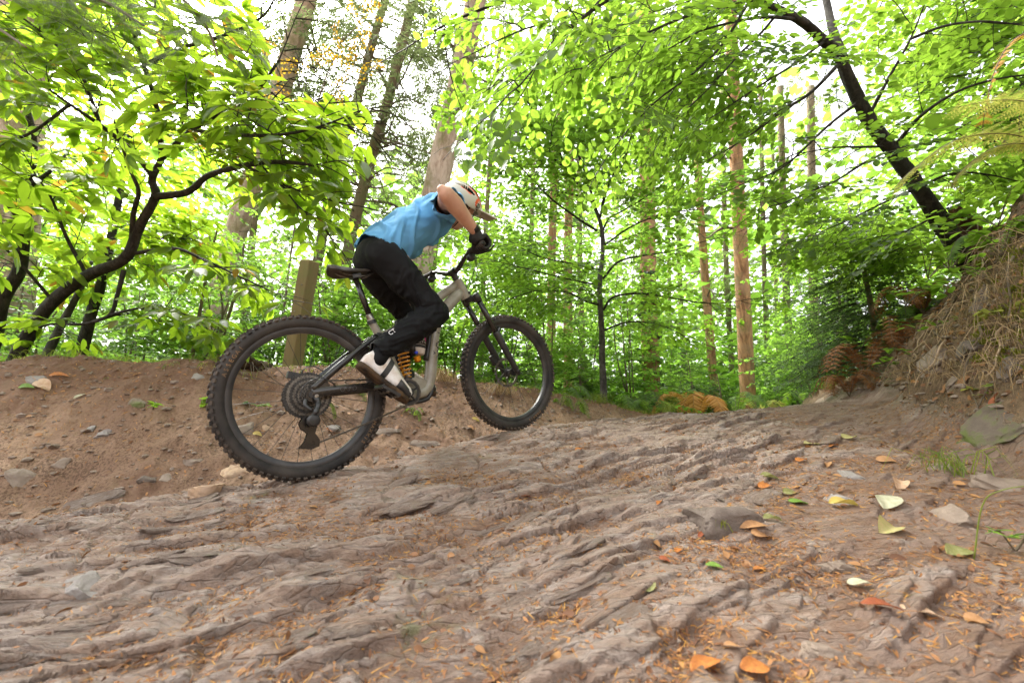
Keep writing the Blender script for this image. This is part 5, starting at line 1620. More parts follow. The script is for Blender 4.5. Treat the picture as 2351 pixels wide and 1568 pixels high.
# ================================================================== BEECH OVER THE PATH, RIGHT
def right_beech():
    b = P(2262, 690, 3.2); b[2] = float(Hz([b[0]], [b[1]])[0]) - .05
    T = Tree("beech_tree", b, 71)
    p, tr = T.wood("trunk", [b, P(2205, 580, 3.2), P(2150, 495, 3.15), P(2108, 432, 3.1), P(2046, 346, 3.05), P(1992, 272, 3.0), P(1952, 192, 2.95), P(1925, 128, 2.9), P(1888, 92, 2.85), P(1830, 44, 2.75), P(1720, -4, 2.65), P(1600, -60, 2.5), P(1480, -110, 2.3)], .060, .014, M_BARKD, 16, .20, 8, world=True)
    T.wood("trunk_fork", [(1940, 150, 2.92), (1912, 70, 2.95), (1896, 0, 3.0), (1870, -120, 3.0)], .030, .018, M_BARKB, 12, .10)
    mt = dict(MATS); mt["beech"] = M_BEECHR
    br = lambda pts, r0=.012, r1=.003, **k: T.branch(pts, r0, r1, M_BARKD, "beech", **{**dict(step=.15, f0=.10, sc=.95), **k})
    br([(1932, 140, 2.93), (1865, 210, 2.8), (1795, 256, 2.7), (1726, 308, 2.65), (1660, 350, 2.6)], .014)
    br([(1972, 234, 2.98), (1900, 290, 2.9), (1806, 378, 2.8), (1740, 412, 2.75)], .012)
    br([(2034, 336, 3.05), (1980, 338, 2.95), (1918, 339, 2.9), (1850, 350, 2.85)], .010)
    br([(2044, 345, 3.05), (1985, 374, 2.95), (1918, 416, 2.9), (1860, 440, 2.85), (1790, 470, 2.8)], .010)
    br([(1832, 46, 2.75), (1760, 40, 2.65), (1690, 50, 2.6), (1610, 72, 2.5), (1540, 110, 2.4)], .012)
    br([(1790, 25, 2.72), (1750, 73, 2.65), (1697, 126, 2.6), (1640, 190, 2.5), (1590, 240, 2.45)], .010)
    br([(1892, 96, 2.85), (1820, 150, 2.7), (1740, 200, 2.6), (1650, 260, 2.5)], .010)
    br([(1722, 0, 2.65), (1600, 30, 2.45), (1500, 70, 2.25), (1400, 120, 2.1)], .012, sc=1.0)
    br([(1600, -60, 2.5), (1440, -20, 2.2), (1340, 40, 2.05), (1260, 120, 1.95), (1190, 200, 1.9)], .012, sc=.95)
    br([(1480, -110, 2.3), (1300, -60, 2.05), (1160, 0, 1.95), (1050, 45, 1.9), (980, 80, 1.9)], .010, sc=.9)
    br([(1480, -110, 2.3), (1380, 0, 2.1), (1310, 60, 2.0), (1230, 60, 2.0), (1150, 90, 2.0)], .009, sc=.9)
    br([(1722, 0, 2.65), (1660, 100, 2.5), (1590, 170, 2.4), (1510, 230, 2.35), (1440, 300, 2.35)], .009, sc=.95)
    br([(2046, 346, 3.05), (2110, 270, 2.9), (2200, 210, 2.75), (2300, 180, 2.6), (2400, 170, 2.5)], .014)
    br([(1992, 272, 3.0), (2040, 180, 2.9), (2090, 90, 2.8), (2130, -10, 2.7)], .013)
    br([(2090, 90, 2.8), (2170, 60, 2.65), (2260, 50, 2.5), (2360, 60, 2.4)], .010)
    br([(2046, 346, 3.05), (2120, 330, 3.0), (2210, 320, 2.9), (2320, 330, 2.8)], .011)
    br([(2108, 432, 3.1), (2180, 400, 3.05), (2260, 400, 2.95), (2350, 420, 2.85)], .011)
    br([(2108, 432, 3.1), (2040, 460, 3.0), (1960, 500, 2.95), (1890, 530, 2.9)], .010)
    br([(2150, 495, 3.15), (2080, 530, 3.05), (2010, 545, 3.0)], .009, step=.2)
    br([(1896, 0, 3.0), (1980, -30, 2.9), (2080, -40, 2.8), (2200, -40, 2.7)], .012)
    br([(1870, -120, 3.0), (1760, -60, 2.9), (1640, -20, 2.8), (1540, 20, 2.75)], .012)
    T.prune = lambda u, v, f: ((u < 1040) & (v > 110)) | (u < 945) | ((u > 1780) & (u < 1990) & (v > 150) & (v < 420) & (np.sin(u * .05) * np.cos(v * .043 + u * .01) > -.35)) | ((u > 1630) & (u < 1770) & (v > 330) & (np.sin(u * .09 + v * .02) * np.cos(v * .07) > -.45))
    T.fill(P(2230, 170, 3.2), (.65, .5, .55), 46, "beech", 1.0, out=P(2050, 300, 3))
    T.fill(P(1720, 170, 3.2), (.7, .45, .5), 18, "beech", 1.0, out=P(1930, 150, 3))
    T.fill(P(2020, 570, 3.9), (.55, .4, .30), 30, "beech", 1.0, out=P(2108, 432, 3))
    T.fill(P(1890, 500, 4.0), (.45, .4, .30), 20, "beech", 1.0, out=P(2108, 432, 3))
    T.fill(P(2080, 90, 3.3), (.6, .5, .4), 30, "beech", 1.0, out=P(1950, 250, 3))
    T.fill(P(2290, 330, 3.1), (.4, .4, .45), 26, "beech", 1.0, out=P(2100, 400, 3))
    T.fill(P(1560, 130, 3.4), (.6, .45, .4), 22, "beech", 1.0, out=P(1900, 150, 3))
    T.fill(P(2010, 480, 3.6), (.6, .4, .25), 16, "beech", 1.0, out=P(2108, 432, 3))
    T.finish(mt, M_TWIG, "dark leaning beech on the right bank arching over the path", "tree", single=300)


right_beech()


# ================================================================== UNDERSTORY
def shrub(u, v, t, h, w, n, label, seed, kind="beech_far", sc=1.0, mats=None, stems=3, name="young_tree", lean=(0, 0), group="leafy young trees filling the wood", low=.12, mat=M_TWIGB, sr=.02):
    b = base_at(u, v, t); T = Tree(name, b, seed); rng = T.rng
    tops = []
    for k in range(stems):
        a = rng.uniform(0, 6.28); tip = b + np.array([math.cos(a) * w * .4 + lean[0] * h, math.sin(a) * w * .4 + lean[1] * h, h * rng.uniform(.75, 1)])
        q = [b + rng.normal(0, .05, 3) * [1, 1, 0], b * .6 + tip * .4 + rng.normal(0, .08, 3), tip]
        T.wood("trunk" if k == 0 else "stem", q, sr * (1 if k == 0 else .7), .004, mat, 7, .05, 6, world=True); tops.append(crom(q, 6))
    for k in range(n):
        c = tops[rng.integers(stems)]; f = rng.uniform(low, 1); p = c[int(f * (len(c) - 1))]
        a = rng.uniform(0, 6.28); r = w * rng.uniform(.05, .75) * (1.1 - .55 * f)
        d = np.array([math.cos(a), math.sin(a), rng.normal(.02, .12)])
        T.spray(kind, p + d * r + [0, 0, rng.normal(0, .06)], d, (0, 0, 1), sc * rng.uniform(.7, 1.2), twigs=k % 2 == 0)
    return T.finish(mats or MATS, M_TWIG, label, "tree" if name != "shrub" else "shrub", group)


SH = [(110, 800, 4.6, 1.5, .8, 40, "low leafy young tree under the leaning chestnut", .8),
      (330, 800, 4.9, 1.6, .9, 46, "leafy young tree right of the straight dark trunk", .8),
      (470, 800, 4.6, 1.7, .7, 40, "leafy young tree behind the top of the rear tyre", .8),
      (590, 800, 5.2, 1.7, .9, 46, "leafy young tree left of the wooden post", .8),
      (770, 800, 5.0, 1.5, .8, 44, "leafy young tree right of the wooden post under the saddle", .8),
      (900, 820, 5.6, 1.8, .9, 50, "leafy young tree seen through the bike frame", .85),
      (1040, 830, 5.8, 2.2, 1.0, 56, "leafy young tree behind the handlebar and fork", .85),
      (1150, 840, 6.2, 2.6, 1.0, 60, "leafy young tree behind the front wheel", .9),
      (1250, 860, 6.6, 3.0, 1.1, 64, "tall leafy young tree right of the front wheel", .95),
      (1440, 880, 6.6, 3.2, 1.0, 60, "tall leafy young tree between sapling and ivy trunk", .95),
      (1350, 880, 7.5, 2.6, 1.1, 50, "leafy young tree low behind the dark sapling", .95),
      (700, 780, 7.5, 3.0, 1.4, 60, "tall leafy young tree far behind the wooden post", 1.0),
      (420, 780, 7.5, 3.2, 1.5, 64, "tall leafy young tree far behind the rear tyre", 1.0),
      (180, 780, 7.0, 3.2, 1.5, 64, "tall leafy young tree far behind the leaning chestnut", 1.0),
      (20, 790, 6.0, 2.6, 1.2, 52, "tall leafy young tree at the far left edge", 1.0),
      (1560, 900, 11, 1.9, 1.2, 34, "pale leafy young tree right of the ivy trunk", 1.1),
      (1790, 915, 9.5, 1.3, 1.0, 34, "leafy young tree right of the thick orange trunk", 1.0),
      (1860, 915, 8.5, 1.7, 1.1, 44, "low leafy young tree at the foot of the right bank", .9),
      (1660, 905, 14, 1.6, 1.2, 22, "pale leafy young tree left of the thick orange trunk", 1.1),
      (1930, 900, 6.5, 1.9, 1.0, 44, "leafy young tree between the hemlock and the path", .9)]
for k, (u, v, t, h, w, n, lab, sc) in enumerate(SH):
    shrub(u, v, t, h * 1.15, w, int(n * 2.6), lab, 300 + k, sc=sc, stems=3 + k % 2)
for k, (pts, lab) in enumerate(((((440, 826, 4.4), (456, 730, 4.4), (478, 610, 4.4), (500, 520, 4.4)), "thin pale stem left of two, behind the rear tyre"),
                                (((492, 826, 4.6), (520, 740, 4.6), (548, 650, 4.6), (560, 560, 4.6)), "thin pale stem right of two, behind the rear tyre"))):
    dark_sapling(list(pts), .020, .010, "young_tree", lab, 330 + k, kind="beech_far", mat=M_BARKG, fills=[((pts[-1][0], pts[-1][1] - 20, 4.5), (.45, .4, .4), 10)], fsc=.8, group="leafy young trees filling the wood")


def layered(u, v, t, h, w, label, seed, mats, tiers=9, per=9, sc=1.0, name="young_conifer"):
    b = base_at(u, v, t); T = Tree(name, b, seed); rng = T.rng
    T.wood("trunk", [b, b + [.02, 0, h * .5], b + [0, .02, h]], .035, .006, M_BARKG, 8, .08, 6, world=True)
    for i in range(tiers):
        f = (i + .3) / tiers; r = w * (1 - f) ** .75 + .08
        for k in range(per):
            a = rng.uniform(0, 6.28); d = np.array([math.cos(a), math.sin(a), -.10 + .2 * f])
            q = b + [0, 0, h * (.06 + .94 * f) + rng.normal(0, .04)]
            L = r * rng.uniform(.7, 1.1)
            T.spray("hemlock_far", q + d * L * .12, d, (0, 0, 1), L / .62 * sc, .15, twigs=True)
            if L > .4: T.spray("hemlock_far", q + d * L * .55 + rng.normal(0, .05, 3), d + rng.normal(0, .3, 3) * [1, 1, .2], (0, 0, 1), L / .9 * sc, .15, twigs=False)
    return T.finish(mats, M_TWIG, label, "conifer")


mh = dict(MATS)
layered(1590, 935, 7.2, 1.15, .75, "small dark green young conifer right of the ivy trunk", 91, mh, 9, 10)
layered(1655, 930, 9.5, 1.0, .75, "small young conifer just left of the thick orange trunk", 92, mh, 7, 8)
layered(2030, 880, 4.1, 1.75, 1.0, "dark hemlock spreading flat sprays at the foot of the right bank", 93, mh, 14, 13)
layered(1960, 880, 6.2, 1.8, .9, "young hemlock standing behind the dark one by the right bank", 94, mh, 10, 9)
layered(1330, 905, 6.0, .8, .6, "low young conifer left of the dark sapling's foot", 95, mh, 6, 8)


def hanging():
    b = base_at(-260, 860, 2.6); T = Tree("hemlock_tree", b, 101); rng = T.rng
    T.wood("trunk", [b, P(-300, 400, 2.7), P(-280, 0, 2.7), P(-260, -350, 2.7)], .11, .08, M_BARKG, 12, .08, 8, world=True)
    for pts, n in (([(-280, -60, 2.6), (-60, -60, 2.2), (100, -40, 1.95), (230, 0, 1.85), (330, 60, 1.8)], 24), ([(-280, -120, 2.6), (0, -130, 2.2), (220, -90, 2.0), (380, -30, 1.9), (470, 60, 1.85), (500, 130, 1.85)], 24), ([(-285, 60, 2.6), (-120, 40, 2.2), (-20, 60, 2.0), (60, 110, 1.9)], 16)):
        p, _ = T.wood("branch", pts, .018, .004, M_TWIGB, 7)
        for k in range(n):
            i = int(rng.uniform(.25, 1) * (len(p) - 1)); t = unit(p[i] - p[i - 1])
            d = t * .5 + unit(rng.normal(0, 1, 3)) * .5 + np.array([0, 0, -.9])
            T.spray("hemlock", p[i], d, rng.normal(0, 1, 3) * [1, 1, .2], rng.uniform(.55, 1.0), .4)
    T.finish(MATS, M_TWIGG, "drooping grey green hemlock fronds hanging in from the top left corner", "tree")


hanging()


def rowan():
    b = base_at(640, 800, 6.0); T = Tree("rowan_sapling", b, 111); rng = T.rng
    T.wood("trunk", [b, P(690, 420, 6.0), P(730, 230, 6.0), P(790, 80, 6.0)], .018, .006, M_TWIGB, 7, .05, 8, world=True)
    for pts in ([(700, 380, 6), (690, 300, 6), (650, 220, 5.9)], [(730, 230, 6), (760, 160, 5.9), (770, 110, 5.9)], [(745, 190, 6), (690, 130, 5.9), (640, 110, 5.9)], [(730, 230, 6), (800, 180, 5.9), (820, 110, 5.9)], [(780, 100, 6), (820, 60, 6), (830, 40, 6)]):
        T.branch(pts, .008, .003, M_TWIGB, "beech_far", step=.26, f0=.2, sc=.62)
    mm = dict(MATS); mm["beech_far"] = M_AUT
    T.finish(mm, M_TWIGB, "thin sapling with yellow and orange leaves by the leaning conifer", "tree")


rowan()


# far wood that reads as one mass
def far_wood():
    rng = np.random.default_rng(5); pos, d, n, L = [], [], [], []
    for k in range(2900):
        th = rng.uniform(-62, 62); r = rng.uniform(12, 40)
        x, y = r * math.sin(R_(th)), r * math.cos(R_(th)); g = .09 * r
        hz = rng.uniform(0, 1) ** 1.8 * 9.0
        c = np.array([x, y, g + hz]); m = 26
        pos.append(c + rng.normal(0, 1, (m, 3)) * [.9, .9, .28]); a = rng.uniform(0, 6.28, m)
        d.append(np.stack([np.cos(a), np.sin(a), rng.normal(-.2, .3, m)], 1)); n.append(rng.normal(0, .4, (m, 3)) + [0, 0, 1]); L.append(rng.uniform(.18, .42, m))
    pos, d, n, L = map(np.concatenate, (pos, d, n, L))
    V, F, A = leaf_mesh_arrays("beech_far", pos, d, n, L, rnd=rng.random(len(pos)))
    o = link("far_woodland", new_mesh("far_woodland", V, [F], True, {"rnd": A}), M_UNDER)
    tag(o, "pale green mass of woodland leaves far behind the trunks", "woodland", kind="stuff")


far_wood()

# ================================================================== STONES AND LEDGES
def ico(sub=3):
    b = bmesh.new(); bmesh.ops.create_icosphere(b, subdivisions=sub, radius=1.0)
    V = np.array([v.co[:] for v in b.verts]); F = np.array([[v.index for v in f.verts] for f in b.faces]); b.free()
    return V, F


ICO3, ICO2 = ico(4), ico(3)


def rock_arrays(seed, size, block=.62, rough=.16, lo=False):
    V, F = ICO2 if lo else ICO3
    rng = np.random.default_rng(seed)
    p = np.sign(V) * np.abs(V) ** block
    # chop with a few random planes: flat broken faces
    for k in range(9):
        n = unit(rng.normal(0, 1, 3)); c = rng.uniform(.62, .95)
        d = p @ n; p = p - np.clip(d - c, 0, None)[:, None] * n * .92
    s = 1 + rough * fbm(V[:, 0] * 1.4 + V[:, 2] * 2.1 + seed, V[:, 1] * 1.7 - V[:, 2] + seed * .37, seed, 5, .55)
    return p * s[:, None] * np.asarray(size) / 2, F


def frame_at(X, yaw, tilt=.0, rng=None):
    n = normal_at(X[0], X[1], .08)
    if tilt: n = unit(n + (rng or RNG).normal(0, tilt, 3))
    x = np.array([math.cos(yaw), math.sin(yaw), 0]); x = unit(x - n * (x @ n)); y = np.cross(n, x)
    return np.stack([x, y, n], 1)


def stone_mat(name, c1, c2, moss=None):
    t = NT(name); co = t.coord("Object")
    c = t.mix(t.ramp(t.noise(14, 6, .65, co), [(.35, (0, 0, 0)), (.68, (1, 1, 1))]), c1, c2)
    c = t.mix(t.math('MULTIPLY', t.ramp(t.noise(55, 4, .7, co), [(.5, (0, 0, 0)), (.75, (1, 1, 1))]), .5), c, tuple(.55 * k for k in c1))
    if moss: c = t.mix(t.ramp(t.noise(7, 4, .7, co), [(.47, (0, 0, 0)), (.6, (1, 1, 1))]), c, moss)
    return t.done(t.bsdf(c, .7, .3, 0, t.bump(t.noise(60, 6, .7, co), .6, .01)))


M_ST = {"grey": stone_mat("grey_slate_stone", (.17, .145, .125), (.26, .235, .215)), "brown": stone_mat("brown_slate_stone", (.17, .125, .092), (.25, .195, .15)),
        "pale": stone_mat("pale_orange_stone", (.46, .31, .19), (.38, .27, .19)), "dark": stone_mat("dark_slate_stone", (.095, .07, .055), (.16, .125, .10)),
        "mossd": stone_mat("dark_mossy_stone", (.085, .062, .045), (.15, .115, .085), (.085, .10, .022)), "mossy": stone_mat("mossy_stone", (.15, .115, .08), (.23, .18, .125), (.10, .115, .03))}
STONES = [(45, 1102, 84, .55, "brown", "half buried brown stone at the left edge of the dirt"), (482, 1122, 78, .62, "pale", "pale orange flat stone lying by the rear tyre"),
          (440, 1063, 46, .75, "brown", "brown stone on the dirt left of the rear tyre"), (236, 998, 34, 1.2, "grey", "upright grey stone in the middle of the dirt bank"),
          (132, 1066, 50, .6, "brown", "low brown stone above the brown stone at the left edge"), (556, 985, 54, .8, "brown", "brown stone seen through the rear wheel, the left one"),
          (612, 985, 26, .7, "pale", "small pale stone seen through the rear spokes"), (770, 985, 42, .9, "grey", "angular grey stone behind the derailleur"),
          (338, 1100, 36, .6, "dark", "small dark stone in the gully left of the pale one"), (384, 1098, 34, .6, "brown", "small brown stone beside the dark one in the gully"),
          (318, 925, 44, .5, "mossy", "mossy stone near the top of the left bank"), (80, 872, 46, .4, "grey", "flat grey stone at the top left of the bank"), (452, 866, 36, .4, "grey", "flat grey stone on the bank edge left of the rear tyre"),
          (205, 985, 30, .5, "grey", "thin blue grey stone lying flat on the dirt bank"), (545, 1090, 66, .6, "pale", "pale broad stone under the front of the rear tyre"),
          (190, 1350, 130, .7, "grey", "broad pale grey flat stone on the rock, bottom left"), (150, 1378, 62, .5, "dark", "small dark stone in front of the broad flat one"),
          (1650, 1185, 190, .62, "dark", "long dark smooth rock hump right of the middle"), (1955, 1090, 76, .5, "grey", "grey stone among the fallen leaves on the right"),
          (1920, 1155, 80, .5, "grey", "smooth grey stone under the orange and yellow leaf"), (1925, 1300, 84, 1.3, "brown", "narrow brown rock rib in the right foreground"),
          (1890, 1500, 110, .5, "brown", "low brown stone near the bottom edge"), (2280, 985, 170, .6, "mossd", "large mossy slab leaning on the right bank"),
          (2300, 1115, 110, .8, "brown", "pale layered stone at the right edge"), (2255, 700, 90, .8, "dark", "dark rock jutting from the right bank below the beech"),
          (2190, 1195, 100, .7, "brown", "flat brown stone right of the pale curled leaf"), (2140, 830, 90, .6, "brown", "brown rock in the middle of the right bank"), (2225, 800, 80, .7, "dark", "dark layered rock low in the right bank"), (2320, 850, 90, .7, "dark", "dark rock in the right bank above the mossy slab"), (2180, 880, 70, .5, "brown", "brown stone at the foot of the right bank"), (1760, 1045, 70, .5, "brown", "brown rock hump at the far right of the path")]
for k, (u, v, w, asp, col, lab) in enumerate(STONES):
    X = hit(u, v); f = proj(X)[2]; W = w / FPX * f
    rng = np.random.default_rng(900 + k)
    V, F = rock_arrays(40 + k, (W, W * rng.uniform(.6, .9), W * np.clip(asp, .45, .9) * .95))
    M = frame_at(X, rng.uniform(-.3, .6), .15, rng)
    me = new_mesh("stone", V @ M.T, [F], True); me.set_sharp_from_angle(angle=R_(38))
    o = link("stone", me, M_ST[col]); o.location = X - M[:, 2] * W * np.clip(asp, .45, .9) * .22
    tag(o, lab, "stone", "loose stones on the trail and banks")
# thin ledges of the layered rock, standing a little proud of it
rp = bpy.data.objects["rock_path"]
rng = np.random.default_rng(77)
led = [rock_arrays(600 + k, (1, .38, .16), .5, .22, True) for k in range(8)]
LM = []
for k, (V, F) in enumerate(led):
    for c in ("brown", "grey"):
        me = new_mesh("ledge", V, [F], True); me.set_sharp_from_angle(angle=R_(35)); me.materials.append(M_ROCK)
        at = me.attributes.new("hollow", 'FLOAT', 'POINT'); at.data.foreach_set("value", np.full(len(V), .42, np.float32)); LM.append(me)
spots = [(rng.uniform(0, 560), rng.uniform(1135, 1215)) for _ in range(26)] + [(rng.uniform(0, 1500), rng.uniform(1180, 1480)) for _ in range(26)] + [(rng.uniform(800, 1900), rng.uniform(985, 1180)) for _ in range(24)]
spots += [(800, 1075), (860, 1055), (930, 1040), (1000, 1030), (1060, 1018), (1110, 1005), (1220, 985), (1290, 980), (1360, 975), (1450, 965), (1520, 962), (1600, 960), (1660, 958), (1760, 955)]
for (u, v) in spots:
    X = hit(u, v); f = proj(X)[2]; d, s = ridge_ds(X[0], X[1])
    if f > 6 or d > .62: continue
    yaw = math.atan(.40 + .2 * math.tanh(X[0] + .4)) + rng.normal(0, .12)
    W = rng.uniform(.10, .26) * (.75 + .12 * f)
    M = frame_at(X, yaw, .08, rng); o = bpy.data.objects.new("stone", LM[rng.integers(len(LM))]); COL.objects.link(o); o.parent = rp
    X = X - M[:, 2] * W * .055
    o.matrix_basis = Matrix([[*(M[i] * W * np.array([1, rng.uniform(.7, 1.3), rng.uniform(.7, 1.3)])), X[i]] for i in range(3)] + [[0, 0, 0, 1]])

# ================================================================== POST, SNAG
def post():
    b = base_at(668, 850, 3.55); top = P(711, 600, 3.62)
    ax = unit(top - b); L = np.linalg.norm(top - b)
    M = np.stack([unit(np.cross([0.35, 1, 0], ax)), np.cross(ax, unit(np.cross([0.35, 1, 0], ax))), ax], 1)
    w = .056; z = [-.25, .02, L * .35, L * .7, L - .008, L]
    rows = []
    for k, zz in enumerate(z):
        q = w - (.006 if k == len(z) - 1 else 0); c = .006
        rows.append(np.array([(q, -q + c), (q, q - c), (q - c, q), (-q + c, q), (-q, q - c), (-q, -q + c), (-q + c, -q), (q - c, -q)]))
    V = np.concatenate([np.concatenate([r, np.full((8, 1), zz)], 1) for r, zz in zip(rows, z)]) @ M.T
    i = np.arange(len(z) - 1)[:, None] * 8; j = np.arange(8)[None]; k = (j + 1) % 8
    root = empty("wooden_post", b)
    t = NT("weathered_post_wood"); co = t.coord("Object", (9, 9, .9)); cz = t.coord("Object")
    c = t.mix(t.noise(6, 6, .7, co, .8), (.17, .12, .06), (.30, .22, .115))
    c = t.mix(t.math('MULTIPLY', t.ramp(t.noise(4, 5, .7, cz), [(.45, (0, 0, 0)), (.62, (1, 1, 1))]), .6), c, (.19, .19, .075))
    m = t.done(t.bsdf(c, .85, .2, 0, t.bump(t.noise(9, 6, .7, co, .8), .5, .01)))
    MB().add(V, [np.stack([i + j, i + k, i + 8 + k, i + 8 + j], -1).reshape(-1, 4), (np.arange(8) + (len(z) - 1) * 8)[None]]).build("shaft", m, root, sharp=30)
    tag(root, "square weathered wooden post leaning at the top of the bank", "post")
    for k, f in enumerate((.55, .78)):
        MB().lathe(ax * L * f + M @ np.array([-.012 + .03 * k, -w - .001, 0]), M[:, 1], [(-.004, .003), (-.004, .0065), (.003, .0065)], 10).build("nail", M_STEEL, root)


post()


def snag():
    b = P(2262, 590, 3.35); b[2] = float(Hz([b[0]], [b[1]])[0]) - .05
    root = empty("broken_stump", b); top = P(2196, 488, 3.35)
    p = crom([np.zeros(3), (top - b) * .5 + [.03, 0, 0], top - b], 8); rng = np.random.default_rng(3)
    mb = MB().tube(p, np.linspace(.085, .045, len(p)), 14, True, None, .25, 5)
    mb.build("trunk", bark_mat("rotten_red_wood", (.045, .018, .010), (.13, .055, .025), (.07, .035, .02), 18, .15, 1.0), root)
    for k in range(7):
        a = k * .9; q = p[-1] + np.array([math.cos(a), math.sin(a), 0]) * .03
        MB().tube([q - [0, 0, .05], q + (p[-1] - p[-2]) * .3, q + unit(p[-1] - p[-2]) * rng.uniform(.03, .07)], [.018, .014, .006], 6).build("splinter", bpy.data.materials["rotten_red_wood"], root)
    tag(root, "broken reddish stump with a jagged top beside the leaning beech", "stump")


snag()

# ================================================================== FALLEN LEAVES
def fine_leaf(ratio, cup, curl, teeth=.0, twist=.0, fold=.0):
    """smooth leaf with midrib, side veins pressed in and a wavy edge, centred on the origin"""
    ny, nx = 19, 9; V = []
    for i in range(ny):
        y = i / (ny - 1); w = ratio * .5 * (math.sin(math.pi * y ** .82) ** .72 if 0 < y < 1 else 0.012)
        if i % 2: w *= 1 + teeth
        for j in range(nx):
            x = (j / (nx - 1) * 2 - 1)
            z = -curl * (y - .45) ** 2 + cup * abs(x) ** 1.5 * w * 2 + fold * x * x * x * w + .012 * math.sin(y * 40 - abs(x) * 5) * (abs(x) > .1) * .5 + .03 * math.sin(x * 3 + y * 7) * ratio
            V.append((x * w, y - .5, z + twist * x * w * (y - .5) * 2))
    i = np.arange(ny - 1)[:, None] * nx; j = np.arange(nx - 1)[None]
    return np.array(V), np.stack([i + j, i + j + 1, i + nx + j + 1, i + nx + j], -1).reshape(-1, 4)


FL = {"beech": fine_leaf(.58, .14, .20, .05, .4), "beech_curl": fine_leaf(.54, .30, .35, .06, .7, .3), "long": fine_leaf(.40, .20, .26, .08, .5), "flat": fine_leaf(.66, .08, .18, .05, .3)}


def dead_leaf_mat(name, c, c2, tr=.25):
    t = NT(name); co = t.coord("Object")
    col = t.mix(t.ramp(t.noise(5, 5, .7, co), [(.38, (0, 0, 0)), (.66, (1, 1, 1))]), c, c2)
    b = t.bsdf(col, .5, .35, 0, t.bump(t.n("TexWave", Scale=7.0, Distortion=2.0).outputs[0], .3, .02))
    x = t.n("BsdfTranslucent", Color=col).outputs[0]; ms = t.n("MixShader"); t.set(ms.inputs[0], tr); t.set(ms.inputs[1], b); t.set(ms.inputs[2], x)
    return t.done(ms.outputs[0])


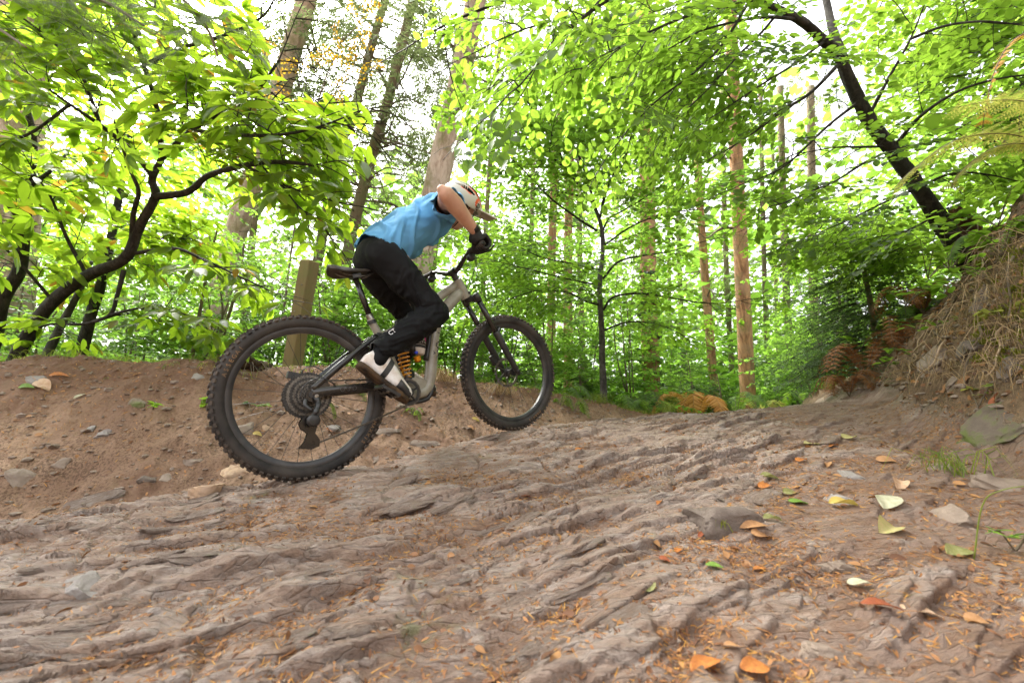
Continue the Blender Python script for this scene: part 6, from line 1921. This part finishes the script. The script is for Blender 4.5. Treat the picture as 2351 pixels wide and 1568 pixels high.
LC = {"orange": dead_leaf_mat("orange_leaf", (.50, .19, .04), (.34, .11, .03)), "rust": dead_leaf_mat("rust_leaf", (.33, .09, .03), (.22, .06, .025)), "peach": dead_leaf_mat("peach_leaf", (.60, .42, .28), (.48, .28, .15)),
      "yellow": dead_leaf_mat("yellow_leaf", (.50, .36, .08), (.40, .32, .09)), "lime": dead_leaf_mat("yellow_green_leaf", (.40, .37, .13), (.50, .40, .20)), "pale": dead_leaf_mat("pale_grey_leaf", (.50, .47, .33), (.36, .36, .22)),
      "olive": dead_leaf_mat("olive_leaf", (.20, .20, .055), (.28, .27, .12)), "tan": dead_leaf_mat("tan_leaf", (.46, .25, .11), (.34, .17, .07)), "green": dead_leaf_mat("green_leaf", (.13, .24, .03), (.20, .30, .05))}
LEAVES = [(1622, 1538, 98, "orange", "beech", "bright orange leaf at the bottom edge, the left one"), (1730, 1540, 78, "orange", "flat", "round orange leaf at the bottom edge, the right one"), (2025, 1402, 88, "rust", "beech", "rust coloured leaf touching the pale peach one"),
          (2112, 1412, 88, "peach", "flat", "pale peach leaf in the right foreground"), (2040, 1222, 90, "lime", "beech_curl", "pale yellow green curled leaf on the right"), (2038, 1158, 84, "pale", "flat", "pale grey serrated leaf behind the curled yellow one"),
          (1936, 1162, 66, "yellow", "beech_curl", "folded yellow and orange leaf on the smooth grey stone"), (1832, 1158, 46, "green", "flat", "small fresh green leaf on the rock"), (1815, 1136, 46, "olive", "beech", "olive leaf just behind the fresh green one"),
          (1702, 1196, 52, "rust", "beech_curl", "curled dark red leaf at the foot of the rock hump"), (1730, 1214, 70, "tan", "long", "long tan leaf in front of the dark red one"), (1748, 1236, 62, "tan", "beech", "tan leaf lowest of the cluster by the rock hump"),
          (1772, 1196, 46, "olive", "beech_curl", "curled olive brown leaf right of the dark red one"), (2196, 1272, 74, "olive", "flat", "grey olive leaf near the right edge"), (1490, 1352, 54, "olive", "flat", "olive leaf on the needles in the middle foreground"),
          (1640, 1306, 46, "green", "flat", "dull green leaf left of the brown rock rib"), (1766, 1100, 46, "olive", "beech_curl", "olive brown curled leaf at the top of the rock hump"), (1756, 1120, 42, "orange", "beech", "orange leaf just below the olive curled one"),
          (1862, 1023, 44, "lime", "flat", "yellow green leaf on the upper path, the left one"), (1950, 1008, 50, "lime", "beech", "yellow green leaf on the upper path, the right one"), (1910, 1027, 46, "orange", "long", "orange leaf between the two yellow green ones"),
          (2066, 1118, 62, "peach", "beech_curl", "peach curled leaf right of the grey stone"), (2036, 1062, 48, "tan", "beech", "tan leaf below the mossy slab"), (1975, 1346, 56, "pale", "flat", "pale green leaf by the brown rock rib"),
          (98, 888, 56, "peach", "beech", "large peach leaf on the left bank"), (136, 866, 46, "orange", "long", "orange leaf at the top of the left bank"), (62, 892, 44, "green", "long", "green leaf beside the large peach one"),
          (590, 1000, 27, "yellow", "beech", "yellow leaf on the dirt seen through the rear spokes"), (758, 990, 28, "orange", "long", "orange leaf on the dirt behind the derailleur"), (1092, 966, 26, "yellow", "long", "yellow leaf on the dirt below the pedal"),
          (1080, 984, 22, "tan", "beech", "small tan leaf on the dirt below the yellow one"), (184, 912, 26, "pale", "flat", "small pale leaf on the middle of the left bank"), (1514, 1158, 34, "orange", "long", "small orange leaf alone on the rock"),
          (1205, 1142, 32, "rust", "long", "small rust leaf on the rock left of the lone orange one"), (1555, 1268, 28, "orange", "flat", "tiny orange leaf in the middle foreground"), (1744, 1312, 34, "orange", "flat", "small orange leaf left of the rock rib"),
          (1330, 1035, 26, "orange", "beech", "small orange leaf below the front tyre"), (2290, 920, 50, "rust", "long", "rust leaf on top of the mossy slab"), (1900, 1070, 40, "tan", "long", "tan leaf above the grey stone"), (1840, 1060, 36, "orange", "beech", "orange leaf left of the tan one on the upper path"),
          (1525, 1290, 32, "rust", "beech", "red brown leaf near the tiny orange one"), (1610, 1230, 30, "rust", "long", "dark red leaf in front of the rock hump"), (1680, 1490, 40, "tan", "flat", "tan leaf above the two orange ones at the bottom"), (2240, 1430, 54, "tan", "beech", "tan leaf at the right foreground edge")]
fm = {}
for k, (u, v, px, col, shp, lab) in enumerate(LEAVES):
    X = hit(u, v); f = proj(X)[2]; L = px / FPX * f * .86; rng = np.random.default_rng(1200 + k)
    yaw = rng.uniform(-.7, .9) + (math.pi if rng.random() < .4 else 0)
    M = frame_at(X, yaw - math.pi / 2, .12, rng)
    key = (shp, col)
    if key not in fm:
        V, F = FL[shp]; me = new_mesh("fallen_leaf", V, [F], True); me.materials.append(LC[col]); fm[key] = me
    r = empty("fallen_leaf", X + M[:, 2] * .010)
    r.matrix_basis = Matrix([[*(M[i] * L), (X + M[:, 2] * (.006 + .08 * L))[i]] for i in range(3)] + [[0, 0, 0, 1]])
    o = link("blade", fm[key], None, r)
    kk = ("stalk", col)
    if kk not in fm:
        me = MB().tube(crom([(0, -.20, -.075), (.01, -.32, -.03), (.02, -.5, .0), (.0, .0, -.02), (0, .44, -.1)][:3], 4), .012, 5).mesh("stalk"); me.materials.append(LC["tan"]); fm[kk] = me
    s_ = link("stalk", fm[kk], None, r); s_.location = (0, -.30, .03)
    tag(r, lab, "leaf", "fallen leaves on the ground")


# ================================================================== NEEDLES, CRUMBS, PEBBLES
def scatter(N, rmin, rmax, seed, th=62, keep=None, area=.5):
    rng = np.random.default_rng(seed)
    r = (rng.uniform(rmin ** (2 * area), rmax ** (2 * area), N)) ** (1 / (2 * area)); a = np.radians(rng.uniform(-th, th, N))
    x, y = r * np.sin(a), r * np.cos(a)
    z, i = terrain(x, y); m = np.ones(N, bool) if keep is None else keep(x, y, i, rng)
    x, y, z = x[m], y[m], z[m]; h = .012
    nx = (Hz(x + h, y) - Hz(x - h, y)) / (2 * h); ny = (Hz(x, y + h) - Hz(x, y - h)) / (2 * h)
    return np.stack([x, y, z], 1), unit(np.stack([-nx, -ny, np.ones_like(nx)], 1)), rng


def litter(name, label, N, rmin, rmax, seed, keep, lmin, lmax, shape, mat, lift=.003, area=.5):
    X, n, rng = scatter(N, rmin, rmax, seed, keep=keep, area=area)
    d = rng.normal(0, 1, X.shape); d = unit(d - n * (d * n).sum(1)[:, None]) + n * rng.normal(.03, .10, len(X))[:, None]
    L = rng.uniform(lmin, lmax, len(X))
    V, F, A = leaf_mesh_arrays(shape, X + n * rng.uniform(.001, lift, len(X))[:, None], d, n + rng.normal(0, .3, n.shape), L, rnd=rng.random(len(X)))
    tag(link(name, new_mesh(name, V, [F], True, {"rnd": A}), mat), label, "litter", kind="stuff")


SHAPES["fern"] = blade_shape(.19); SHAPES["fernlet"] = blade_shape(.46); SHAPES["fneedle"] = blade_shape(.09); SHAPES["crumb"] = leaf_simple(.32)
M_FNEEDLE = leaf_mat("fallen_needles", (.16, .06, .02), (.36, .15, .035), (.60, .32, .06), (.4, .18, .04), .15, .6, .25)
SHAPES["scrap"] = leaf_shape(.55, .15, .2)
M_SCRAP = leaf_mat("leaf_scraps", (.075, .035, .018), (.20, .085, .035), (.46, .24, .09), (.35, .15, .05), .2, .55, .3)
M_CRUMB = leaf_mat("leaf_crumbs", (.07, .03, .016), (.20, .085, .035), (.42, .20, .07), (.3, .12, .04), .12, .65, .25)
onslab = lambda x, y, i, rng: (i['w'] < .4) & (rng.random(len(x)) < np.clip(.14 + 1.1 * np.clip(.5 - i['det'] * 22, 0, 1) ** 1.3 + .6 * i['soft'], 0, 1) * (.2 + .9 * np.clip(.5 + 1.2 * fbm(x * 2.2, y * 2.2, 88, 3), 0, 1)))
ondirt = lambda x, y, i, rng: (i['w'] > .5) & (rng.random(len(x)) < .12 + .6 * i['wb'] + .5 * i['tt'] * np.clip(.5 + fbm(x * 1.5, y * 1.5, 89, 3), 0, 1))
litter("needle_litter", "orange and brown conifer needles scattered over the rock", 110000, .62, 4.0, 1, onslab, .010, .026, "fneedle", M_FNEEDLE, .004)
litter("leaf_crumbs", "brown crumbs of old leaves lying in the rock hollows", 52000, .62, 4.0, 2, onslab, .006, .020, "crumb", M_CRUMB, .004)
litter("leaf_scraps", "torn scraps of orange and brown leaves flattened on the rock", 2300, .62, 3.6, 12, onslab, .014, .038, "scrap", M_SCRAP, .006, .7)
litter("leaf_scraps", "torn scraps of brown leaves on the left dirt bank", 2000, 1.8, 4.5, 13, ondirt, .02, .05, "scrap", M_SCRAP, .006, 1.0)
litter("needle_litter", "brown needles scattered over the dirt bank on the left", 60000, 1.8, 5.0, 3, ondirt, .014, .032, "fneedle", M_FNEEDLE, .005, 1.0)
litter("leaf_crumbs", "brown leaf crumbs on the dirt bank and forest edge", 40000, 1.8, 5.5, 4, ondirt, .010, .028, "crumb", M_CRUMB, .006, 1.0)


def pebbles(name, label, N, rmin, rmax, seed, keep, smin, smax, mat):
    X, n, rng = scatter(N, rmin, rmax, seed, keep=keep, area=1.0)
    b = bmesh.new(); bmesh.ops.create_icosphere(b, subdivisions=1, radius=1.0); PV = np.array([v.co[:] for v in b.verts]); PF = np.array([[v.index for v in f.verts] for f in b.faces]); b.free()
    k = len(X); s = rng.uniform(smin, smax, (k, 1)) * rng.uniform(.6, 1.2, (k, 3)) * [1, 1, .55]
    a = rng.uniform(0, 6.28, k); V = PV[None] * (1 + rng.normal(0, .18, (k, len(PV), 1))) * s[:, None]
    V = np.stack([V[..., 0] * np.cos(a)[:, None] - V[..., 1] * np.sin(a)[:, None], V[..., 0] * np.sin(a)[:, None] + V[..., 1] * np.cos(a)[:, None], V[..., 2]], -1) + X[:, None]
    F = (PF[None] + (np.arange(k) * len(PV))[:, None, None]).reshape(-1, 3)
    tag(link(name, new_mesh(name, V.reshape(-1, 3), [F], False, {"rnd": np.repeat(rng.random(k), len(PV))}), mat), label, "pebbles", kind="stuff")


pebbles("pebbles", "small pebbles and clods scattered on the dirt bank", 9000, 1.7, 4.5, 9, lambda x, y, i, r: (i['w'] > .5) & (i['wb'] < .5) & (r.random(len(x)) < .55), .004, .016, M_ST["brown"])
onbank = lambda x, y, i, r: (i['bm'] > .5) & (i['bank'] > .02) & (r.random(len(x)) < .7)
pebbles("pebbles", "larger clods and half buried stones on the dirt bank", 600, 1.7, 4.0, 19, lambda x, y, i, r: (i['w'] > .5) & (i['wb'] < .5) & (r.random(len(x)) < .5), .012, .034, M_ST["brown"])
pebbles("pebbles", "clods and chips of stone sticking out of the right bank", 9000, 2.2, 4.6, 14, onbank, .005, .026, M_ST["brown"])
litter("leaf_scraps", "brown leaf scraps caught on the right bank", 9000, 2.2, 4.6, 15, onbank, .02, .06, "scrap", M_SCRAP, .008, 1.0)
pebbles("pebbles", "small stone chips scattered over the rock path", 5000, .7, 3.4, 10, lambda x, y, i, r: (i['w'] < .4) & (i['det'] < .004) & (r.random(len(x)) < .5), .003, .009, M_ST["brown"])


# ================================================================== FERNS, GRASS, ROOTS
def frond_arrays(pts, width, npin, rng, fine=True, droop=.25):
    p = crom(pts, 10); L = np.concatenate([[0], np.cumsum(np.linalg.norm(np.diff(p, axis=0), axis=1))])
    pos, d, n, ln = [], [], [], []
    for k in range(npin):
        f = .12 + .87 * k / npin; q = np.array([np.interp(f * L[-1], L, p[:, j]) for j in range(3)])
        i = min(np.searchsorted(L, f * L[-1]), len(p) - 1); t = unit(p[i] - p[i - 1])
        lat = unit(np.cross(t, [0, 0, 1.])); w = width * math.sin(math.pi * min(1, .12 + .88 * (1 - f)) ** .8) * (1.1 - .3 * f)
        for sd in (-1, 1):
            dd = unit(lat * sd + t * .35 + [0, 0, -droop] + rng.normal(0, .08, 3)); nn = np.cross(dd, t) * (1 if np.cross(dd, t)[2] > 0 else -1)
            if not fine:
                pos.append(q); d.append(dd); n.append(nn); ln.append(max(w, .02)); continue
            m = max(3, int(w / (width * .085)))
            for j in range(m):
                g = (j + .3) / m; c = q + dd * w * g; l2 = unit(np.cross(dd, nn))
                for s2 in (-1, 1):
                    pos.append(c); d.append(unit(l2 * s2 + dd * .5)); n.append(nn); ln.append(width * .155 * (1 - .72 * g) + .003)
    return p, np.array(pos), np.array(d), np.array(n), np.array(ln)


M_FERNG = leaf_mat("green_fern", (.05, .11, .018), (.085, .165, .025), (.12, .21, .035), (.26, .42, .04), .45, .5, .3)
M_FERNY = leaf_mat("yellowing_fern", (.12, .20, .04), (.24, .29, .06), (.42, .30, .09), (.5, .5, .10), .5, .5, .3)
M_FERNO = leaf_mat("orange_bracken", (.42, .19, .04), (.55, .27, .06), (.60, .36, .10), (.65, .32, .06), .4, .6, .25)
M_FERNB = leaf_mat("dead_brown_bracken", (.14, .055, .022), (.24, .10, .038), (.34, .16, .06), (.3, .12, .04), .3, .7, .2)
M_STRAW = leaf_mat("dry_straw", (.26, .17, .085), (.40, .28, .15), (.52, .40, .24), (.4, .28, .12), .25, .65, .25)
M_GRASS = leaf_mat("grass_blade", (.09, .14, .025), (.15, .20, .035), (.26, .27, .06), (.35, .42, .05), .4, .45, .35)
M_MOSS = leaf_mat("moss", (.09, .11, .015), (.16, .18, .02), (.26, .26, .03), (.3, .32, .03), .3, .7, .15)


def fern(name, base, fronds, mat, label, cat, seed, fine=False, group=None, stem=M_TWIGB):
    rng = np.random.default_rng(seed); r = empty(name, base)
    for (pts, w, npin) in fronds:
        p, pos, d, n, ln = frond_arrays([np.asarray(q) - base for q in pts], w, npin, rng, fine)
        V, F, A = leaf_mesh_arrays("fernlet" if fine else "fern", pos, d, n, ln, rnd=rng.random(len(pos)))
        o = link("frond", new_mesh("frond", V, [F], True, {"rnd": A}), mat, r); o["kind"] = "stuff"
        MB().tube(p, np.linspace(.0035, .001, len(p)), 5).build("stalk", stem, o)
    return tag(r, label, cat, group)


def clump(u, v, t, n, L, w, seed, spread=1.0, droop=.5, world=None, lift=1.0):
    b = base_at(u, v, t) if world is None else world; rng = np.random.default_rng(seed + 5); fr = []
    for k in range(n):
        a = rng.uniform(0, 6.28); l = L * rng.uniform(.7, 1.1); h = np.array([math.cos(a), math.sin(a), 0]) * spread
        fr.append(([b, b + h * l * .35 + [0, 0, l * .55 * lift], b + h * l * .75 + [0, 0, l * (.75 - droop * .4) * lift], b + h * l * 1.05 + [0, 0, l * (.62 - droop) * lift]], w * rng.uniform(.8, 1.2), int(24 + 8 * rng.random())))
    return b, fr


FERNS = [(1470, 915, 6.0, 7, .55, .13, M_FERNG, "green fern clump at the foot of the ivy trunk"), (1420, 925, 5.6, 5, .45, .11, M_FERNG, "green fern clump right of the sapling's foot"), (1500, 955, 5.4, 4, .38, .10, M_FERNG, "low green fern at the end of the left bank"),
         (1600, 958, 6.0, 11, .62, .17, M_FERNO, "orange bracken clump at the end of the rock path"), (1570, 950, 6.6, 6, .55, .15, M_FERNY, "yellowing bracken left of the orange clump"), (1690, 955, 6.4, 8, .55, .15, M_FERNG, "green bracken clump in front of the thick orange trunk"), (1745, 955, 7.0, 6, .5, .14, M_FERNY, "yellow green bracken right of the thick orange trunk"),
         (1290, 915, 5.0, 6, .45, .11, M_FERNG, "green fern clump left of the sapling's foot"), (1200, 905, 5.4, 5, .4, .10, M_FERNG, "green fern clump behind the front wheel"), (1850, 930, 7.5, 6, .55, .14, M_FERNG, "green fern clump at the foot of the right bank"), (640, 842, 4.4, 5, .3, .08, M_FERNG, "small fern left of the wooden post"), (800, 850, 4.4, 6, .32, .08, M_FERNG, "small fern behind the rear wheel")]
for k, (u, v, t, n, L, w, m, lab) in enumerate(FERNS):
    b, fr = clump(u, v, t, n, L, w, 1400 + k); fern("fern" if m is M_FERNG else "bracken", b, fr, m, lab, "fern", 1500 + k, False, "ferns and bracken")
for k, (u, v, L, lab) in enumerate(((1318, 965, .22, "small fern growing out of the bank right of the front wheel"), (1285, 950, .18, "tiny fern high on the bank touching the right side of the front wheel"), (735, 965, .14, "small fern on the dirt right of the derailleur"), (832, 930, .12, "tiny plant on the dirt under the chain stay"), (950, 975, .12, "tiny fern on the dirt below the chainring"))):
    X = hit(u, v - 20); X = X - [0, 0, .01]; _, fr = clump(0, 0, 0, 4, L, L * .22, 1600 + k, .8, .9, X)
    fern("fern", X, fr, M_FERNG, lab, "fern", 1620 + k, False, "ferns and bracken")
# near fronds hanging in from the right
fb = P(2440, 360, 1.75)
fern("fern", fb, [([fb, P(2330, 310, 1.72), P(2200, 320, 1.70), P(2100, 385, 1.72), P(2045, 440, 1.74)], .13, 26), ([fb, P(2350, 330, 1.7), P(2270, 345, 1.68), P(2200, 400, 1.68), P(2180, 440, 1.7)], .11, 24),
                  ([fb, P(2380, 250, 1.7), P(2300, 230, 1.7), P(2180, 250, 1.72)], .10, 22)], M_FERNY, "yellowing fern fronds reaching in from the right edge", "fern", 1700, True)
fb2 = P(2420, 60, 1.8)
fern("bracken", fb2, [([fb2, P(2330, 90, 1.78), P(2285, 160, 1.76), P(2262, 250, 1.76), P(2255, 300, 1.78)], .055, 20)], M_FERNO, "withered orange frond hanging at the right edge", "fern", 1701, True)
for k, (u, v, t, n, L, lab) in enumerate(((1990, 850, 4.0, 9, .62, "dead brown bracken clump at the foot of the dark hemlock"), (2060, 790, 3.6, 9, .55, "dead brown bracken clump on the right bank"), (1950, 890, 4.3, 7, .42, "low dead bracken beside the end of the path"), (2120, 700, 3.5, 7, .5, "dead brown bracken below the leaning beech"))):
    X = hit(u, v + 20, 1.0, 12); _, fr = clump(0, 0, 0, int(n * 1.2), L * .8, .085, 1800 + k, .8, .55, X)
    fern("bracken", X, [(a_, b_, 15) for a_, b_, c_ in fr], M_FERNB, lab, "fern", 1820 + k, True, "dead bracken on the right bank")


def tufts(name, label, spots, mat, cat, kind=None, group=None, seed=1, shape="blade"):
    """spots: (point, count, length, droop direction, spread)"""
    rng = np.random.default_rng(seed); mb = MB(); base = np.asarray(spots[0][0]); Vs, Fs, As, n0 = [], [], [], 0
    for (X, n, L, lean, spread, wd) in spots:
        for k in range(n):
            a = rng.uniform(0, 6.28); h = np.array([math.cos(a), math.sin(a), 0]) * spread * rng.uniform(.2, 1) + np.asarray(lean) * rng.uniform(.5, 1.2)
            l = L * rng.uniform(.5, 1.15); st = np.asarray(X) + rng.normal(0, 1, 3) * [.5, .5, .1] * spread * L * .5
            q = np.stack([st, st + (h * .3 + [0, 0, .45]) * l, st + (h * .75 + [0, 0, .55]) * l, st + (h * 1.15 + [0, 0, .25 - .3 * rng.random()]) * l])
            t = unit(np.gradient(q, axis=0)); s = unit(np.cross(t, rng.normal(0, 1, 3))) * (wd * np.array([1, .85, .55, .1]))[:, None]
            Vs.append(np.concatenate([q - s, q + s])); i = np.arange(3); Fs.append(np.stack([i, i + 1, i + 5, i + 4], 1) + n0); As.append(np.full(8, rng.random())); n0 += 8
    V = np.concatenate(Vs) - base
    o = link(name, new_mesh(name, V, [np.concatenate(Fs)], True, {"rnd": np.concatenate(As)}), mat); o.location = base
    return tag(o, label, cat, group, kind)


lean_l = (-.9, -.35, 0)
rng = np.random.default_rng(31)
sp = []
for k in range(210):
    u, v = rng.uniform(2060, 2400), rng.uniform(540, 880)
    if v < 1000 - (u - 1960) * 1.25: continue
    X = hit(u, v, 1.0, 8)
    if proj(X)[2] < 6: sp.append((X, 4, rng.uniform(.10, .26), (-.75, -.3, -.55), .95, .0019))
tufts("dry_grass", "tangle of pale dry grass and rootlets hanging over the right bank", sp, M_STRAW, "grass", "stuff", seed=2)
sp = []
for k in range(90):
    u, v = rng.uniform(2240, 2420), rng.uniform(560, 860); X = hit(u, v, 1.0, 8)
    if proj(X)[2] < 5: sp.append((X, 14, .05, (-.2, -.2, 0), .9, .003))
tufts("moss", "yellow green moss cushions on the right bank at the photo edge", sp, M_MOSS, "moss", "stuff", seed=3)
sp = []
for k in range(420):
    s = rng.uniform(-2.0, 4.2); D = float(np.interp(s, *S_D)) + rng.normal(.12, .16); X = np.array([RX + .758 * s - .652 * D, RY + .652 * s + .758 * D]); X = np.array([X[0], X[1], 0.])
    sp.append((X, 5, rng.uniform(.04, .11), (.1, -.3, -.1), .9, .0016))
_z = Hz([q[0][0] for q in sp], [q[0][1] for q in sp])
for q, z_ in zip(sp, _z): q[0][2] = z_
tufts("grass", "thin short grass and moss along the top edge of the left bank", sp, M_GRASS, "grass", "stuff", seed=4)
for k, (u, v, n, L, m, lab) in enumerate(((2190, 1090, 46, .17, M_GRASS, "yellow green grass tuft on the right foreground"), (1020, 875, 130, .20, M_STRAW, "brown dry grass mound hanging off the bank behind the fork"), (1150, 905, 120, .20, M_STRAW, "brown dry grass seen through the front wheel"), (1380, 925, 70, .16, M_GRASS, "grass tuft round the foot of the dark sapling"), (1530, 945, 70, .18, M_GRASS, "grass tuft at the foot of the ivy trunk"),
                                          (2120, 690, 18, .26, M_GRASS, "broad green grass blades on the right bank under the beech"), (1660, 1215, 30, .06, M_MOSS, "small moss tuft on the front of the rock hump"))):
    X = hit(u, v, .8, 9); tufts("grass_tuft", lab, [(X, n, L, (-.1, -.55, -.25) if m is M_STRAW else (-.1, -.1, 0), .9, .0022 if L > .15 else .0015)], m, "grass", None, "grass tufts", 40 + k)


def root_clump():
    X = hit(572, 845, 1.5, 8); r = empty("root_clump", X); V, F = rock_arrays(501, (.20, .16, .14), .8, .5)
    link("soil", new_mesh("soil", V + [0, 0, .02], [F], True), simple("dark_peat", (.03, .018, .011), (.07, .04, .022), 30, .9, .15, 0, .9, 60), r)
    rng = np.random.default_rng(4)
    for k in range(26):
        a = rng.uniform(2.6, 6.6); L = rng.uniform(.10, .24); d = np.array([math.cos(a), math.sin(a), -.15])
        MB().tube(crom([d * .04 + [0, 0, .04], d * L * .5 + [0, 0, rng.uniform(-.02, .06)], d * L + [0, 0, rng.uniform(-.08, 0)]], 4), np.linspace(.004, .0012, 9), 5).build("root", M_TWIGB, r)
    tag(r, "dark clump of torn roots on the bank seen through the rear wheel", "roots")


root_clump()


def roots_right():
    rng = np.random.default_rng(14)
    for k, (u, v, du, dv) in enumerate(((2290, 560, -70, 160), (2200, 690, -60, 130), (2170, 790, -60, 110), (2330, 600, -20, 190), (2120, 800, -40, 80), (2260, 760, -50, 140), (2310, 760, -40, 120), (2230, 610, 20, 120), (2145, 730, -60, 100))):
        pts = []
        for j in range(6):
            f = j / 5; X = hit(u + du * f + rng.normal(0, 8), v + dv * f, 1.0, 8); pts.append(X + [-.015, -.012, .02 + .02 * rng.random()])
        o = MB().tube(crom(np.array(pts) - pts[0], 5), np.linspace(.007, .0025, 26), 6).build("root", M_TWIGB if k % 2 else simple("pale_root", (.42, .31, .2), (.3, .2, .12), 40), None)
        o.location = pts[0]
        tag(o, ("thin pale root hanging from the top of the right bank near the stump", "thin brown root running down beside the dark jutting rock", "thin pale root above the brown rock in the bank", "thin brown root at the very right edge", "short pale root at the low end of the bank", "thin brown root right of the brown rock in the bank", "thin pale root above the mossy slab", "thin brown root straight below the beech trunk", "thin pale root through the dead bracken")[k], "root", "roots on the right bank")


roots_right()


def bramble(u, v, n, w, label, seed, t=None, L=.07, mat=None, h=.25, name="bramble"):
    X = hit(u, v, .8, 9) if t is None else P(u, v, t); rng = np.random.default_rng(seed); r = empty(name, X)
    tw = MB(); pos, d, nn, ln = [], [], [], []
    for k in range(max(2, n // 6)):
        a = rng.uniform(0, 6.28); e = np.array([math.cos(a) * w, math.sin(a) * w, rng.uniform(.3, 1) * h]); c = crom([np.zeros(3), e * .5 + [0, 0, h * .35], e], 5); tw.tube(c, np.linspace(.003, .0012, len(c)), 4, False)
        for j in range(6):
            q = c[int(rng.uniform(.3, 1) * (len(c) - 1))]; b_ = rng.uniform(0, 6.28); pos.append(q); d.append([math.cos(b_), math.sin(b_), rng.normal(0, .25)]); nn.append([rng.normal(0, .3), rng.normal(-.2, .3), 1]); ln.append(L * rng.uniform(.6, 1.15))
    tw.build("stems", M_TWIGB, r)["kind"] = "stuff"
    V0, F0_ = SHAPES["bramble"]; m = mat or M_BEECHR
    lm = new_mesh("leaf", V0, [F0_], True, {"rnd": np.zeros(len(V0))}); lm.materials.append(m)
    for i in range(len(pos)):
        dd = unit(d[i]); x = unit(np.cross(dd, nn[i])); z = np.cross(x, dd); o = bpy.data.objects.new("leaf", lm); o.parent = r
        o.matrix_basis = Matrix([[*(ln[i] * np.array([x[q], dd[q], z[q]])), pos[i][q]] for q in range(3)] + [[0, 0, 0, 1]]); COL.objects.link(o)
    tag(r, label, "plant", "small leafy plants")


bramble(2180, 620, 48, .40, "bramble with broad dark leaves at the foot of the leaning beech", 1, 3.0, .095, h=.30)
bramble(2290, 520, 36, .35, "broad leaved plant on top of the right bank", 2, 2.7, .09, h=.3)
bramble(2080, 700, 36, .32, "green bramble leaves beside the dead bracken", 3, 3.3, .085, h=.2)
bramble(2070, 850, 18, .14, "small green plant at the edge of the right bank", 4, None, .06, h=.12)
bramble(2245, 935, 20, .12, "yellow green seedling on the mossy slab", 5, None, .045, M_FERNY, .12)
bramble(2330, 1265, 14, .08, "bright green seedling at the right foreground edge", 6, None, .038, M_UNDER, .08)
bramble(2130, 640, 30, .35, "leafy plant overhanging the right bank", 7, 3.1, .09, h=.2)
bramble(350, 940, 10, .08, "small green seedling in the middle of the left bank", 8, None, .045, M_BEECH, .05)
bramble(470, 935, 12, .10, "small green seedling beside the rear tyre", 9, None, .05, M_BEECH, .06)
bramble(575, 945, 12, .10, "green seedling on the bank seen through the rear wheel", 10, None, .05, M_BEECH, .07)
bramble(2340, 350, 40, .45, "dark broad leaved bush at the right edge behind the fern", 11, 2.4, .10, h=.3)
bramble(2330, 590, 40, .35, "leafy plant trailing over the top of the right bank", 12, 2.35, .075, M_BEECH, .22)
bramble(2250, 560, 30, .30, "green plant rooted behind the broken stump", 13, 2.9, .085, M_BEECH, .28)
bramble(1975, 800, 30, .30, "green bramble at the foot of the dead bracken", 14, 3.9, .075, M_BEECH, .2)
bramble(2335, 760, 22, .14, "yellow green leafy plant on the moss at the right edge", 15, None, .05, M_FERNY, .16)
bramble(2150, 770, 26, .22, "green bramble sprawling down the middle of the right bank", 16, None, .06, M_BEECHR, .14)
bramble(2215, 700, 26, .24, "green plant beside the dark jutting rock", 17, None, .065, M_BEECH, .16)
bramble(2280, 650, 26, .22, "leafy plant at the upper right of the bank", 18, None, .06, M_BEECHR, .16)
bramble(2110, 830, 22, .20, "small bramble low on the right bank by the dead bracken", 19, None, .055, M_BEECH, .12)
for k, (u, v, n_, L_, lab) in enumerate(((2175, 650, 7, .34, "green fern on the upper right bank"), (2095, 745, 7, .32, "green fern halfway up the right bank"), (2300, 590, 6, .30, "green fern at the top of the right bank near the edge"))):
    X = hit(u, v, 1.0, 9); _, fr = clump(0, 0, 0, n_, L_, .085, 1900 + k, .9, .6, X)
    fern("fern", X, fr, M_FERNG, lab, "fern", 1920 + k, False, "ferns and bracken")
X0 = P(2225, 1240, 1.05); X0[2] = float(Hz([X0[0]], [X0[1]])[0])
st = MB().tube(crom([np.zeros(3), P(2255, 1160, 1.04) - X0, P(2300, 1125, 1.02) - X0, P(2400, 1110, 1.0) - X0], 6), np.linspace(.0018, .001, 19), 6).build("tall_grass", M_GRASS, None)
st.location = X0; tag(st, "bent pale grass stem at the right foreground edge", "grass")
